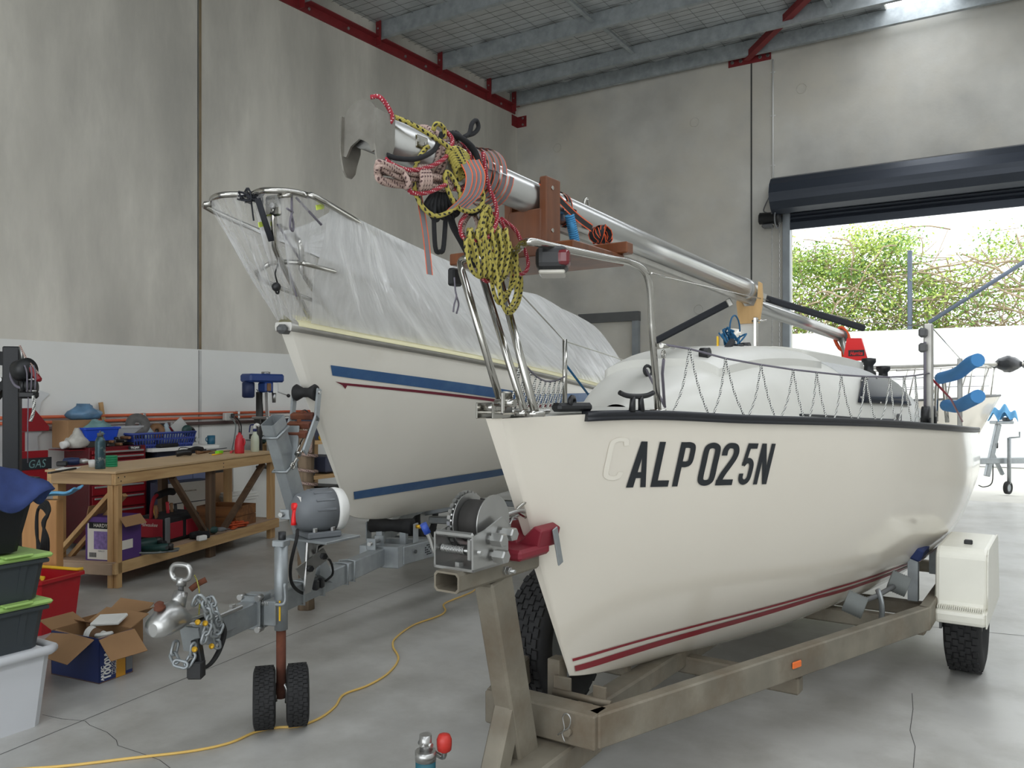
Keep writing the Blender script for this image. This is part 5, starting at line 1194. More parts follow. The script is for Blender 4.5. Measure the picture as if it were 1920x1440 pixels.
# jockey wheel
jw = thing('jockey_wheel', 'twin-tyred jockey wheel with rusty stem clamped to the clean trailer', 'jockey wheel', FB)
xj_ = .12; jz = FB.px(527, 1362, z=0); jx, jy = jz.x, jz.y
xj_, sj_ = jx, jy
def J(py): return EYE-(py-HORIZON)*FB.w(jx, jy, 0).y/FPX
MB().cyl((jx, jy, .13), (jx, jy, J(1170)), .022, n=16).build('rusty_stem', 'rust', jw)
MB().cyl((jx, jy, J(1180)), (jx, jy, J(1022)), .030, n=18).build('outer_tube', 'galv', jw)
MB().box((jx, jy, J(1018)), (.06, .06, .03), bev=.004).build('tube_head', 'galv', jw)
MB().cyl((jx+.005, jy, J(1018)), (jx+.005, jy, J(997)), .017, n=12).build('handle_grip', 'black_plastic', jw)
mb = MB(); a = Vector((jx+.035, jy-.03, J(1115))); mb.tube([a+Vector((0, 0, .06)), a+Vector((.005, 0, .0)), a+Vector((.0, -.005, -.03)), a+Vector((-.03, -.01, -.035)), a+Vector((-.09, -.01, -.03))], .008, 8, sm=4); mb.build('clamp_lever', 'galv', jw)
mb = MB(); mb.tube([a+Vector((-.12+.05*k/40, -.012+.011*math.cos(k*.9), -.032+.011*math.sin(k*.9))) for k in range(41)], .0025, 5); mb.build('spring', 'zinc', jw)
MB().box((jx-.03, jy+.0, DZ_), (.06, .10, .11), bev=.004).build('clamp_block', 'galv', jw)
MB().box((jx+.012, jy-.0305, J(1142)), (.008, .002, .09)).build('yellow_tag', 'sign_yellow', jw)
JA = Vector((.85, .53, 0)).normalized(); JC = Vector((jx, jy, .138))
MB().cyl(JC-JA*.085, JC+JA*.085, .012, n=10).build('axle', 'zinc', jw)
mb = MB(); mb.tube([(jx-.03, jy, .11), (jx-.03, jy, .17), (jx, jy, .2), (jx+.03, jy, .17), (jx+.03, jy, .11)], .01, 8, sm=3); mb.build('yoke', 'zinc', jw)
for dx in (-.072, .072):
    wheel(jw, JC+JA*dx, .138, .094, JA, 'zinc', 4, 'tyre')
# winch post with bow roller
wp0, wp1 = F(588, 1062, 0), F(516, 805, 0)
pst = rhs(wp1, wp0, .06, .105, (0, -1, 0), bev=.004).build('winch_post', Gv, ft)
hollow(MB(), wp1, wp1+(wp1-wp0).normalized()*.05, .072, .115, .004, (0, -1, 0)).build('post_sleeve', Gv, ft)
ax = (wp0-wp1).normalized()
for t in (.02, .25, .56):
    c = wp1.lerp(wp0, t); up = Vector((0, -1, 0)); xx = ax.cross(up).normalized(); zz = xx.cross(ax)
    mb = MB(); mb.tube([c+xx*a*.036+zz*b*.058 for a, b in ((-1, -1), (1, -1), (1, 1), (-1, 1))], .007, 6, True); mb.build('u_bolt', Gv, ft)
c = wp1.lerp(wp0, .56)+Vector((0, -.06, -.02)); MB().box(c, (.12, .01, .05), bev=.003).build('clamp_strap', Gv, ft)
for dx in (-.045, .045): MB().hexbolt(c+Vector((dx, -.005, 0)), (0, -1, 0), .014, .02).build('clamp_nut', 'zinc', ft)
c = wp1.lerp(wp0, .12)+Vector((0, .07, 0)); MB().box(c, (.11, .012, .2), Matrix.Rotation(-.12, 3, 'X'), bev=.003).build('arm_plate', Gv, ft)
s_ = wp1.y
A0, A1, A2 = Vector((.10, c.y-.02, c.z-.03)), FB.px(595, 780, x=.10), FB.px(598, 736, x=.10)
for sx in (1, -1):
    k = Vector((0 if sx > 0 else -.135, 0, 0)); rhs(A0+k, A1+k, .012, .05).build('roller_arm', Gv, ft); rhs(A1+k-Vector((0, .01, .03)), A2+k+Vector((0, 0, .02)), .012, .045, (0, -1, 0)).build('roller_fork', Gv, ft)
rcn = A2+Vector((-.0675, -.01, .0)); MB().lathe([(.036, -.06), (.042, -.05), (.024, -.015), (.024, .015), (.042, .05), (.036, .06)], rcn, (1, 0, 0), 22).build('bow_roller', 'black_rubber', ft)
MB().cyl(rcn+Vector((-.075, 0, 0)), rcn+Vector((.08, 0, 0)), .008, n=8).build('roller_axle', 'zinc', ft)
for t in (.3, .55, .8):
    p = A0.lerp(A1, t)+Vector((-.0675, 0, .035)); MB().box(p, (.12, .035, .03), Matrix.Rotation(.35, 3, 'X'), bev=.004).build('rusty_spacer', 'rust', ft)
    MB().hexbolt(p+Vector((0, 0, .015)), (0, -.2, 1), .012, .012).build('rusty_bolt', 'rust', ft)
t0, t1 = F(549, 873, .07), F(582, 800, .06)
tb = thing('bottle_screw', 'polished stainless bottle screw strained from the clean trailer post to the bow roller arm', 'turnbuckle', FB)
d = (t1-t0); MB().tube([t0, t0.lerp(t1, .3)], .006, 8).build('threaded_rod', 'stainless', tb); MB().tube([t0.lerp(t1, .75), t1], .006, 8).build('threaded_rod', 'stainless', tb)
for dx in (-.012, .012): MB().tube([t0.lerp(t1, .28)+Vector((dx, 0, 0)), t0.lerp(t1, .8)+Vector((dx, 0, 0))], .005, 8).build('barrel_bar', 'stainless', tb)
for t in (.29, .79): MB().tube([t0.lerp(t1, t-.02), t0.lerp(t1, t+.02)], .017, 10).build('barrel_end', 'stainless', tb)
MB().torus(t0, .014, .005, (1, 0, 0), 12, 6).build('end_shackle', 'stainless', tb)
# electric winch on its plate
ew = thing('electric_winch', 'grey and white electric winch with a red lever on the clean trailer', 'winch', FB)
wc = F(597, 957, .14); ax = Vector((.62, .78, 0)).normalized()
MB().lathe([(.02, -.135), (.055, -.128), (.085, -.105), (.10, -.07), (.106, -.02), (.106, .065)], wc, ax, 32).build('grey_shell', 'winch_grey', ew)
MB().lathe([(.106, .066), (.108, .085), (.10, .115), (.07, .135), (.03, .14), (.02, .155)], wc, ax, 32).build('white_shell', 'winch_white', ew)
side_ = ax.cross(Vector((0, 0, 1))).normalized()
for t in (.15, .6, 1.05, 1.5, 1.95, 2.4, 2.85):
    o_ = side_*math.cos(t)+Vector((0, 0, 1))*math.sin(t); p = wc+o_*.106
    MB().bar(p-ax*.045, p+ax*.05, .012, .006, o_, .002).build('shell_rib', 'winch_grey', ew)
R_ = Matrix((side_, ax, Vector((0, 0, 1)))).transposed()
MB().box(wc+Vector((0, 0, -.108)), (.17, .17, .03), R_, bev=.006).build('winch_foot', 'winch_grey', ew)
for a_ in (-.045, .045): MB().hexbolt(wc+side_*.07+ax*a_+Vector((0, 0, -.093)), (0, 0, 1), .012, .02).build('foot_bolt', 'zinc', ew)
lv = wc-ax*.112+side_*.03; lp = lv+Vector((0, 0, .02)); mb = MB(); mb.tube([lp+Vector((0, 0, .02))-ax*.012, lp-ax*.022-Vector((0, 0, .03)), lp-ax*.024-Vector((0, 0, .075))], [.016, .011, .012, .014], 8, sm=3); mb.cyl(lp-ax*.0+Vector((0, 0, .012)), lp-ax*.03+Vector((0, 0, .012)), .018, n=12); mb.build('clutch_lever', 'signal_red', ew)
pn_ = wc-ax*.106+side_*.03+Vector((0, 0, .065)); mb = MB(); mb.box(pn_-ax*.004, (.05, .002, .026), R_); st = mb.build('sticker', 'label_white', ew)
pz = wc.z-.13
MB().box((wc.x+.01, wc.y, pz), (.30, .24, .012), -.25, bev=.002).build('mount_plate', 'galv', ew)
mb = MB(); mb.prism([(0, 0), (.16, 0), (.03, -.26), (-.03, -.26)], (wc.x-.03, wc.y-.06, pz), (0, 1, 0), (0, 0, 1), (.008, 0, 0)); mb.build('gusset', 'zinc', ew)
mb = MB(); mb.bar((wc.x-.02, wc.y-.02, pz-.02), (.02, wc.y+.1, DZ_+.04), .06, .012, (0, -1, 0)); mb.build('strut', 'zinc', ew)
mb = MB(); mb.bar((wc.x-.05, wc.y-.10, pz-.16), (wc.x+.03, wc.y+.02, pz-.08), .012, .06); mb.build('clamp_arm', 'zinc', ew)
for p in ((wc.x-.02, wc.y-.06, pz-.14), (wc.x+.02, wc.y, pz-.09)): MB().hexbolt(p, (1, -.6, 0), .016, .03).build('clamp_bolt', 'black_plastic', ew)
mb = MB(); mb.prism([(0, 0), (.02, .12), (.16, -.06), (.14, -.07)], (.04, wc.y+.14, DZ_+.07), (0, 1, 0), (0, 0, 1), (.03, 0, 0)); mb.build('brace_plate', 'galv', ew)
mb = MB(); mb.tube([lv+Vector((0, -.01, -.08)), F(556, 1010, .16), F(545, 1060, .13), F(548, 1095, .10), F(568, 1112, .09), F(582, 1100, .08)], .008, 8, sm=6); mb.tube([F(610, 1090, .08), F(624, 1075, .10), F(618, 1050, .12), F(600, 1046, .12), F(595, 1030, .12), F(608, 1020, .12)], .006, 8, sm=6); mb.build('power_lead', 'black_rubber', ew)
for px in (592, 602): 
    p = F(px, 1097-(px-592)*.4, .075); MB().box(p, (.03, .03, .05), bev=.006).build('power_connector', 'black_plastic', ew)
# ================================================================ ropes hung on the mast
rope_mat('rope_yellow', (172, 160, 78), (34, 34, 30), 22, .45); rope_mat('rope_red', (150, 38, 52), (222, 200, 200), 60, .7); rope_mat('rope_pink', (176, 152, 142), (90, 66, 66), 40, .45)
pm('rope_black', (22, 23, 26), .85, var=.2, scale=40)
rope_mat('strap_orange', (30, 30, 33), (226, 96, 50), 10, .10, edge=True)
def Np(px, py, x): return NB.px(px, py, x=x)
def wrap_loops(mb, d0, d1, turns, r, off=.004, rx=.047, rz=.056, drop=0.0, ph=0.0):
    """turns of rope around the mast between distances d0 and d1 from its near end"""
    pts = []; n = int(turns*18)
    for k in range(n+1):
        t = ph+2*PI*turns*k/n; c = MA+MD*(d0+(d1-d0)*k/n); s_ = math.sin(t); pts.append(c+MXr*(rx+r+off)*math.cos(t)+MU*((rz+r+off)*s_-(drop if s_ < 0 else 0)*abs(s_)))
    mb.tube(pts, r, 8); return mb
# yellow rope with black flecks
R1 = .0066
yr = MB()
yr.tube([Np(739, 219, .06), Np(770, 232, .075), Np(815, 258, .09), Np(850, 283, .095), Np(880, 310, .10), Np(899, 345, .10), Np(906, 375, .10), Np(890, 395, .09), Np(860, 390, .09), Np(838, 352, .09), Np(835, 325, .09), Np(845, 328, .09), Np(862, 360, .095), Np(858, 385, .09), Np(820, 405, .08), Np(790, 385, .07), Np(776, 345, .07), Np(780, 310, .07), Np(795, 282, .06), Np(803, 275, .06)], R1, 8, sm=7)
wrap_loops(yr, .42, .45, 1.2, R1, ph=.3)
yr.tube([Np(812, 245, .06), Np(818, 232, .07), Np(832, 240, .07), Np(833, 260, .065)], R1, 8, sm=5)
for k in range(8):                                  # coiled knot
    y0 = 290+k*4; yr.tube([Np(838+k*2.5, 286+k*4, .085), Np(858+k*2, 278+k*4.6, .10), Np(878-k*.5, 296+k*4, .085), Np(858, 306+k*4.4, .075)], R1, 8, True, 4)
rnd = random.Random(21)
for k in range(10):                                 # hanging hank
    t = k/9; xt = 912+rnd.uniform(-8, 10); yt = 395+rnd.uniform(-10, 14); wl = 872+t*62+rnd.uniform(-6, 6); wr = 930+t*48+rnd.uniform(-4, 4); yb = 500+rnd.uniform(0, 88); xx = .05+.05*rnd.random()
    cx = (wl+wr)/2; yr.tube([Np(xt, yt, xx), Np(xt-10+t*20-8, yt+60, xx+.01), Np(wl, yb-70, xx+.015), Np(wl+8, yb-20, xx+.01), Np(cx, yb, xx), Np(wr-4, yb-25, xx-.005), Np(wr-2, yb-75, xx-.01), Np(xt+14+t*16, yt+55, xx-.01)], R1, 8, True, 6)
for k in range(6): yr.tube([Np(884+k*13, 430, .10), Np(880+k*14, 440, .11), Np(892+k*12.5, 470, .11), Np(900+k*9, 520, .10)], R1, 8, sm=4)
lone('yellow_rope', yr, 'rope_yellow', NB, 'yellow rope with black flecks, looped and hanging in a hank from the mast end', 'rope')
# red rope
rr_ = MB(); R2 = .0062
rr_.tube([Np(695, 182, .03), Np(712, 182, .05), Np(727, 200, .06), Np(735, 218, .065), Np(731, 232, .06)], R2, 8, sm=5)
rr_.tube([Np(715, 288, .05), Np(730, 305, .07), Np(760, 318, .09), Np(795, 316, .09), Np(825, 303, .09), Np(840, 288, .08), Np(848, 262, .07), Np(835, 245, .06)], R2, 8, sm=6)
rr_.tube([Np(764, 352, .07), Np(775, 362, .08), Np(805, 360, .09), Np(838, 345, .09)], R2, 8, sm=5)
rr_.tube([Np(905, 285, .08), Np(915, 345, .09), Np(930, 385, .10), Np(930, 420, .10), Np(915, 445, .10), Np(890, 452, .10), Np(868, 445, .09), Np(863, 420, .08), Np(875, 400, .07)], R2, 8, sm=6)
rr_.tube([Np(940, 410, .08), Np(965, 430, .08), Np(978, 455, .08), Np(990, 490, .07), Np(985, 510, .07), Np(965, 517, .07)], R2, 8, sm=6)
rr_.tube([Np(925, 400, .08), Np(945, 425, .08), Np(952, 455, .08), Np(940, 500, .07), Np(915, 527, .07), Np(898, 515, .07)], R2, 8, sm=6)
wrap_loops(rr_, .38, .43, 1.6, R2)
lone('red_rope', rr_, 'rope_red', NB, 'dark red flecked rope wound round the mast and trailing beside the yellow hank', 'rope')
# pinkish rope: turns around the mast, flat bundle, short hank
pk = MB(); R3 = .0072
wrap_loops(pk, .22, .27, 3, R3, ph=.5, drop=.01); wrap_loops(pk, .30, .36, 1.4, R3, ph=1.0, drop=.02)
rnd = random.Random(5)
for k in range(9):
    a, b = rnd.uniform(-8, 8), rnd.uniform(-6, 6); xx = .02+.06*rnd.random()
    pk.tube([Np(706+k*1.5, 318+a, xx), Np(714, 305+a*.6+k*2, xx+.02), Np(760, 318+b+k*2, xx+.01), Np(830, 335+b*.5, xx), Np(845, 350+b, xx), Np(800, 348+b, xx-.01), Np(740, 344+a*.5, xx-.01), Np(712, 336+a*.4, xx)], R3, 8, True, 5)
for k in range(4): pk.tube([Np(785+k*5, 312, .07), Np(792+k*5, 335, .10), Np(788+k*5, 356, .08), Np(784+k*5, 340, .0)], R3, 8, True, 4)
pk.tube([Np(755, 325, .08), Np(766, 340, .1), Np(762, 352, .08), Np(758, 340, .0)], R3, 8, True, 4)
for k in range(6): pk.tube([Np(884, 400, .03), Np(868-k, 425+k*2, .05), Np(872+k*3, 450+k*2, .04), Np(890+k*2, 446, .03), Np(896, 420, .03)], R3, 8, True, 5)
lone('pink_rope', pk, 'rope_pink', NB, 'faded pink rope wrapped round the mast end with its coil tied beneath', 'rope')
# black rope
bk = MB(); R4 = .0068
rnd = random.Random(8)
for k in range(7):
    a = rnd.uniform(-5, 5); bk.tube([Np(842+k*3, 252+a, .03), Np(862+k*3, 256+k*3, .07), Np(886+k*2, 275+k*5, .09), Np(898, 300+k*6, .09), Np(900, 325+k*3, .07)], R4, 8, sm=5)
bk.tube([Np(868, 258, .05), Np(880, 250, .05), Np(885, 232, .05), Np(893, 226, .05), Np(897, 238, .05), Np(890, 249, .05), Np(876, 254, .05)], R4, 8, sm=5)
bk.tube([Np(724, 290, .06), Np(745, 297, .08), Np(780, 298, .09), Np(810, 285, .09), Np(822, 268, .07), Np(828, 250, .06)], R4, 8, sm=5)
for k in range(7):
    x0 = 806+k*7; yb = 400+rnd.uniform(0, 20) if k not in (2, ) else 472
    bk.tube([Np(820+k*2, 358, .05), Np(x0-6, 380, .07), Np(x0-4, yb-10, .06), Np(x0+5, yb, .05), Np(x0+12, yb-12, .05), Np(832+k*2, 372, .05)], R4, 8, True, 5)
bk.tube([Np(850, 375, .05), Np(870, 395, .06), Np(890, 400, .06), Np(905, 385, .06)], R4, 8, sm=5)
lone('black_rope', bk, 'rope_black', NB, 'black rope bundled over the mast with drooping loops', 'rope')
bs = MB(); bs.tube([Np(842, 395, .05), Np(850, 425, .05), Np(868, 458, .05), Np(890, 500, .04)], .013, 8, sm=4, flat=.35)
lone('black_strap', bs, 'rope_black', NB, 'plain black strap running from the rope bundle down to the bow rail', 'strap')
# orange-edged straps
os_ = MB()
def flat_strap(mb, pts, w, wd=(0, 1, 0), sm=6):
    P = cr(pts, sm); wd = Vector(wd).normalized(); L = 0; rings = []; ds = [0.0]
    for i, p in enumerate(P):
        if i: ds.append(ds[-1]+(p-P[i-1]).length)
    for p in P: rings.append(mb.ring([p-wd*w/2, p-wd*w*.36, p+wd*w*.36, p+wd*w/2]))
    for i in range(len(rings)-1):
        for k in range(3):
            f = mb.bm.faces.new((rings[i][k], rings[i][k+1], rings[i+1][k+1], rings[i+1][k])); f.material_index = 0 if k == 1 else 1; f.smooth = True
pm('strap_black', (30, 30, 33), .75); pm('strap_edge', (226, 96, 50), .7); pm('strap_grey', (120, 118, 122), .8)
def loop_strap(mb, d0, d1, w, tilt=0.0, extra=.012):
    pts = []
    for k in range(25):
        t = 2*PI*k/24; c = MA+MD*(d0+(d1-d0)*k/24); pts.append(c+MXr*(.047+extra)*math.cos(t)+MU*(.056+extra)*math.sin(t))
    flat_strap(mb, pts, w, MD, 1)
for k in range(5): loop_strap(os_, .41+.028*k, .44+.03*k, .026, extra=.010+.006*k)
flat_strap(os_, [Np(785, 362, .05), Np(790, 390, .06), Np(798, 440, .06), Np(806, 515, .06)], .026, (0, .83, 0))
for k in range(4): flat_strap(os_, [Np(868+k*8, 300, .10), Np(880+k*8, 330, .115), Np(872+k*8, 365, .11), Np(845+k*8, 392, .09)], .026, (.3, .8, .3))
o = lone('orange_strap', os_, ['strap_grey', 'strap_edge'], NB, 'grey webbing strap with orange edges wound round the ropes, one end hanging', 'strap')
# second strap: over the mast at the crutch and down to a woven bundle
s2 = MB(); loop_strap(s2, .97, 1.00, .03, extra=.006)
flat_strap(s2, [Np(1012, 338, .06), Np(1040, 365, .07), Np(1080, 405, .08), Np(1110, 428, .08)], .03, (0, .4, .9))
c = Np(1126, 440, .08)
for k in range(7):
    a = k*.9; R = .032
    pts = [c+Vector((.02*math.cos(t+a), R*1.2*math.cos(t)*math.cos(a*.3)+.01*math.sin(a), R*math.sin(t))) for t in [2*PI*j/12 for j in range(13)]]
    flat_strap(s2, pts, .022, Vector((1, .3*math.sin(a), .3*math.cos(a))), 1)
lone('woven_strap', s2, ['strap_black', 'strap_edge'], NB, 'black strap with orange edges tied over the mast at the crutch in a woven knot', 'strap')
pm('rope_blue', (66, 140, 190), .8, var=.1)
mb = MB(); P = [Np(1068, 405, .07), Np(1072, 425, .075), Np(1078, 452, .07)]
for k in range(13): mb.torus(P[0].lerp(P[2], k/12), .014, .004, (P[2]-P[0]), 12, 6)
mb.tube(P, .011, 8); lone('blue_whipping', mb, 'rope_blue', NB, 'short length of blue cord whipped tight above the timber board', 'rope')
mb = MB(); mb.tube([Np(852, 520, -.15), Np(854, 545, -.15), Np(856, 556, -.15), Np(852, 570, -.15), Np(850, 585, -.15)], .003, 5, sm=3); mb.tube([Np(856, 556, -.15), Np(860, 570, -.15), Np(856, 588, -.15)], .003, 5, sm=3); lone('thin_cord', mb, 'line_grey', NB, 'thin grey cord end dangling from the bow rail', 'cord')
mb = MB(); mb.box(NB.px(853, 520, z=1.90), (.03, .05, .06), bev=.006); mb.build('starboard_light', 'black_plastic', boat)
# floor extension cord
pm('cord_yellow', (226, 188, 104), .5, var=.05)
def fl(px, py): p = ROOM.px(px, py, z=.006); return p
mb = MB(); mb.tube([fl(-40, 1446), fl(110, 1437), fl(250, 1421), fl(360, 1408), fl(430, 1393), fl(480, 1372), fl(520, 1364), fl(560, 1361), fl(600, 1346), fl(628, 1325), fl(645, 1302), fl(690, 1285), fl(728, 1262), fl(747, 1235), fl(737, 1212), fl(742, 1196), fl(775, 1172), fl(822, 1155), fl(835, 1145), fl(832, 1133), fl(850, 1124), fl(868, 1117), fl(890, 1106), fl(905, 1085), fl(960, 1060)], .006, 8, sm=8)
lone('extension_cord', mb, 'cord_yellow', ROOM, 'pale yellow extension cord snaking across the grey floor', 'cord')
# ---------------------------------------------------------------- third boat by the door
TB = Frame(-100, 0, 0)
TB.tc = 0; 
w0 = ROOM.w(0, 0, 0)
pt = Vector(((1874-960)/FPX*12.6, 12.6, 0)); TB.tc = pt.dot(TB.b); TB.sb = pt.dot(TB.a)+1.5; TB.origin = TB.a*TB.sb+TB.b*TB.tc; S3 = pt.dot(TB.a)
t3 = thing('small_boat', 'small white boat with bow rail parked in the doorway behind the near boat', 'boat', TB)
f3 = hull_fn([0, .5, 1, 2, 3, 3.8], [.03, .28, .48, .7, .75, .7], [1.49, 1.47, 1.45, 1.42, 1.40, 1.4], [.75, .65, .6, .58, .58, .6], [1.1, 1.4, 1.7, 2.2, 2.6, 2.8], [.95, .85, .75, .62, .55, .55], .45, S3)
hull_mesh(f3, 3.8, 24, 14).build('hull', 'gelcoat', t3); deck_mesh(f3, 3.8).build('deck', 'deck_white', t3)
mb = MB(); mb.tube([edge(f3, .02+.37*k*.25*4, 0, 0, -1) for k in range(10)], .016, 6); mb.build('rub_rail', 'frame_dark', t3)
mb = MB(); mb.tube([edge(f3, .02+.37*k, 0, 0, 1) for k in range(10)], .016, 6); mb.build('rub_rail', 'frame_dark', t3)
for sd in (-1, 1):
    mb = MB(); P = [edge(f3, u, .04, h, sd) for u, h in ((.1, .42), (.5, .46), (1.0, .46), (1.5, .44), (2.2, .42))]; mb.tube(P, .012, 6, sm=3); mb.build('top_rail', 'stainless', t3)
    for u in (.25, .5, .85, 1.3, 2.0): MB().tube([edge(f3, u, .04, 0, sd), edge(f3, max(.1, u-.12), .04, .44, sd)], .01, 6).build('stanchion', 'stainless', t3)
    for h in (.15, .3): MB().tube([edge(f3, .3, .04, h, sd), edge(f3, 1.2, .04, h+.02, sd), edge(f3, 2.6, .04, h-.02, sd)], .004, 5).build('guard_wire', 'line_grey', t3)
pm('bag_black', (40, 42, 46), .35, var=.2)
mb = MB(); z = 1.98
mb.tube([Vector((0, S3+2.6, 1.88)), Vector((0, S3-.2, 1.97)), Vector((0, S3-2.6, 2.0))], .03, 10); sp = lone('wrapped_spar', mb, 'alloy_dull', TB, 'long thin spar lying over the small boat, its end wrapped in black plastic', 'spar')
for d in (-.15, -.62):
    mb = MB(); rings = []
    for k in range(9):
        t = k/8; rings.append(mb.ring([Vector(((.05+.07*math.sin(PI*t))*math.cos(a)*(1+.18*math.sin(5*a+k)), S3+d-.4*t+.2, 1.965+(.05+.07*math.sin(PI*t))*math.sin(a)*(1+.15*math.sin(4*a+k*2)))) for a in [2*PI*j/14 for j in range(14)]]))
    mb.skin(rings); b_ = mb.build('plastic_wrapping', 'bag_black'); b_.parent = sp; b_.matrix_parent_inverse = Matrix.Identity(4); b_.location = -Vector((sp.data.vertices[0].co*0)); 
    c = Vector(((0), 0, 0)); xs = sp.location
    inv = Matrix.Rotation(TB.az, 3, 'Z') @ (xs)          # frame coordinates of the spar's origin
    b_.location = (-(inv.x-TB.tc), -inv.y, -xs.z)
t4 = thing('boat_trailer', 'grey trailer under the small boat in the doorway, with winch post and jockey wheel', 'trailer', TB)
zd3 = .5
rhs((0, S3+1.5, .5), (0, S3-1.3, .5), .07, .09).build('drawbar', 'galv', t4)
def T3(px, py): return TB.px(px, py, x=0)
a, b = T3(1850, 893), T3(1872, 795); rhs(a, b, .06, .08, (0, 1, 0)).build('winch_post', 'galv', t4)
a2 = T3(1880, 890); rhs(a2, a.lerp(b, .45), .05, .05, (0, 1, 0)).build('post_brace', 'galv', t4)
c = T3(1878, 792); MB().box(c, (.16, .30, .045), bev=.01).build('winch_bracket', 'galv', t4)
MB().box(c+Vector((0, -.1, .05)), (.1, .12, .05), bev=.01).build('winch_body', 'frame_dark', t4)
for s in (.3, 1.4): rhs((-.5, S3+s+.6, .48), (.5, S3+s+.6, .48), .06, .06).build('cross_member', 'galv', t4)
for sx in (-1, 1): rhs((0, S3+.3, .5), (sx*.6, S3+1.6, .5), .05, .08).build('side_rail', 'galv', t4); rhs((sx*.6, S3+1.58, .5), (sx*.6, S3+3.8, .5), .05, .08).build('rear_rail', 'galv', t4); wheel(t4, Vector((sx*.8, S3+2.4, .28)), .28, .16, (1, 0, 0), 'zinc', 4, 'tyre', False); rhs((sx*.6, S3+2.4, .4), (sx*.75, S3+2.4, .3), .05, .05).build('axle_stub', 'galv', t4)
jp = TB.px(1892, 880, x=-.1); jq = TB.px(1892, 940, x=-.1)
MB().cyl((jp.x, jp.y, .16), (jp.x, jp.y, .85), .028, n=12).build('jockey_tube', 'galv', t4)
mb = MB(); mb.tube([(jp.x, jp.y, .85), (jp.x, jp.y-.18, .86), (jp.x, jp.y-.18, .94)], .012, 8); mb.build('jockey_crank', 'galv', t4)
tyre(MB(), (jp.x, jp.y+.02, .10), .10, .06, (.9, .4, 0), 24).build('jockey_tyre', 'tyre', t4); MB().lathe([(.055, -.02), (.055, .02)], (jp.x, jp.y+.02, .10), (.9, .4, 0), 20).build('jockey_hub', 'galv', t4)
mb = MB(); mb.tube([T3(1874, 800), T3(1866, 830), T3(1862, 870), T3(1860, 905), T3(1845, 913), T3(1835, 910)], .008, 6, sm=4); mb.build('wiring', 'black_rubber', t4)
MB().box(T3(1866, 835), (.06, .07, .09), bev=.01).build('junction_box', 'black_plastic', t4)
pm('rag_blue', (104, 168, 214), .85, var=.08)
mb = MB(); rnd = random.Random(2); c = T3(1880, 772)
def rag(u, v, c=c): return c+Vector((.22*(u-.5), .34*(v-.5), .09*math.sin(u*7+v*3)*math.cos(v*8)+.03-.18*(abs(u-.5)+abs(v-.5))**2))
mb.grid(rag, 18, 18); o = lone('blue_rag', mb, 'rag_blue', TB, 'crumpled light blue cloth lying on the winch bracket by the doorway', 'cloth', solid=.006)
# ================================================================ workbench corner
wood_mat('pine', (176, 138, 92), (214, 180, 130), 'Y', 9, .65); wood_mat('pine_z', (168, 128, 84), (206, 168, 116), 'Z', 9, .65); wood_mat('pine_x', (150, 122, 90), (190, 160, 120), 'X', 9, .65); wood_mat('timber_dark', (74, 56, 42), (108, 84, 62), 'Z', 9, .7)
pm('mdf', (196, 166, 126), .6, var=.06, scale=5); pm('mdf_dusty', (170, 146, 124), .75, var=.1, scale=8)
pm('tool_red', (134, 16, 28), .35, var=.05); pm('tool_red_dark', (96, 14, 24), .4); pm('alu_trim', (178, 178, 176), .35, metal=.6)
pm('desk_blue', (104, 114, 148), .5, var=.03); pm('desk_blue_dark', (62, 66, 84), .6); pm('laminate', (226, 225, 219), .4, var=.02); pm('cardboard', (158, 122, 86), .85, var=.08, scale=6); pm('cardboard_in', (134, 100, 70), .9, var=.08)
pm('basket_blue', (48, 66, 140), .5); pm('tub_blue', (28, 72, 190), .4); pm('bag_clear', (150, 164, 172), .25, var=.35, scale=12); pm('bag_white', (196, 194, 186), .4, var=.2, scale=14); pm('bag_blue', (96, 130, 160), .3, var=.35, scale=9); pm('bag_green', (110, 146, 146), .35, var=.3, scale=9); glass_mat('clear_box', (216, 218, 220), .45, .2)
pm('steel_dark', (70, 68, 66), .45, metal=.6, var=.2); pm('handle_wood', (128, 92, 60), .6, var=.2, scale=20); pm('disc_grey', (96, 94, 92), .8, var=.2, scale=20)
pm('press_blue', (34, 62, 124), .45, var=.06); pm('press_navy', (24, 40, 80), .5); pm('mug_teal', (30, 92, 118), .4); pm('bottle_steel', (58, 84, 92), .32, metal=.4, var=.25, scale=26, col2=(160, 166, 160), thr=(.56, .66)); pm('tape_green', (24, 142, 96), .45)
pm('bottle_red', (196, 40, 52), .4, var=.08); glass_mat('bottle_clear', (214, 222, 200), .8, .25); pm('pump_navy', (26, 38, 92), .45); pm('lime', (140, 226, 40), .45)
pm('wine_purple', (84, 52, 120), .6, var=.06); pm('print_cream', (222, 216, 206), .7, var=.03); pm('print_mauve', (128, 106, 160), .7, var=.3, scale=40); pm('bag_red', (148, 20, 38), .75, var=.08); pm('bag_blackfab', (24, 24, 26), .85, var=.2); pm('metabo_green', (26, 62, 58), .5, var=.1); pm('cable_grey', (118, 124, 122), .6); pm('orange_lead', (196, 82, 40), .6); wood_mat('crate_wood', (96, 58, 30), (150, 98, 52), 'X', 8, .6)
pm('tub_white', (206, 208, 212), .35, var=.02); pm('tub_grey', (56, 62, 66), .45, var=.04); pm('lid_green', (158, 194, 108), .45, var=.03); pm('bin_black', (22, 24, 27), .5, var=.05); pm('denim', (46, 62, 112), .85, var=.15, scale=20, bump=.1); pm('seam', (150, 132, 110), .8)
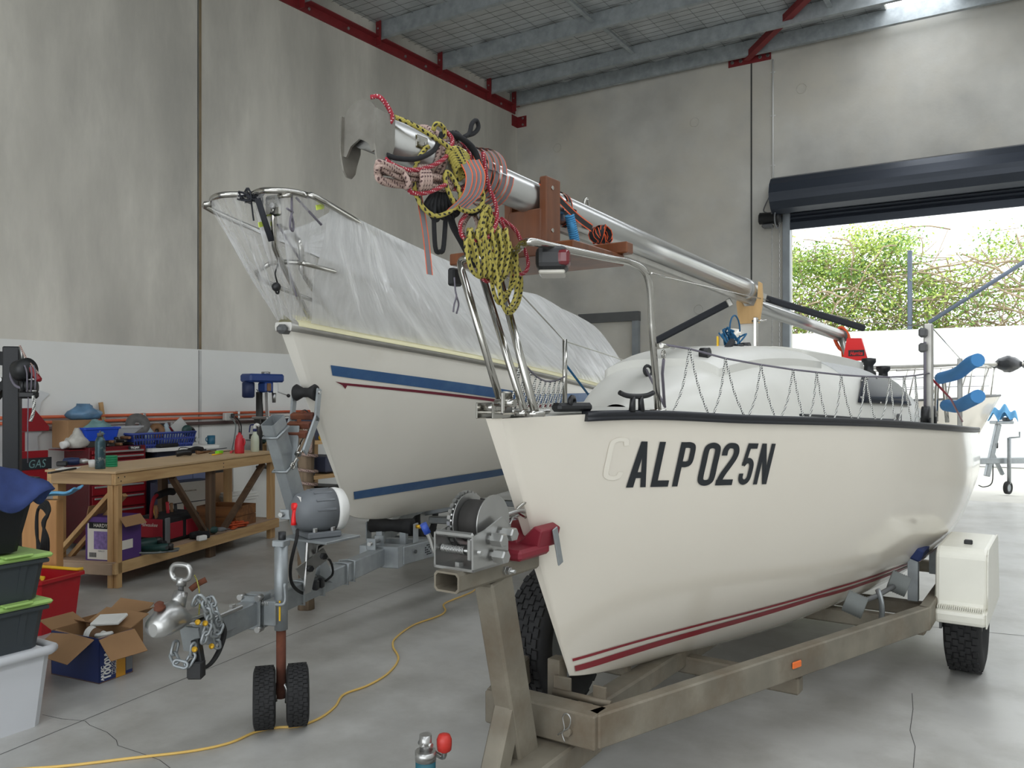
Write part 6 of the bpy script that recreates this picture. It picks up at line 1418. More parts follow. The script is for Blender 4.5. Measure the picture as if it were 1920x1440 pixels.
pm('crate_red', (190, 28, 40), .4, var=.03); pm('handle_yellow', (238, 190, 40), .4); pm('carton_blue', (28, 44, 96), .5); pm('carton_amber', (196, 140, 40), .5); pm('paper', (232, 232, 228), .7); pm('sleeve_brown', (112, 84, 60), .8); pm('cloth_sky', (112, 182, 226), .8, var=.06); wood_mat('ply_orange', (180, 128, 76), (206, 154, 98), 'Z', 7, .6); pm('weathered', (130, 112, 92), .9, var=.3, scale=10, stretch=(4, 4, .4)); pm('crane_black', (20, 22, 26), .5, var=.1); pm('perspex_tint', (204, 206, 206), .3); pm('outlet', (204, 202, 196), .5)
BF = Frame(14.5, -4.561, 6.6); WF = Frame(0, 0, 0)
TOPZ, SHZ, BL, BD = .908, .205, 2.42, .64; B0 = 5.44
bench = thing('workbench', 'long pine workbench with a lower shelf and diagonal braces', 'workbench', BF)
MB().box((-BD/2, B0+BL/2, TOPZ-.009), (BD+.02, BL+.02, .018), bev=.002).build('bench_top', 'mdf', bench)
for x in (-.02, -BD+.02): MB().box((x, B0+BL/2, TOPZ-.063), (.04, BL, .09), bev=.003).build('top_rail', 'pine', bench)
for s in (B0+.02, B0+BL-.02): MB().box((-BD/2, s, TOPZ-.063), (BD-.08, .04, .09), bev=.003).build('end_rail', 'pine_x', bench)
for x in (-.065, -BD+.065):
    for s in (B0+.06, B0+BL/2+.1, B0+BL-.06): MB().box((x, s, (TOPZ-.11)/2), (.05, .09, TOPZ-.11), bev=.003).build('leg', 'pine_z' if s < B0+.2 or s > B0+2 else 'timber_dark', bench)
    MB().box((x+(.045 if x > -.3 else -.045), B0+BL/2, SHZ-.05), (.04, BL, .09), bev=.003).build('shelf_rail', 'pine', bench)
MB().box((-.02, B0+.05, (TOPZ-.11)/2), (.04, .05, TOPZ-.11), bev=.003).build('leg', 'pine_z', bench)
MB().box((-BD/2, B0+BL/2, SHZ-.007), (BD-.03, BL, .014)).build('shelf_board', 'mdf_dusty', bench)
MB().box((-BD/2, B0+.0, SHZ-.055), (BD-.06, .04, .085), bev=.003).build('shelf_end_rail', 'mdf_dusty', bench)
MB().bar((-.05, B0+.06, TOPZ-.14), (-BD+.08, B0+.02, SHZ+.03), .03, .06, (0, -1, 0)).build('brace', 'pine_z', bench)
MB().bar((-.05, B0+.16, TOPZ-.2), (-BD+.1, B0+.14, SHZ+.0), .03, .05, (0, -1, 0)).build('brace', 'pine_z', bench)
MB().bar((-.06, B0+.75, TOPZ-.12), (-.06, B0+1.25, SHZ+.0), .03, .06, (1, 0, 0)).build('brace', 'timber_dark', bench)
MB().bar((-.06, B0+2.2, TOPZ-.12), (-.06, B0+1.5, SHZ+.02), .03, .06, (1, 0, 0)).build('brace', 'timber_dark', bench)
for ds, dz in ((.03, -.05), (.06, -.08), (.1, -.05), (1.42, -.05), (1.42, -.085)): MB().cyl((.0, B0+ds, TOPZ+dz), (.0015, B0+ds, TOPZ+dz), .006, n=8).build('screw', 'steel_dark', bench)
def bt(px, py): return BF.px(px, py, z=TOPZ)
def bs_(px, py): return BF.px(px, py, z=SHZ)
# --- on the bench top
p = bt(188, 879); t = thing('drink_bottle', 'tall dark teal drink bottle with worn print on the workbench', 'bottle', BF)
MB().lathe([(.037, 0), (.039, .005), (.039, .205), (.035, .232), (.024, .254), (.02, .26)], p, (0, 0, 1), 24).build('body', 'bottle_steel', t); MB().lathe([(.023, .258), (.023, .283), (.019, .287)], p, (0, 0, 1), 20).build('cap', 'frame_dark', t); MB().torus(p+Vector((0, 0, .289)), .014, .003, (1, .5, 0), 12, 5).build('carry_loop', 'frame_dark', t)
p = bt(209, 875)
for k in range(5): lone('tape_roll', MB().lathe([(.028, 0), (.044, 0), (.046, .002), (.046, .016), (.044, .018), (.028, .018), (.028, 0)], p+Vector((0, 0, .0185*k)), (0, 0, 1), 24, False), 'tape_green', BF, 'green tape roll, one of five stacked beside the drink bottle', 'tape', 'green tape rolls on the workbench')
p = bt(174, 876); lone('white_cup', MB().lathe([(.03, 0), (.036, .06), (.033, .06), (.028, .004)], p, (0, 0, 1), 20), 'white_plastic', BF, 'small white plastic cup half hidden by the drink bottle', 'cup')
def drill(name, label, p, rz, mats, sc=1.0, fr=BF):
    t = thing(name, label, 'drill', fr); R = Matrix.Rotation(rz, 4, 'Z'); q = lambda x, y, z: p+R @ Vector((x*sc, y*sc, z*sc))
    MB().lathe([(.012, -.07), (.03, -.06), (.034, 0), (.03, .05), (.02, .06)], q(0, 0, .035), R @ Vector((0, 1, 0)), 14).build('motor_body', mats[0], t); MB().lathe([(.02, .06), (.022, .1), (.012, .13), (.004, .135), (.004, .17)], q(0, 0, .035), R @ Vector((0, 1, 0)), 12).build('chuck', mats[1], t)
    MB().tube([q(0, -.03, .03), q(.06, -.05, .022), q(.11, -.06, .022)], .02*sc, 10, sm=3).build('handle', mats[0], t); MB().box(q(.13, -.06, .025), (.05*sc, .09*sc, .045*sc), rz, bev=.008).build('battery', mats[2], t)
drill('cordless_drill', 'navy cordless drill lying at the end of the workbench', bt(135, 872), -1.0, ('press_navy', 'alu_trim', 'black_plastic'), .9)
p = bt(128, 879); lone('paper_sheet', MB().box(p+Vector((0, 0, .003)), (.14, .2, .004), .5), 'paper', BF, 'white paper sheets lying at the end of the workbench', 'paper')
a, b = bt(92, 889), bt(141, 880); lone('paint_brush', MB().bar(a+Vector((0, 0, .008)), b+Vector((0, 0, .008)), .022, .012), 'black_plastic', BF, 'black stick with gold band lying across the bench corner', 'brush')
p = bt(345, 856); t = thing('safety_goggles', 'black goggles lying on the workbench', 'goggles', BF)
MB().tube([p+Vector((-.05, -.05, .03)), p+Vector((0, 0, .04)), p+Vector((.03, .06, .035))], .03, 12, sm=4).build('cup', 'black_plastic', t); MB().tube([p+Vector((.02, .03, .05)), p+Vector((.04, .12, .07)), p+Vector((.06, .2, .06))], .022, 10, sm=4).build('strap', 'bag_blackfab', t); MB().tube([p+Vector((-.05, -.02, .05)), p+Vector((-.08, .06, .08)), p+Vector((-.02, .14, .07))], .004, 6, sm=4).build('band', 'bag_blackfab', t)
t_items = [((371, 852), (405, 846), .008, 'handle_wood', 'thin wooden handled tool among the bench oddments', 'hand tool'), ((392, 851), (432, 846), .005, 'steel_dark', 'thin steel file beside the lime green clamp', 'file'), ((385, 846), (425, 841), .006, 'black_plastic', 'black marker behind the lime green clamp', 'marker'), ((398, 854), (416, 852), .007, 'handle_yellow', 'short yellow screwdriver in front of the lime green clamp', 'screwdriver'), ((433, 850), (438, 847), .012, 'bottle_red', 'small red cap beside the red squeeze bottle', 'cap')]
for (x0, y0), (x1, y1), r, m, l, c in t_items:
    a, b = bt(x0, y0), bt(x1, y1); lone('bench_oddment' if c != 'file' else 'steel_file', MB().cyl(a+Vector((0, 0, r)), b+Vector((0, 0, r)), r, r*.7, 10), m, BF, l, c)
p = bt(411, 851); lone('lime_clamp', MB().box(p+Vector((0, 0, .017)), (.04, .10, .032), .1, bev=.006), 'lime', BF, 'lime green plastic clamp on the workbench', 'clamp')
p = bt(376, 851); lone('paint_roller', MB().lathe([(.012, -.05), (.02, -.048), (.02, .02), (.009, .025), (.009, .12)], p+Vector((0, 0, .02)), (.3, 1, 0), 14), 'handle_wood', BF, 'small foam roller with wooden handle on the workbench', 'roller')
p = bt(449, 850); t = thing('squeeze_bottle', 'red plastic squeeze bottle on the workbench', 'bottle', BF)
MB().lathe([(.045, 0), (.048, .01), (.048, .09), (.042, .14), (.034, .16), (.034, .175), (.016, .195), (.014, .21)], p, (0, 0, 1), 20).build('body', 'bottle_red', t); MB().lathe([(.012, .21), (.008, .225), (.004, .25)], p, (0, 0, 1), 12).build('nozzle', 'steel_dark', t); MB().tube([p+Vector((.046, 0, .15)), p+Vector((.06, 0, .12)), p+Vector((.05, 0, .08))], .009, 8, sm=3).build('grip', 'bottle_red', t)
p = bt(478, 847); t = thing('spray_bottle', 'clear spray bottle with white and navy trigger head on the workbench', 'bottle', BF)
MB().lathe([(.04, 0), (.043, .008), (.043, .13), (.038, .16), (.022, .185), (.019, .215)], p, (0, 0, 1), 20).build('body', 'bottle_clear', t); MB().lathe([(.021, .21), (.021, .235), (.016, .24)], p, (0, 0, 1), 16).build('collar', 'pump_navy', t); MB().tube([p+Vector((0, 0, .235)), p+Vector((0, 0, .265)), p+Vector((.02, 0, .282)), p+Vector((.05, 0, .27))], .016, 10, sm=3).build('sprayer_head', 'white_plastic', t); MB().tube([p+Vector((-.01, 0, .28)), p+Vector((-.05, 0, .275)), p+Vector((-.06, 0, .24)), p+Vector((-.065, 0, .2))], .007, 8, sm=3).build('trigger', 'pump_navy', t)
# --- on the shelf
p = bs_(205, 1056); t = thing('wine_carton', 'purple and cream wine carton with open flap on the bench shelf', 'carton', BF)
cx, cs = p.x-.12, p.y+.06
MB().box((cx, cs+.13, SHZ+.17), (.30, .26, .34)).build('carton_body', 'wine_purple', t)
MB().box((cx-.005, cs-.0015, SHZ+.15), (.25, .003, .28)).build('front_label', 'print_cream', t); MB().box((cx-.005, cs-.003, SHZ+.275), (.22, .003, .05)).build('name_band', 'bag_blackfab', t)
mb = MB(); text_mesh(mb, 'HARDYS', (cx-.0, cs-.0055, SHZ+.262), (1, 0, 0), (0, 0, 1), .04, .0, 0, .95); mb.build('lettering', 'print_cream', t)
MB().box((cx+.01, cs-.0035, SHZ+.16), (.16, .002, .14)).build('picture', 'print_mauve', t); mb = MB(); text_mesh(mb, 'MERLOT', (cx, cs-.0045, SHZ+.07), (1, 0, 0), (0, 0, 1), .016, .0); mb.build('lettering', 'decal_black', t)
mb = MB(); mb.box((cx-.08, cs-.003, SHZ+.045), (.075, .002, .05)); bc = mb.build('barcode_panel', 'print_cream', t); mb = MB()
for k in range(14): mb.box((cx-.11+k*.0047, cs-.0045, SHZ+.045), (.0022 if k % 3 else .0034, .001, .036))
mb.build('barcode', 'decal_black', bc)['kind'] = 'stuff'
MB().box((cx+.152, cs+.1, SHZ+.12), (.003, .12, .07)).build('side_label', 'print_cream', t)
MB().bar((cx+.15, cs+.13, SHZ+.34), (cx+.21, cs+.13, SHZ+.27), .24, .005).build('flap', 'cardboard', t); MB().bar((cx-.15, cs+.13, SHZ+.34), (cx-.13, cs+.13, SHZ+.42), .24, .005, (1, 0, 0)).build('flap', 'cardboard', t)
pa_ = bs_(315, 1022); t = thing('tool_bag', 'red and black fabric tool bag full of hand tools on the bench shelf', 'tool bag', BF)
bx0, bs0 = pa_.x-.17, pa_.y+.0
MB().box((bx0, bs0+.24, SHZ+.12), (.30, .50, .24), bev=.03).build('bag_body', 'bag_blackfab', t); MB().box((bx0+.005, bs0-.012, SHZ+.14), (.24, .006, .16), bev=.002).build('end_panel', 'bag_red', t)
for dy in (.14, .36): MB().box((bx0+.152, bs0+dy, SHZ+.11), (.012, .17, .14), bev=.005).build('side_pocket', 'bag_red', t)
MB().box((bx0+.15, bs0+.02, SHZ+.12), (.014, .06, .22), bev=.004).build('corner_binding', 'grey_plastic', t)
mb = MB(); text_mesh(mb, 'Milwaukee', (bx0-.01, bs0-.017, SHZ+.155), (1, 0, 0), (0, 0, 1), .045, .0, .35, .9); mb.build('lettering', 'print_cream', t)
MB().tube([(bx0, bs0+.0, SHZ+.22), (bx0, bs0+.02, SHZ+.36), (bx0, bs0+.10, SHZ+.42), (bx0, bs0+.36, SHZ+.42), (bx0, bs0+.46, SHZ+.36), (bx0, bs0+.48, SHZ+.22)], .016, 10, sm=4).build('handle', 'bag_red', t)
MB().tube([(bx0, bs0+.08, SHZ+.41), (bx0, bs0+.22, SHZ+.43), (bx0, bs0+.3, SHZ+.42)], .032, 12, sm=3).build('grip', 'bag_blackfab', t)
rnd = random.Random(6)
for k, (m, nm, lb) in enumerate((('handle_wood', 'hammer_handle', 'wooden hammer handle sticking out of the tool bag'), ('handle_yellow', 'screwdriver', 'yellow-handled screwdriver leaning out of the tool bag'), ('orange_lead', 'pliers', 'orange-handled pliers poking out of the tool bag'), ('bottle_red', 'red_snips', 'red-handled snips poking out of the tool bag'), ('handle_wood', 'wooden_chisel', 'thick wooden chisel handle in the middle of the tool bag'), ('black_plastic', 'black_wrench', 'black tool handle at the end of the tool bag'))):
    y = bs0+.03+.07*k; x = bx0+rnd.uniform(-.06, .06); lone(nm, MB().tube([(x, y, SHZ+.14), (x+rnd.uniform(-.03, .03), y-.04, SHZ+.34-.02*(k % 3))], .014, 8), m, BF, lb, 'hand tool')
def grinder(label, p, rz, body, sc=1.0, cord=True):
    t = thing('angle_grinder', label, 'grinder', BF); R = Matrix.Rotation(rz, 4, 'Z'); q = lambda x, y, z: p+R @ Vector((x*sc, y*sc, z*sc)); ay = R @ Vector((0, 1, 0))
    MB().lathe([(.022*sc, -.16*sc), (.034*sc, -.15*sc), (.034*sc, -.02*sc), (.04*sc, 0), (.04*sc, .07*sc), (.025*sc, .08*sc)], q(0, 0, .042), ay, 18).build('motor_body', body, t); MB().lathe([(.026*sc, 0), (.028*sc, .05*sc), (.018*sc, .06*sc)], q(0, .09, .02), (0, 0, 1), 14).build('gear_head', 'steel_dark', t)
    MB().lathe([(.06*sc, 0), (.062*sc, .004*sc), (.01, .006*sc)], q(0, .1, .008), (0, 0, 1), 24).build('disc', 'disc_grey', t); MB().cyl(q(.03, .08, .05), q(.12, .08, .06), .014*sc, n=10).build('side_handle', 'black_plastic', t)
    if cord:
        P = [q(0, -.16, .04), q(.05, -.2, .02), q(.12, -.1, .02), q(.15, .02, .01), q(.08, .1, .01), q(.1, .18, .008), q(.16, .1, .008), q(.12, -.05, .008), q(.05, -.1, .008)]; MB().tube(P, .0055*sc, 7, sm=6).build('power_lead', 'cable_grey', t)
grinder('large dark green angle grinder with coiled grey lead by the wine carton', bs_(270, 1034), -.5, 'metabo_green', 1.3)
grinder('second dark green grinder in front of the coiled grey lead', bs_(300, 1036), -1.1, 'metabo_green', .9, False)
grinder('small green grinder lying beside the wooden crate', bs_(432, 984), -1.2, 'metabo_green', .9, False)
drill('cordless_sander', 'grey-green cordless tool with a big battery next to the tool bag', bs_(395, 1003), -.9, ('metabo_green', 'grey_plastic', 'bag_blackfab'), 1.3)
drill('cordless_driver', 'dark cordless driver tipped against the tool bag end', bs_(368, 1010), -.2, ('bag_blackfab', 'steel_dark', 'paper'), 1.0)
p = bs_(447, 990); mb = MB(); rnd = random.Random(13)
for k in range(6): mb.tube([p+Vector((rnd.uniform(-.05, .05), rnd.uniform(-.16, .16), .012+.01*k)) for _ in range(5)], .008, 7, True, 5)
lone('orange_lead', mb, 'orange_lead', BF, 'bundled orange power lead in front of the wooden crate', 'cord')
p = bs_(490, 980); cx, cs = p.x-.28, p.y-.35
t = thing('wooden_crate', 'old stained wooden crate on the bench shelf', 'crate', BF)
for x, s, w, d in ((cx, cs, .44, .016), (cx, cs+.34, .44, .016), (cx-.212, cs+.17, .016, .33), (cx+.212, cs+.17, .016, .33)):
    for k in range(2): MB().box((x, s, SHZ+.05+.1*k), (w, d, .096), bev=.002).build('side_board', 'crate_wood', t)
MB().box((cx, cs+.17, SHZ+.008), (.42, .33, .014)).build('base_board', 'crate_wood', t)
# --- along the left wall, behind the bench
def wall_box(px0, px1, y_top, xf, depth=None, zb=0.0):
    a = ROOM.px(px0, 800, x=xf); b = ROOM.px(px1, y_top, x=xf); return a.y, b.y, b.z
XF = -7.60
s0, s1, zt_ = wall_box(167, 275, 834, XF)
tc_ = thing('tool_chest', 'dark red drawer tool chest standing against the white wall', 'tool chest', ROOM); dp = XF-(WX+.06)
MB().box(((XF+WX+.06)/2, (s0+s1)/2, .42), (dp, s1-s0, .72), bev=.004).build('lower_body', 'tool_red_dark', tc_); MB().box(((XF+WX+.06)/2, (s0+s1)/2, .79+(zt_-.79)/2), (dp*.96, s1-s0-.01, zt_-.79), bev=.004).build('upper_body', 'tool_red_dark', tc_)
for z0, z1 in ((.64, .76), (.53, .63), (.40, .52), (.25, .39), (.10, .24), (.925, .965), (.87, .915), (.80, .86)):
    d = MB().box((XF+.004, (s0+s1)/2, (z0+z1)/2), (.016, s1-s0-.05, z1-z0-.006), bev=.002).build('drawer', 'tool_red', tc_); MB().box((XF+.018, (s0+s1)/2, z1-.02), (.014, s1-s0-.09, .018), bev=.003).build('drawer_pull', 'alu_trim', d)
for s in (s0+.06, s1-.06): MB().cyl((XF-.08, s-.012, .03), (XF-.08, s+.012, .03), .03, n=14).build('castor', 'black_rubber', tc_)
lb = MB().box((XF+.008, s1-.14, zt_-.02), (.01, .13, .034)).build('name_plate', 'decal_black', tc_); mb = MB(); text_mesh(mb, 'TROJAN', (XF+.0145, s1-.14, zt_-.029), (0, 1, 0), (0, 0, 1), .028, .0, 0, .9, .001); mb.build('lettering', 'label_white', lb)
MB().box(((XF+WX)/2, s0-.07, zt_-.02), (dp*.8, .16, .006)).build('side_tray', 'tool_red', tc_)
def wp(px, py, x): return ROOM.px(px, py, x=x)
def on_chest(px, x, z): p = ROOM.px(px, 800, x=x); return Vector((x, p.y, z))
zt2 = zt_+.002
p = on_chest(135, -7.85, zt2); lone('cardboard_box', MB().box((p.x, p.y, zt2+.13), (.22, .26, .26), .15, bev=.003), 'cardboard', ROOM, 'plain cardboard box on top of the tool chest', 'box')
def sack(name, label, cat, c, r, h, mat, seed, fr=ROOM):
    rnd = random.Random(seed); mb = MB(); rings = []
    for k in range(8):
        t = k/7; rr = .72+.34*math.sin(PI*min(1, t*1.1+.05))-.55*max(0, t-.5); rings.append(mb.ring([Vector(c)+Vector((r[0]*rr*math.cos(a)*(1+.16*math.sin(4*a+seed+k*1.3)), r[1]*rr*math.sin(a)*(1+.16*math.cos(5*a+seed*2+k*.9)), h*t+h*.12*math.sin(3*a+seed)*t)) for a in [2*PI*j/14 for j in range(14)]]))
    mb.skin(rings); return lone(name, mb, mat, fr, label, cat)
p = on_chest(145, -7.72, zt2); sack('plastic_bag', 'crumpled pale plastic bag on the tool chest corner', 'bag', (p.x, p.y, zt2), (.08, .10), .17, 'bag_white', 3)
p = on_chest(121, -7.70, zt2); lone('tape_reel', MB().lathe([(.02, -.03), (.035, -.03), (.035, .03), (.02, .03)], (p.x, p.y, zt2+.036), (0, 1, .2), 16), 'paper', ROOM, 'small white reel lying at the end of the tool chest', 'reel')
p = on_chest(182, -7.74, zt2+.09)
def tub(name, label, cat, c, sx, sy, h, mat, taper=.86, rim=.012, th=.006, fr=ROOM, rz=0.0, par=None, open_=True):
    mb = MB(); R = Matrix.Rotation(rz, 4, 'Z'); 
    def rg(k, z, o): return mb.ring([Vector(c)+R @ Vector((a*(sx/2*k+o), b*(sy/2*k+o), z)) for a, b in ((-1, -.9), (-.9, -1), (.9, -1), (1, -.9), (1, .9), (.9, 1), (-.9, 1), (-1, .9))])
    rs = [rg(taper, 0, 0), rg(1, h-.02, 0), rg(1, h-.02, rim), rg(1, h, rim), rg(1, h, -th), rg(taper, .01, -th)]
    for f in mb.skin(rs): f.smooth = False
    return lone(name, mb, mat, fr, label, cat) if par is None else mb.build(name, mat, par)
tub('parts_tub', 'bright blue open parts tub on the tool chest', 'tub', (p.x, p.y, zt2+.06), .18, .36, .13, 'tub_blue'); lone('packing_block', MB().box((p.x, p.y, zt2+.028), (.14, .28, .056)), 'steel_dark', ROOM, 'dark flat case under the blue parts tub', 'case')
sack('plastic_bag', 'grey-green plastic packaging heaped in the blue parts tub', 'bag', (p.x, p.y, zt2+.08), (.08, .15), .17, 'bag_green', 5)
p2 = on_chest(160, -7.95, zt2+.15); sack('plastic_bag', 'blue plastic bag bundled against the wall behind the cardboard box', 'bag', (p2.x+.02, p2.y-.02, zt2+.262), (.08, .17), .14, 'bag_blue', 7)
lone('timber_offcut', MB().box((WX+.04, p2.y+.26, zt2+.22), (.02, .04, .42), Matrix.Rotation(.15, 3, 'X')), 'pine_z', ROOM, 'small timber offcut leaning behind the blue plastic bag', 'timber')
p = on_chest(228, -7.86, zt2); tub('clear_container', 'clear plastic container with grey contents on the tool chest', 'container', (p.x, p.y, zt2+.02), .22, .34, .17, 'clear_box'); sack('grey_bundle', 'grey bundle packed inside the clear container', 'bag', (p.x, p.y, zt2+.03), (.09, .14), .12, 'bag_clear', 9)
rnd = random.Random(17)
for k in range(9):
    p = on_chest(200+k*8, XF-.06, zt2); z = zt2+.016+(k % 3)*.03; lone('mallet_handle' if k % 2 else 'steel_bar', MB().bar((XF-.34+rnd.uniform(-.02, .05), p.y+rnd.uniform(-.03, .03), z), (XF-.02, p.y, z), .03, .028, bev=.008), 'handle_wood' if k % 2 else 'steel_dark', ROOM, 'worn wooden handle in the heap on the tool chest' if k % 2 else 'dark steel bar in the heap on the tool chest', 'hand tool', 'wooden handles heaped on the tool chest' if k % 2 else 'steel bars heaped on the tool chest')
# desk with white top, basket, disc, saw
s0d, s1d, ztd = wall_box(288, 404, 834, -7.55)
dk = thing('storage_desk', 'blue-grey cupboard with a white laminate top beside the tool chest', 'cupboard', ROOM)
MB().box(((WX-7.55)/2+.02, (s0d+s1d)/2, ztd-.018), (.56, s1d-s0d+.06, .036), bev=.003).build('desk_top', 'laminate', dk)
MB().box(((WX-7.62)/2+.02, (s0d+s1d)/2+.02, (ztd-.04)/2), (.42, s1d-s0d-.15, ztd-.04)).build('desk_body', 'desk_blue_dark', dk)
nw = 3
for k in range(nw):
    w = (s1d-s0d-.16)/nw; MB().box((-7.60, s0d+.10+w*(k+.5), (ztd-.12)/2+.05), (.02, w-.006, ztd-.16), bev=.002).build('cupboard_door', 'desk_blue', dk)
p = Vector((-7.78, ROOM.px(291, 820, x=-7.78).y, ztd)); bk_ = thing('plastic_basket', 'navy blue slotted plastic basket on the white desk top', 'basket', ROOM)
L, Wd, Hh = .74, .34, .15
for sx in (-1, 1):
    for k in range(24):
        y = -L/2+L*k/23; MB().bar((p.x+sx*Wd/2*.88, p.y+y*.9, ztd+.004), (p.x+sx*Wd/2, p.y+y, ztd+Hh), .006, .016, (1, 0, 0)).build('slat', 'basket_blue', bk_)
    for z, f in ((.03, .91), (.09, .955)): MB().box((p.x+sx*Wd/2*f, p.y, ztd+z), (.006, L*f, .02)).build('band', 'basket_blue', bk_)
for sy in (-1, 1): MB().box((p.x, p.y+sy*L/2*.94, ztd+Hh/2), (Wd*.93, .006, Hh), Matrix.Rotation(-sy*.2, 3, 'X')).build('end_panel', 'basket_blue', bk_)
mb = MB(); mb.tube([(p.x+a*Wd/2, p.y+b*L/2, ztd+Hh) for a, b in ((-1, -1), (1, -1), (1, 1), (-1, 1))], .012, 6, True); mb.build('rim', 'basket_blue', bk_); MB().box((p.x, p.y, ztd+.006), (Wd*.86, L*.88, .008)).build('base', 'basket_blue', bk_)
for k, (dy, z, r, m, l) in enumerate(((-.2, .24, .12, 'disc_grey', 'large grey coiled disc standing in the blue basket'), (.02, .17, .08, 'handle_wood', 'tan sanding disc in the middle of the blue basket'), (.08, .16, .085, 'steel_dark', 'dark sanding disc leaning in the blue basket'), (.2, .14, .07, 'bag_red', 'maroon sanding disc at the end of the blue basket'))):
    lone('sanding_disc', MB().lathe([(r*.25, -.008), (r, -.008), (r, .008), (r*.25, .008), (r*.25, -.008)], (p.x+.0, p.y+dy, ztd+z-.0), (.9, -.3, .35), 26, False), m, ROOM, l, 'disc')
for k, dy in enumerate((-.1, .14, .27)): sack('plastic_bag', ('clear plastic bag squeezed behind the large disc in the basket', 'crumpled bag beside the dark sanding disc in the basket', 'pale plastic bag at the far end of the basket')[k], 'bag', (p.x-.04, p.y+dy, ztd+.02), (.10, .09), .24-.03*k, 'bag_clear', 20+k)
q = Vector((-7.75, ROOM.px(338, 820, x=-7.75).y, ztd)); t = thing('circular_saw', 'silver and green power saw leaning at the end of the basket', 'saw', ROOM)
MB().bar(q+Vector((0, -.06, .26)), q+Vector((.05, .12, .02)), .16, .012, (1, 0, 0)).build('base_plate', 'alu_trim', t); MB().lathe([(.04, -.08), (.06, -.06), (.06, .08), (.03, .1)], q+Vector((-.04, .06, .16)), (1, 0, 0), 18).build('motor', 'metabo_green', t); MB().tube([q+Vector((0, .1, .2)), q+Vector((0, .17, .16)), q+Vector((0, .16, .06))], .016, 8, sm=3).build('handle', 'black_plastic', t); MB().hexbolt(q+Vector((.08, .13, .06)), (1, .2, 0), .03, .03).build('clamp_knob', 'alu_trim', t)
q = Vector((-7.62, ROOM.px(313, 826, x=-7.62).y, ztd)); t_ = MB(); rnd = random.Random(3)
lone('black_gloves', MB().box(q+Vector((0, 0, .02)), (.1, .26, .04), .2, bev=.015), 'bag_blackfab', ROOM, 'black and tan glove lying in front of the blue basket', 'glove')
q = Vector((-7.7, ROOM.px(396, 820, x=-7.7).y, ztd)); t = thing('mug', 'teal mug standing alone on the white desk top', 'mug', ROOM); MB().lathe([(.038, 0), (.042, .004), (.042, .095), (.038, .095), (.036, .008)], q, (0, 0, 1), 22).build('cup', 'mug_teal', t); MB().tube([q+Vector((0, -.04, .08)), q+Vector((0, -.066, .07)), q+Vector((0, -.066, .04)), q+Vector((0, -.04, .025))], .006, 8, sm=3).build('handle', 'mug_teal', t)
# white drawer unit in front of the desk
xw = -7.32; s0w, s1w, ztw = wall_box(306, 399, 898, xw)
wd_ = thing('drawer_unit', 'white laminate drawer and door unit standing behind the workbench', 'cabinet', ROOM)
MB().box((xw-.105, (s0w+s1w)/2, ztw/2), (.21, s1w-s0w, ztw), bev=.003).build('carcass', 'desk_blue_dark', wd_)
d = MB().box((xw+.009, (s0w+s1w)/2, ztw-.105), (.018, s1w-s0w-.006, .2), bev=.002).build('drawer', 'laminate', wd_); MB().tube([(xw+.02, (s0w+s1w)/2-.06, ztw-.09), (xw+.045, (s0w+s1w)/2-.055, ztw-.09), (xw+.045, (s0w+s1w)/2+.055, ztw-.09), (xw+.02, (s0w+s1w)/2+.06, ztw-.09)], .006, 8).build('drawer_handle', 'stainless', d)
for k in (0, 1):
    w = (s1w-s0w)/2; dd = MB().box((xw+.009, s0w+w*(k+.5), (ztw-.21)/2), (.018, w-.004, ztw-.22), bev=.002).build('cabinet_door', 'laminate', wd_); MB().box((xw+.024, s0w+w-.04+.08*k, ztw-.3), (.012, .05, .012)).build('door_handle', 'stainless', dd)
# boxes, bucket, white board behind the bench
q = wp(425, 890, -7.55); lone('cardboard_carton', MB().box((-7.72, q.y, .32), (.3, .40, .64), bev=.003), 'cardboard', ROOM, 'tall brown carton standing between the drawer unit and the white board', 'box')
q = wp(408, 868, -7.6); mb = MB()
for k in range(7): mb.box((-7.72, q.y+.1, .646+.018*k), (.26, .34, .012), .06*((k*7) % 5-2))
lone('sandpaper_stack', mb, 'steel_dark', ROOM, 'stack of dark sandpaper sheets on the tall carton', 'sandpaper', kind='stuff'); 
q = wp(445, 940, -7.5); t = thing('white_bucket', 'square white lidded bucket behind the bench leg', 'bucket', ROOM); tub('bucket_body', '', '', (-7.48, q.y, 0), .20, .34, .36, 'laminate', par=t); MB().box((-7.48, q.y, .375), (.24, .38, .03), bev=.006).build('lid', 'laminate', t); MB().box((-7.48, q.y, .405), (.21, .35, .03), bev=.006).build('lid', 'laminate', t)
q0, q1 = wp(482, 880, -7.5), wp(535, 880, -7.5); lone('white_board', MB().box((-7.52, (q0.y+q1.y)/2, .42), (.03, q1.y-q0.y+.1, .84), bev=.002), 'laminate', ROOM, 'white melamine board standing upright past the workbench', 'board')
lone('grey_cabinet', MB().box((-7.78, q0.y-.16, .42), (.5, .3, .84), bev=.003), 'laminate', ROOM, 'plain pale cabinet end standing beside the tall carton', 'cabinet')
# power outlet and leads
q = wp(423, 781, WX+.03); t = thing('power_outlet', 'grey wall power outlet with plugged-in leads on the orange conduits', 'power outlet', ROOM); MB().box((WX+.075, q.y, q.z), (.06, .12, .09), bev=.008).build('outlet_box', 'outlet', t); MB().box((WX+.12, q.y+.03, q.z+.01), (.04, .04, .05), bev=.008).build('plug', 'black_plastic', t)
for k, dy in enumerate((-.02, .03, .06)): MB().tube([(WX+.13, q.y+dy, q.z), (WX+.16, q.y+dy+.06, q.z-.12), (WX+.14, q.y+dy+.02*k, q.z-.45), (WX+.2, q.y+dy-.1, ztd-.1)], .007, 6, sm=5).build('lead', ('cable_grey', 'brown_pipe', 'black_rubber')[k], t)
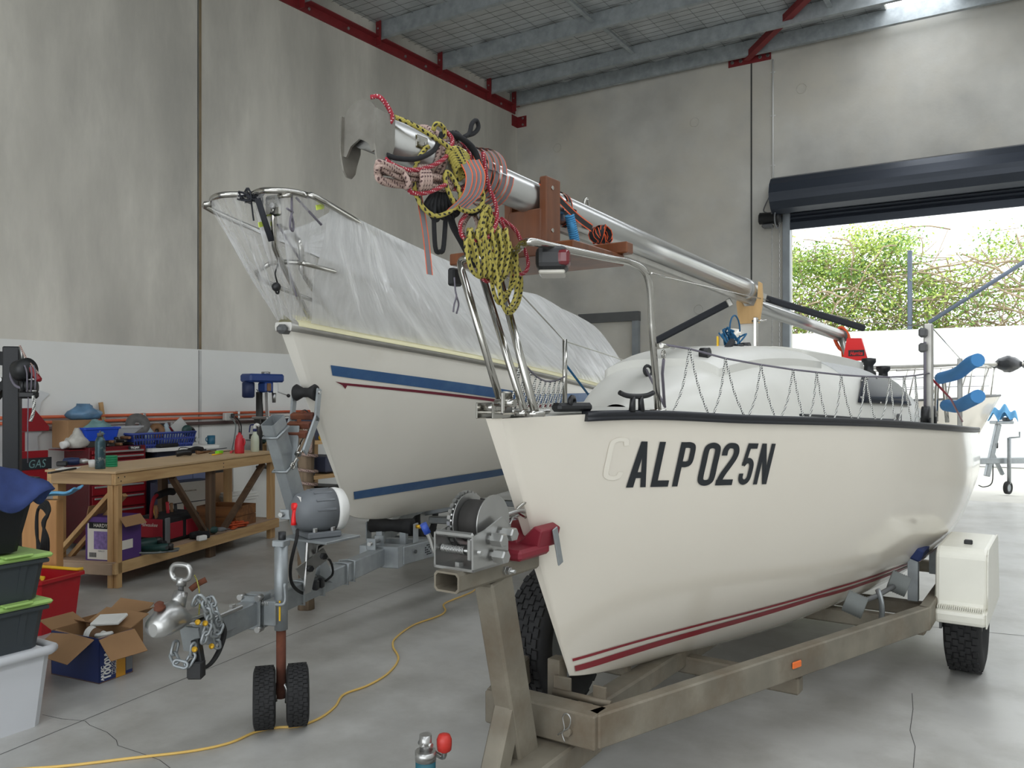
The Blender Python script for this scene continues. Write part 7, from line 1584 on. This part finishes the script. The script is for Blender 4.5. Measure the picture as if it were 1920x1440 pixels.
# drill press on its stand
XP = -7.55; q = wp(486, 868, XP); hz = lambda y: EYE+(HORIZON-y)*ROOM.w(XP, q.y, 0).y/FPX
lone('press_stand', MB().box((XP-.18, q.y+.06, .33), (.34, .42, .66), bev=.004), 'timber_dark', ROOM, 'dark stand carrying the blue drill press', 'stand')
dpz = thing('drill_press', 'blue pillar drill press with a grey table by the white wall', 'drill press', ROOM)
MB().cyl((XP, q.y, .68), (XP, q.y, hz(735)), .038, n=18).build('column', 'steel_dark', dpz); MB().box((XP+.06, q.y+.03, .675), (.3, .24, .03), bev=.01).build('base', 'steel_dark', dpz)
h0, h1 = hz(716), hz(702); MB().box((XP+.02, q.y+.03, (h0+h1)/2+.0), (.24, .44, h1-h0+.01), -.2, bev=.02).build('belt_cover', 'press_blue', dpz); MB().box((XP+.06, q.y+.08, (hz(716)+hz(736))/2), (.15, .20, hz(716)-hz(736)), bev=.02).build('head', 'press_blue', dpz)
MB().lathe([(.05, 0), (.07, .015), (.07, .17), (.04, .19)], (XP-.02, q.y-.14, hz(746)), (0, 0, 1), 18).build('motor', 'press_navy', dpz); MB().cyl((XP+.1, q.y+.13, hz(736)), (XP+.1, q.y+.13, hz(755)), .026, .02, 14).build('chuck', 'bolt_steel', dpz); MB().cyl((XP+.02, q.y+.08, h1), (XP+.02, q.y+.08, h1+.03), .05, n=14).build('cap', 'bolt_steel', dpz)
MB().tube([(XP+.12, q.y+.13, hz(733)), (XP+.2, q.y+.26, hz(742))], .006, 6).build('feed_handle', 'bolt_steel', dpz); MB().ball((XP+.2, q.y+.26, hz(742)), .022, 8).build('handle_knob', 'black_plastic', dpz); MB().box((XP+.14, q.y+.02, hz(726)), (.02, .05, .09), bev=.004).build('switch', 'handle_wood', dpz); MB().box((XP+.135, q.y+.12, hz(727)), (.006, .07, .12)).build('data_label', 'alu_trim', dpz)
MB().box((XP+.1, q.y+.08, hz(783)), (.26, .34, .03), bev=.008).build('table', 'bolt_steel', dpz); MB().box((XP+.02, q.y, hz(789)), (.12, .1, .08), bev=.01).build('table_clamp', 'steel_dark', dpz)
MB().tube([(XP+.05, q.y-.08, hz(730)), (XP+.1, q.y-.05, hz(750)), (XP+.08, q.y-.02, hz(790)), (XP+.1, q.y-.08, hz(840))], .005, 6, sm=4).build('lead', 'black_rubber', dpz)
q2 = wp(516, 800, -7.3); lone('alloy_strip', MB().bar((-7.36, q2.y, .0), (-7.42, q2.y-.02, hz(735)), .05, .012, (0, 1, 0)), 'alu_trim', ROOM, 'bright aluminium strip leaning beside the drill press', 'metal strip')
q = bt(500, 832); t = thing('bench_vice', 'small dark green bench vice at the far end of the workbench', 'vice', BF); MB().box(q+Vector((-.1, .0, .05)), (.12, .16, .10), bev=.02).build('vice_body', 'metabo_green', t); MB().box(q+Vector((-.1, -.11, .09)), (.12, .04, .06), bev=.006).build('jaw', 'steel_dark', t); MB().cyl(q+Vector((-.18, -.16, .05)), q+Vector((-.02, -.16, .05)), .008, n=8).build('tommy_bar', 'bolt_steel', t); MB().cyl(q+Vector((-.1, -.17, .05)), q+Vector((-.1, -.06, .05)), .014, n=10).build('screw', 'bolt_steel', t)
# timber rack beyond, with its load
q0, q1 = wp(545, 830, -7.45), wp(650, 830, -7.45); s0r, s1r = q0.y, q1.y; rk = thing('timber_rack', 'rough timber shelf rack against the wall past the drill press', 'shelf', ROOM)
for z in (.93, .50, .12): MB().box((-7.72, (s0r+s1r)/2, z-.02), (.56, s1r-s0r, .045), bev=.003).build('shelf', 'pine', rk)
for s in (s0r+.05, s1r-.05):
    for x in (-7.48, -7.96): MB().box((x, s, .47), (.045, .07, .94), bev=.003).build('upright', 'pine_z', rk)
rnd = random.Random(31)
for k in range(4):
    z = (.50, .12)[k % 2]; w = .3; y = s0r+.28+(k//2)*.5; lone('tool_case', MB().box((-7.7, y, z+.12), (.4, .36, .24-.04*(k//2)), .1*(k-1), bev=.015), 'black_plastic' if k != 2 else 'desk_blue_dark', ROOM, ('black tool case on the middle shelf at the near end of the rack', 'black case on the bottom shelf at the near end of the rack', 'slate tool case on the middle shelf further along the rack', 'black case on the bottom shelf further along the rack')[k], 'case')
p = wp(604, 822, -7.5); lone('yellow_tool', MB().lathe([(.015, 0), (.035, .01), (.035, .12), (.02, .14)], (p.x, p.y-.05, .965), (.2, 1, 0), 14), 'handle_yellow', ROOM, 'yellow tool lying on top of the timber rack', 'tool')
p = wp(567, 800, -7.6); t = thing('storage_crate', 'slate blue crate with white lid edge on top of the timber rack', 'crate', ROOM); tub('crate_body', '', '', (-7.75, p.y+.1, .932), .36, .46, .30, 'desk_blue_dark', par=t); MB().box((-7.75, p.y+.1, 1.245), (.40, .50, .03), bev=.008).build('lid', 'laminate', t); MB().tube([(-7.6, p.y-.06, 1.26), (-7.58, p.y+.02, 1.31), (-7.6, p.y+.12, 1.26)], .01, 6, sm=4).build('handle', 'steel_dark', t)
p = wp(567, 760, -7.7)
# weathered post with rope turns
q = WF.px(574, 935, z=.0); pp = FB.px(574, 900, s=5.2); wpst = thing('timber_post', 'weathered grey timber post with turns of old rope, behind the clean trailer post', 'post', FB)
mb = MB(); rings = []
for k in range(12):
    z = .0+1.30*k/11; rings.append(mb.ring([Vector((pp.x+(.055+.006*math.sin(k*2+j))*math.cos(2*PI*j/14), 5.2+(.055+.006*math.cos(k+j*2))*math.sin(2*PI*j/14), z)) for j in range(14)]))
mb.skin(rings); mb.build('shaft', 'weathered', wpst)
for z in (.88, .97, 1.08): MB().torus((pp.x+.012, 5.2, z), .064, .011, (.1, .1, 1), 20, 8).build('rope_turn', 'rope_pink', wpst)
MB().tube([(pp.x-.03, 5.13, 1.28), (pp.x+.03, 5.12, 1.27), (pp.x+.075, 5.13, 1.18), (pp.x+.07, 5.14, 1.10)], .011, 8, sm=5).build('rope_loop', 'rope_pink', wpst)
# --- bins at the left edge
XB = -3.80
tub_s = lambda s1, L: (s1-L/2)
t = thing('storage_tub', 'large white plastic tub at the bottom of the bin stack', 'storage bin', ROOM); tub('tub_body', '', '', (XB-.24, 1.775, 0), .50, .68, .345, 'tub_white', .90, .0, .01, par=t)
mb = MB(); mb.tube([(XB-.24+a*.262, 1.775+b*.352, .342) for a, b in ((-1, -.92), (-.92, -1), (.92, -1), (1, -.92), (1, .92), (.92, 1), (-.92, 1), (-1, .92))], .022, 10, True); mb.build('rolled_rim', 'tub_white', t); MB().box((XB-.24, 1.75, .35), (.48, .66, .012)).build('lid', 'tub_white', t)
MB().box((XB+.022, 1.72, .30), (.02, .10, .04), bev=.006).build('handle_clip', 'frame_dark', t)
for k, (z0, h) in enumerate(((.357, .195), (.579, .185))):
    t = thing('storage_tub', ('dark grey storage tub with green lid, standing directly on the white tub', 'dark grey storage tub with green lid, standing under the black bin')[k], 'storage bin', ROOM)
    tub('tub_body', '', '', (XB-.24, 1.765, z0), .48, .66, h, 'tub_grey', .92, .012, .008, par=t)
    for dy in (-.2, -.05, .1, .24): MB().bar((XB-.02, 1.755+dy*.95, z0+.02), (XB+.002, 1.755+dy, z0+h-.02), .03, .006, (1, 0, 0)).build('side_rib', 'tub_grey', t)
    MB().box((XB-.24, 1.755, z0+h+.011), (.54, .72, .022), bev=.01).build('lid', 'lid_green', t)
    MB().box((XB-.24, 1.755, z0+h+.006-.02), (.52, .69, .018), bev=.004).build('tub_lip', 'tub_grey', t)
    for dy in (-.2, .0, .2): MB().box((XB+.02, 1.755+dy, z0+h+.026), (.05, .12, .01), bev=.003).build('lid_catch', 'lid_green', t)
tub('black_bin', 'tall black plastic bin on top of the green-lidded tubs', 'storage bin', (XB-.24, 1.74, .796), .46, .66, .33, 'bin_black', .80, .01)
rnd = random.Random(12)
def jk_(u, v):
    x = XB-.55+.62*u; s = 1.35+.73*v; e = max(abs(u-.5)*2, abs(v-.5)*2); z = 1.20+.06*math.sin(u*5+1)*math.cos(v*6)+.04*math.sin(v*11+u*3)+.015*math.sin(u*23+v*17)
    drop = max(0, e-.72)/.28; z -= .16*drop**1.5; x += (.02 if u > .5 else 0)*drop; return Vector((x, s, z))
mb = MB(); mb.grid(jk_, 40, 44); jk_o = thing('denim_jacket', 'navy blue work jacket thrown over the black bin', 'jacket', ROOM); mb.build('cloth', 'denim', jk_o, solid=.012)
for v0 in (.35, .72): MB().tube([jk_(u_/12, v0+.05*math.sin(u_))+Vector((0, 0, .009)) for u_ in range(13)], .003, 5, sm=2).build('seam', 'seam', jk_o)
# --- engine crane and its hoist
pc_ = WF.px(23, 650, s=4.8); cz_ = pc_.z; ec = thing('engine_crane', 'black steel workshop crane post at the end of the bench', 'crane', WF)
MB().box((pc_.x, 4.8, cz_/2+.03), (.085, .085, cz_-.06), .35, bev=.006).build('post', 'crane_black', ec); MB().box((pc_.x-.035, 4.86, cz_-.16), (.07, .07, .32), .35, bev=.006).build('sleeve', 'crane_black', ec)
MB().bar((pc_.x-.03, 4.85, cz_-.07), (pc_.x-1.2, 5.1, cz_+.02), .06, .08).build('jib', 'crane_black', ec); MB().bar((pc_.x-.05, 4.83, cz_-.2), (pc_.x-.5, 4.95, cz_-.62), .05, .06).build('ram', 'crane_black', ec); MB().cyl((pc_.x-.05, 4.78, cz_-.19), (pc_.x-.05, 4.76, cz_-.19), .014, n=10).build('ram_pin', 'bolt_steel', ec)
for d in (-.3, .3): MB().bar((pc_.x, 4.8, .05), (pc_.x-1.0, 4.8+d*1.6, .05), .07, .07).build('base_leg', 'crane_black', ec)
hs = thing('rope_hoist', 'black rope hoist with red grip hanging on the crane post', 'hoist', WF)
def H(px, py, d=0.0): return WF.px(px, py, s=4.72+d)
MB().lathe([(.02, -.045), (.06, -.04), (.06, .04), (.02, .045)], H(45, 693), (.9, -.3, .2), 20).build('motor', 'black_plastic', hs)
for k in range(4): MB().lathe([(.02, -.009), (.036, -.008), (.036, .008), (.02, .009)], H(45+k*7, 724), (1, .2, .1), 16).build('sheave', 'black_plastic', hs)
MB().box(H(54, 740), (.1, .05, .045), bev=.012).build('lower_block', 'black_plastic', hs); MB().cyl(H(50, 733, -.04), H(68, 733, -.04), .007, n=8).build('axle', 'bolt_steel', hs)
a, b = H(55, 688), H(75, 715); R9 = (b-a).normalized(); MB().bar(a, b, .03, .04, (0, -1, 0), .01).build('red_grip', 'tool_red', hs)
MB().tube([H(37, 648), H(44, 662), H(52, 676), H(64, 690), H(72, 702)], .006, 6, sm=4).build('pink_line', 'rope_pink', hs)
for x0, x1, y1 in ((46, 51, 735), (57, 58, 735), (63, 66, 730)): MB().tube([H(x0, 685, -.05), H((x0+x1)/2+2, 700, -.06), H(x1, y1, -.05)], .004, 6, sm=3).build('white_line', 'line_grey', hs)
MB().tube([H(62, 742, -.02), H(64, 758, -.02), H(62, 775, -.02), H(57, 790, -.02)], .009, 8, sm=4).build('speckled_tail', 'net_cord', hs); MB().tube([H(53, 745, -.03), H(52, 800, -.03), H(52, 868, -.03)], .003, 6).build('fall_line', 'line_grey', hs); MB().tube([H(22, 690), H(20, 706), H(28, 722), H(40, 728)], .008, 6, sm=3).build('side_strap', 'line_grey', hs)
MB().tube([H(37, 651), H(41, 663), H(43, 678)], .008, 6).build('hook', 'bolt_steel', hs)
# --- red toolbox, clear sheet and red stand by the wall
xr = -7.3; q0, q1 = wp(20, 850, xr), wp(89, 846, xr)
t = thing('red_toolbox', 'open red steel toolbox with a dark name strip beyond the bench end', 'toolbox', ROOM); MB().box((xr, (q0.y+q1.y)/2, q1.z-.16), (.03, q1.y-q0.y, .34), bev=.004).build('lid', 'tool_red', t); MB().box((xr-.22, (q0.y+q1.y)/2, q1.z/2-.17), (.40, q1.y-q0.y, q1.z-.34), bev=.004).build('body', 'tool_red_dark', t)
st_ = MB().box((xr+.018, (q0.y+q1.y)/2+.05, q1.z-.1), (.006, .26, .10)).build('name_strip', 'decal_black', t); mb = MB(); text_mesh(mb, 'GAS', (xr+.0225, (q0.y+q1.y)/2+.05, q1.z-.135), (0, 1, 0), (0, 0, 1), .10, .0, .2, .8); mb.build('lettering', 'bag_green', st_)
p0 = wp(45, 790, -7.75); lone('red_stand', MB().prism([(-.16, 0), (.20, 0), (.20, .04), (.06, .21), (-.16, .21)], (-7.7, p0.y, p0.z-.09), (0, 1, 0), (0, 0, 1), (-.05, 0, 0)).box((-7.72, p0.y-.05, (p0.z-.09)/2), (.05, .06, p0.z-.1)), 'tool_red', ROOM, 'dark red angled stand head against the white wall', 'stand')
p0 = wp(50, 770, -7.5); 
lone('clear_sheet', MB().prism([(-.2, -.75), (.35, -.75), (.30, -.32), (.36, -.26), (.30, -.2), (.34, .02), (.42, .10), (.02, .24), (-.2, .26)], (WX+.02, p0.y+.1, p0.z+.05), (0, 1, 0), (0, 0, 1), (.006, 0, 0)), 'perspex_tint', ROOM, 'jagged pale plastic sheet propped against the white wall', 'sheet')
# --- ply box, cloth, hose, red crate
q0, q1 = WF.px(70, 935, s=5.6), WF.px(108, 938, s=5.6)
lone('plywood_board', MB().box(((q0.x+q1.x)/2-.12, 5.63, q1.z/2), (q1.x-q0.x+.24, .09, q1.z), bev=.004), 'ply_orange', WF, 'orange-brown plywood board standing behind the bins', 'board')
q = WF.px(100, 925, s=5.6)
def cl_(u, v): return Vector((q.x-.10+.26*u, 5.56+.16*v+.05*math.sin(u*4), q1.z+.014+.06*u+.012*math.sin(u*6+v*2)+.01*math.sin(v*7)))
mb = MB(); mb.grid(cl_, 16, 14); lone('sky_cloth', mb, 'cloth_sky', WF, 'pale blue folded cloth on the plywood board', 'cloth', solid=.01)
mb = MB()
for k in range(5): mb.tube([WF.px(86-k*2, 940+k*3, s=5.4), WF.px(93-k, 958+k*2, s=5.36), WF.px(80+k, 980, s=5.36), WF.px(90-k*3, 1010+k*3, s=5.36), WF.px(88-k*4, 1040, s=5.4), WF.px(70, 1010, s=5.42), WF.px(70, 960, s=5.42)], .009, 7, True, 5)
lone('black_hose', mb, 'black_rubber', WF, 'coil of black hose hanging against the plywood board', 'hose')
q = WF.px(104, 1193, z=0); t = thing('red_crate', 'bright red plastic crate with yellow folding handles behind the bins', 'crate', WF)
tub('crate_body', '', '', (q.x-.20, q.y+.18, 0), .36, .34, .345, 'crate_red', .84, .016, .008, par=t, rz=-.3)
R3_ = Matrix.Rotation(-.3, 4, 'Z'); cc = Vector((q.x-.20, q.y+.18, .35))
for sy in (-1, 1): MB().tube([cc+R3_ @ Vector((a*.19, sy*.16+b, .012)) for a, b in ((-1, 0), (-.9, -.03*sy), (.9, -.03*sy), (1, 0))], .011, 8).build('handle', 'handle_yellow', t)
# --- open cartons with paper cups
CF = Frame(25, 0, 0); cw = CF.px(186, 1283, z=0)
t = thing('lamp_carton', 'open blue and brown work-light carton full of rubbish', 'carton', CF)
L, D, Hc = .37, .21, .235; x1, s0 = cw.x, cw.y
for c, sz, m in (((x1-.002, s0+D/2, Hc/2), (.004, D, Hc), 'carton_blue'), ((x1-L/2, s0+.002, Hc/2), (L, .004, Hc), 'carton_blue'), ((x1-L+.002, s0+D/2, Hc/2), (.004, D, Hc), 'cardboard'), ((x1-L/2, s0+D-.002, Hc/2), (L, .004, Hc), 'cardboard'), ((x1-L/2, s0+D/2, .003), (L, D, .005), 'cardboard')): MB().box(c, sz).build('panel', m, t)
MB().box((x1+.0012, s0+D*.62, Hc*.38), (.0015, D*.28, Hc*.74)).build('amber_panel', 'carton_amber', t); MB().box((x1+.0014, s0+D*.88, Hc*.4), (.0015, D*.2, Hc*.6)).build('lamp_picture', 'grey_plastic', t)
mb = MB(); text_mesh(mb, '1000W', (x1+.002, s0+D*.32, Hc*.05), (0, 0, 1), (0, -1, 0), .055, .0005, 0, .95, .002, 'LEFT'); text_mesh(mb, 'ARLEC', (x1+.002, s0+D*.13, Hc*.05), (0, 0, 1), (0, -1, 0), .026, .0005, 0, 1, .001, 'LEFT'); text_mesh(mb, 'HALOGEN', (x1+.002, s0+D*.40, Hc*.12), (0, 0, 1), (0, -1, 0), .02, .0005, 0, 1, 0, 'LEFT'); text_mesh(mb, 'WORKLIGHT', (x1+.002, s0+D*.49, Hc*.12), (0, 0, 1), (0, -1, 0), .02, .0005, 0, 1, 0, 'LEFT'); mb.build('lettering', 'label_white', t)
MB().bar((x1-L*.5, s0, Hc), (x1-L*.55, s0-.14, Hc-.09), L*.95, .005).build('flap', 'cardboard', t); MB().bar((x1, s0+D*.5, Hc), (x1+.11, s0+D*.45, Hc-.10), D*1.0, .005).build('flap', 'cardboard', t)
MB().bar((x1-L*.5, s0+D, Hc), (x1-L*.5, s0+D+.12, Hc+.05), L*.9, .005).build('flap', 'cardboard', t); MB().bar((x1-L, s0+D*.5, Hc), (x1-L-.1, s0+D*.5, Hc+.04), D*.95, .005).build('flap', 'cardboard', t)
def cup(label, p, d):
    t = thing('paper_cup', label, 'cup', CF); d = Vector(d).normalized(); MB().lathe([(.028, 0), (.042, .11), (.044, .112), (.040, .112), (.027, .004)], p, d, 20).build('cup_body', 'paper', t); MB().lathe([(.0345, .035), (.040, .085)], p, d, 20, False).build('sleeve', 'sleeve_brown', t); MB().lathe([(.046, .106), (.046, .116), (.040, .122), (.036, .122)], p, d, 20).build('lid', 'white_plastic', t)
cup('white paper cup with brown sleeve lying across the open carton', Vector((x1-.06, s0+.10, Hc-.03)), (-1, -.2, .12)); cup('white paper cup tipped at the carton corner beside the lying cup', Vector((x1-.03, s0+.06, Hc-.11)), (-.2, .1, 1))
lone('paper_wad', MB().box((x1-.16, s0+D-.02, Hc+.035), (.17, .10, .02), Matrix.Rotation(.3, 3, 'X') @ Matrix.Rotation(.3, 3, 'Z'), bev=.006), 'paper', CF, 'folded white papers lying on the open carton flaps', 'paper')
t = thing('empty_carton', 'plain brown open carton behind the work-light carton', 'carton', CF); x2, s2 = x1-.26, s0+.26
for c, sz in (((x2, s2+.12, .1), (.004, .24, .2)), ((x2-.3, s2+.12, .1), (.004, .24, .2)), ((x2-.15, s2, .1), (.3, .004, .2)), ((x2-.15, s2+.24, .1), (.3, .004, .2)), ((x2-.15, s2+.12, .003), (.3, .24, .005))): MB().box(c, sz).build('panel', 'cardboard', t)
MB().bar((x2, s2+.12, .2), (x2+.1, s2+.12, .27), .22, .004).build('flap', 'cardboard', t); MB().bar((x2-.15, s2, .2), (x2-.15, s2-.1, .25), .28, .004).build('flap', 'cardboard_in', t); MB().bar((x2-.15, s2+.24, .2), (x2-.15, s2+.33, .26), .28, .004).build('flap', 'cardboard', t)
# ================================================================ assemblies bolted to a boat or trailer become its parts
def absorb(root, parent, main_name):
    kids = [c for c in COL.objects if c.parent == root]; main = max(kids, key=lambda c: len(c.data.vertices) if c.name.split('.')[0] in main_name[1] else -1)
    sub = [c for k in kids if k != main for c in COL.objects if c.parent == k]+[c for c in COL.objects if c.parent == main]
    main.name = main_name[0]; main.parent = parent; main.location = (0, -parent['sb'], 0)
    for c in kids+sub:
        if c != main: c.parent = main; c.location = (0, 0, 0)
    bpy.data.objects.remove(root)
absorb(ln, boat, ('lifeline_net', ('lifeline_wire',))); absorb(pul, fboat, ('bow_rail', ('top_rail',)))
absorb(wn_, tr, ('hand_winch', ('base_plate',))); absorb(js, tr, ('jockey_stand', ('outer_tube',)))
absorb(ch, ft, ('tow_coupling', ('ball_head',))); absorb(pl_, ft, ('trailer_plug', ('plug_body',))); absorb(jw, ft, ('jockey_wheel', ('rusty_stem',))); absorb(tb, ft, ('bottle_screw', ('barrel_end',))); absorb(ew, ft, ('electric_winch', ('grey_shell',)))
for o in COL.objects:
    if 'sb' in o.keys(): del o['sb']
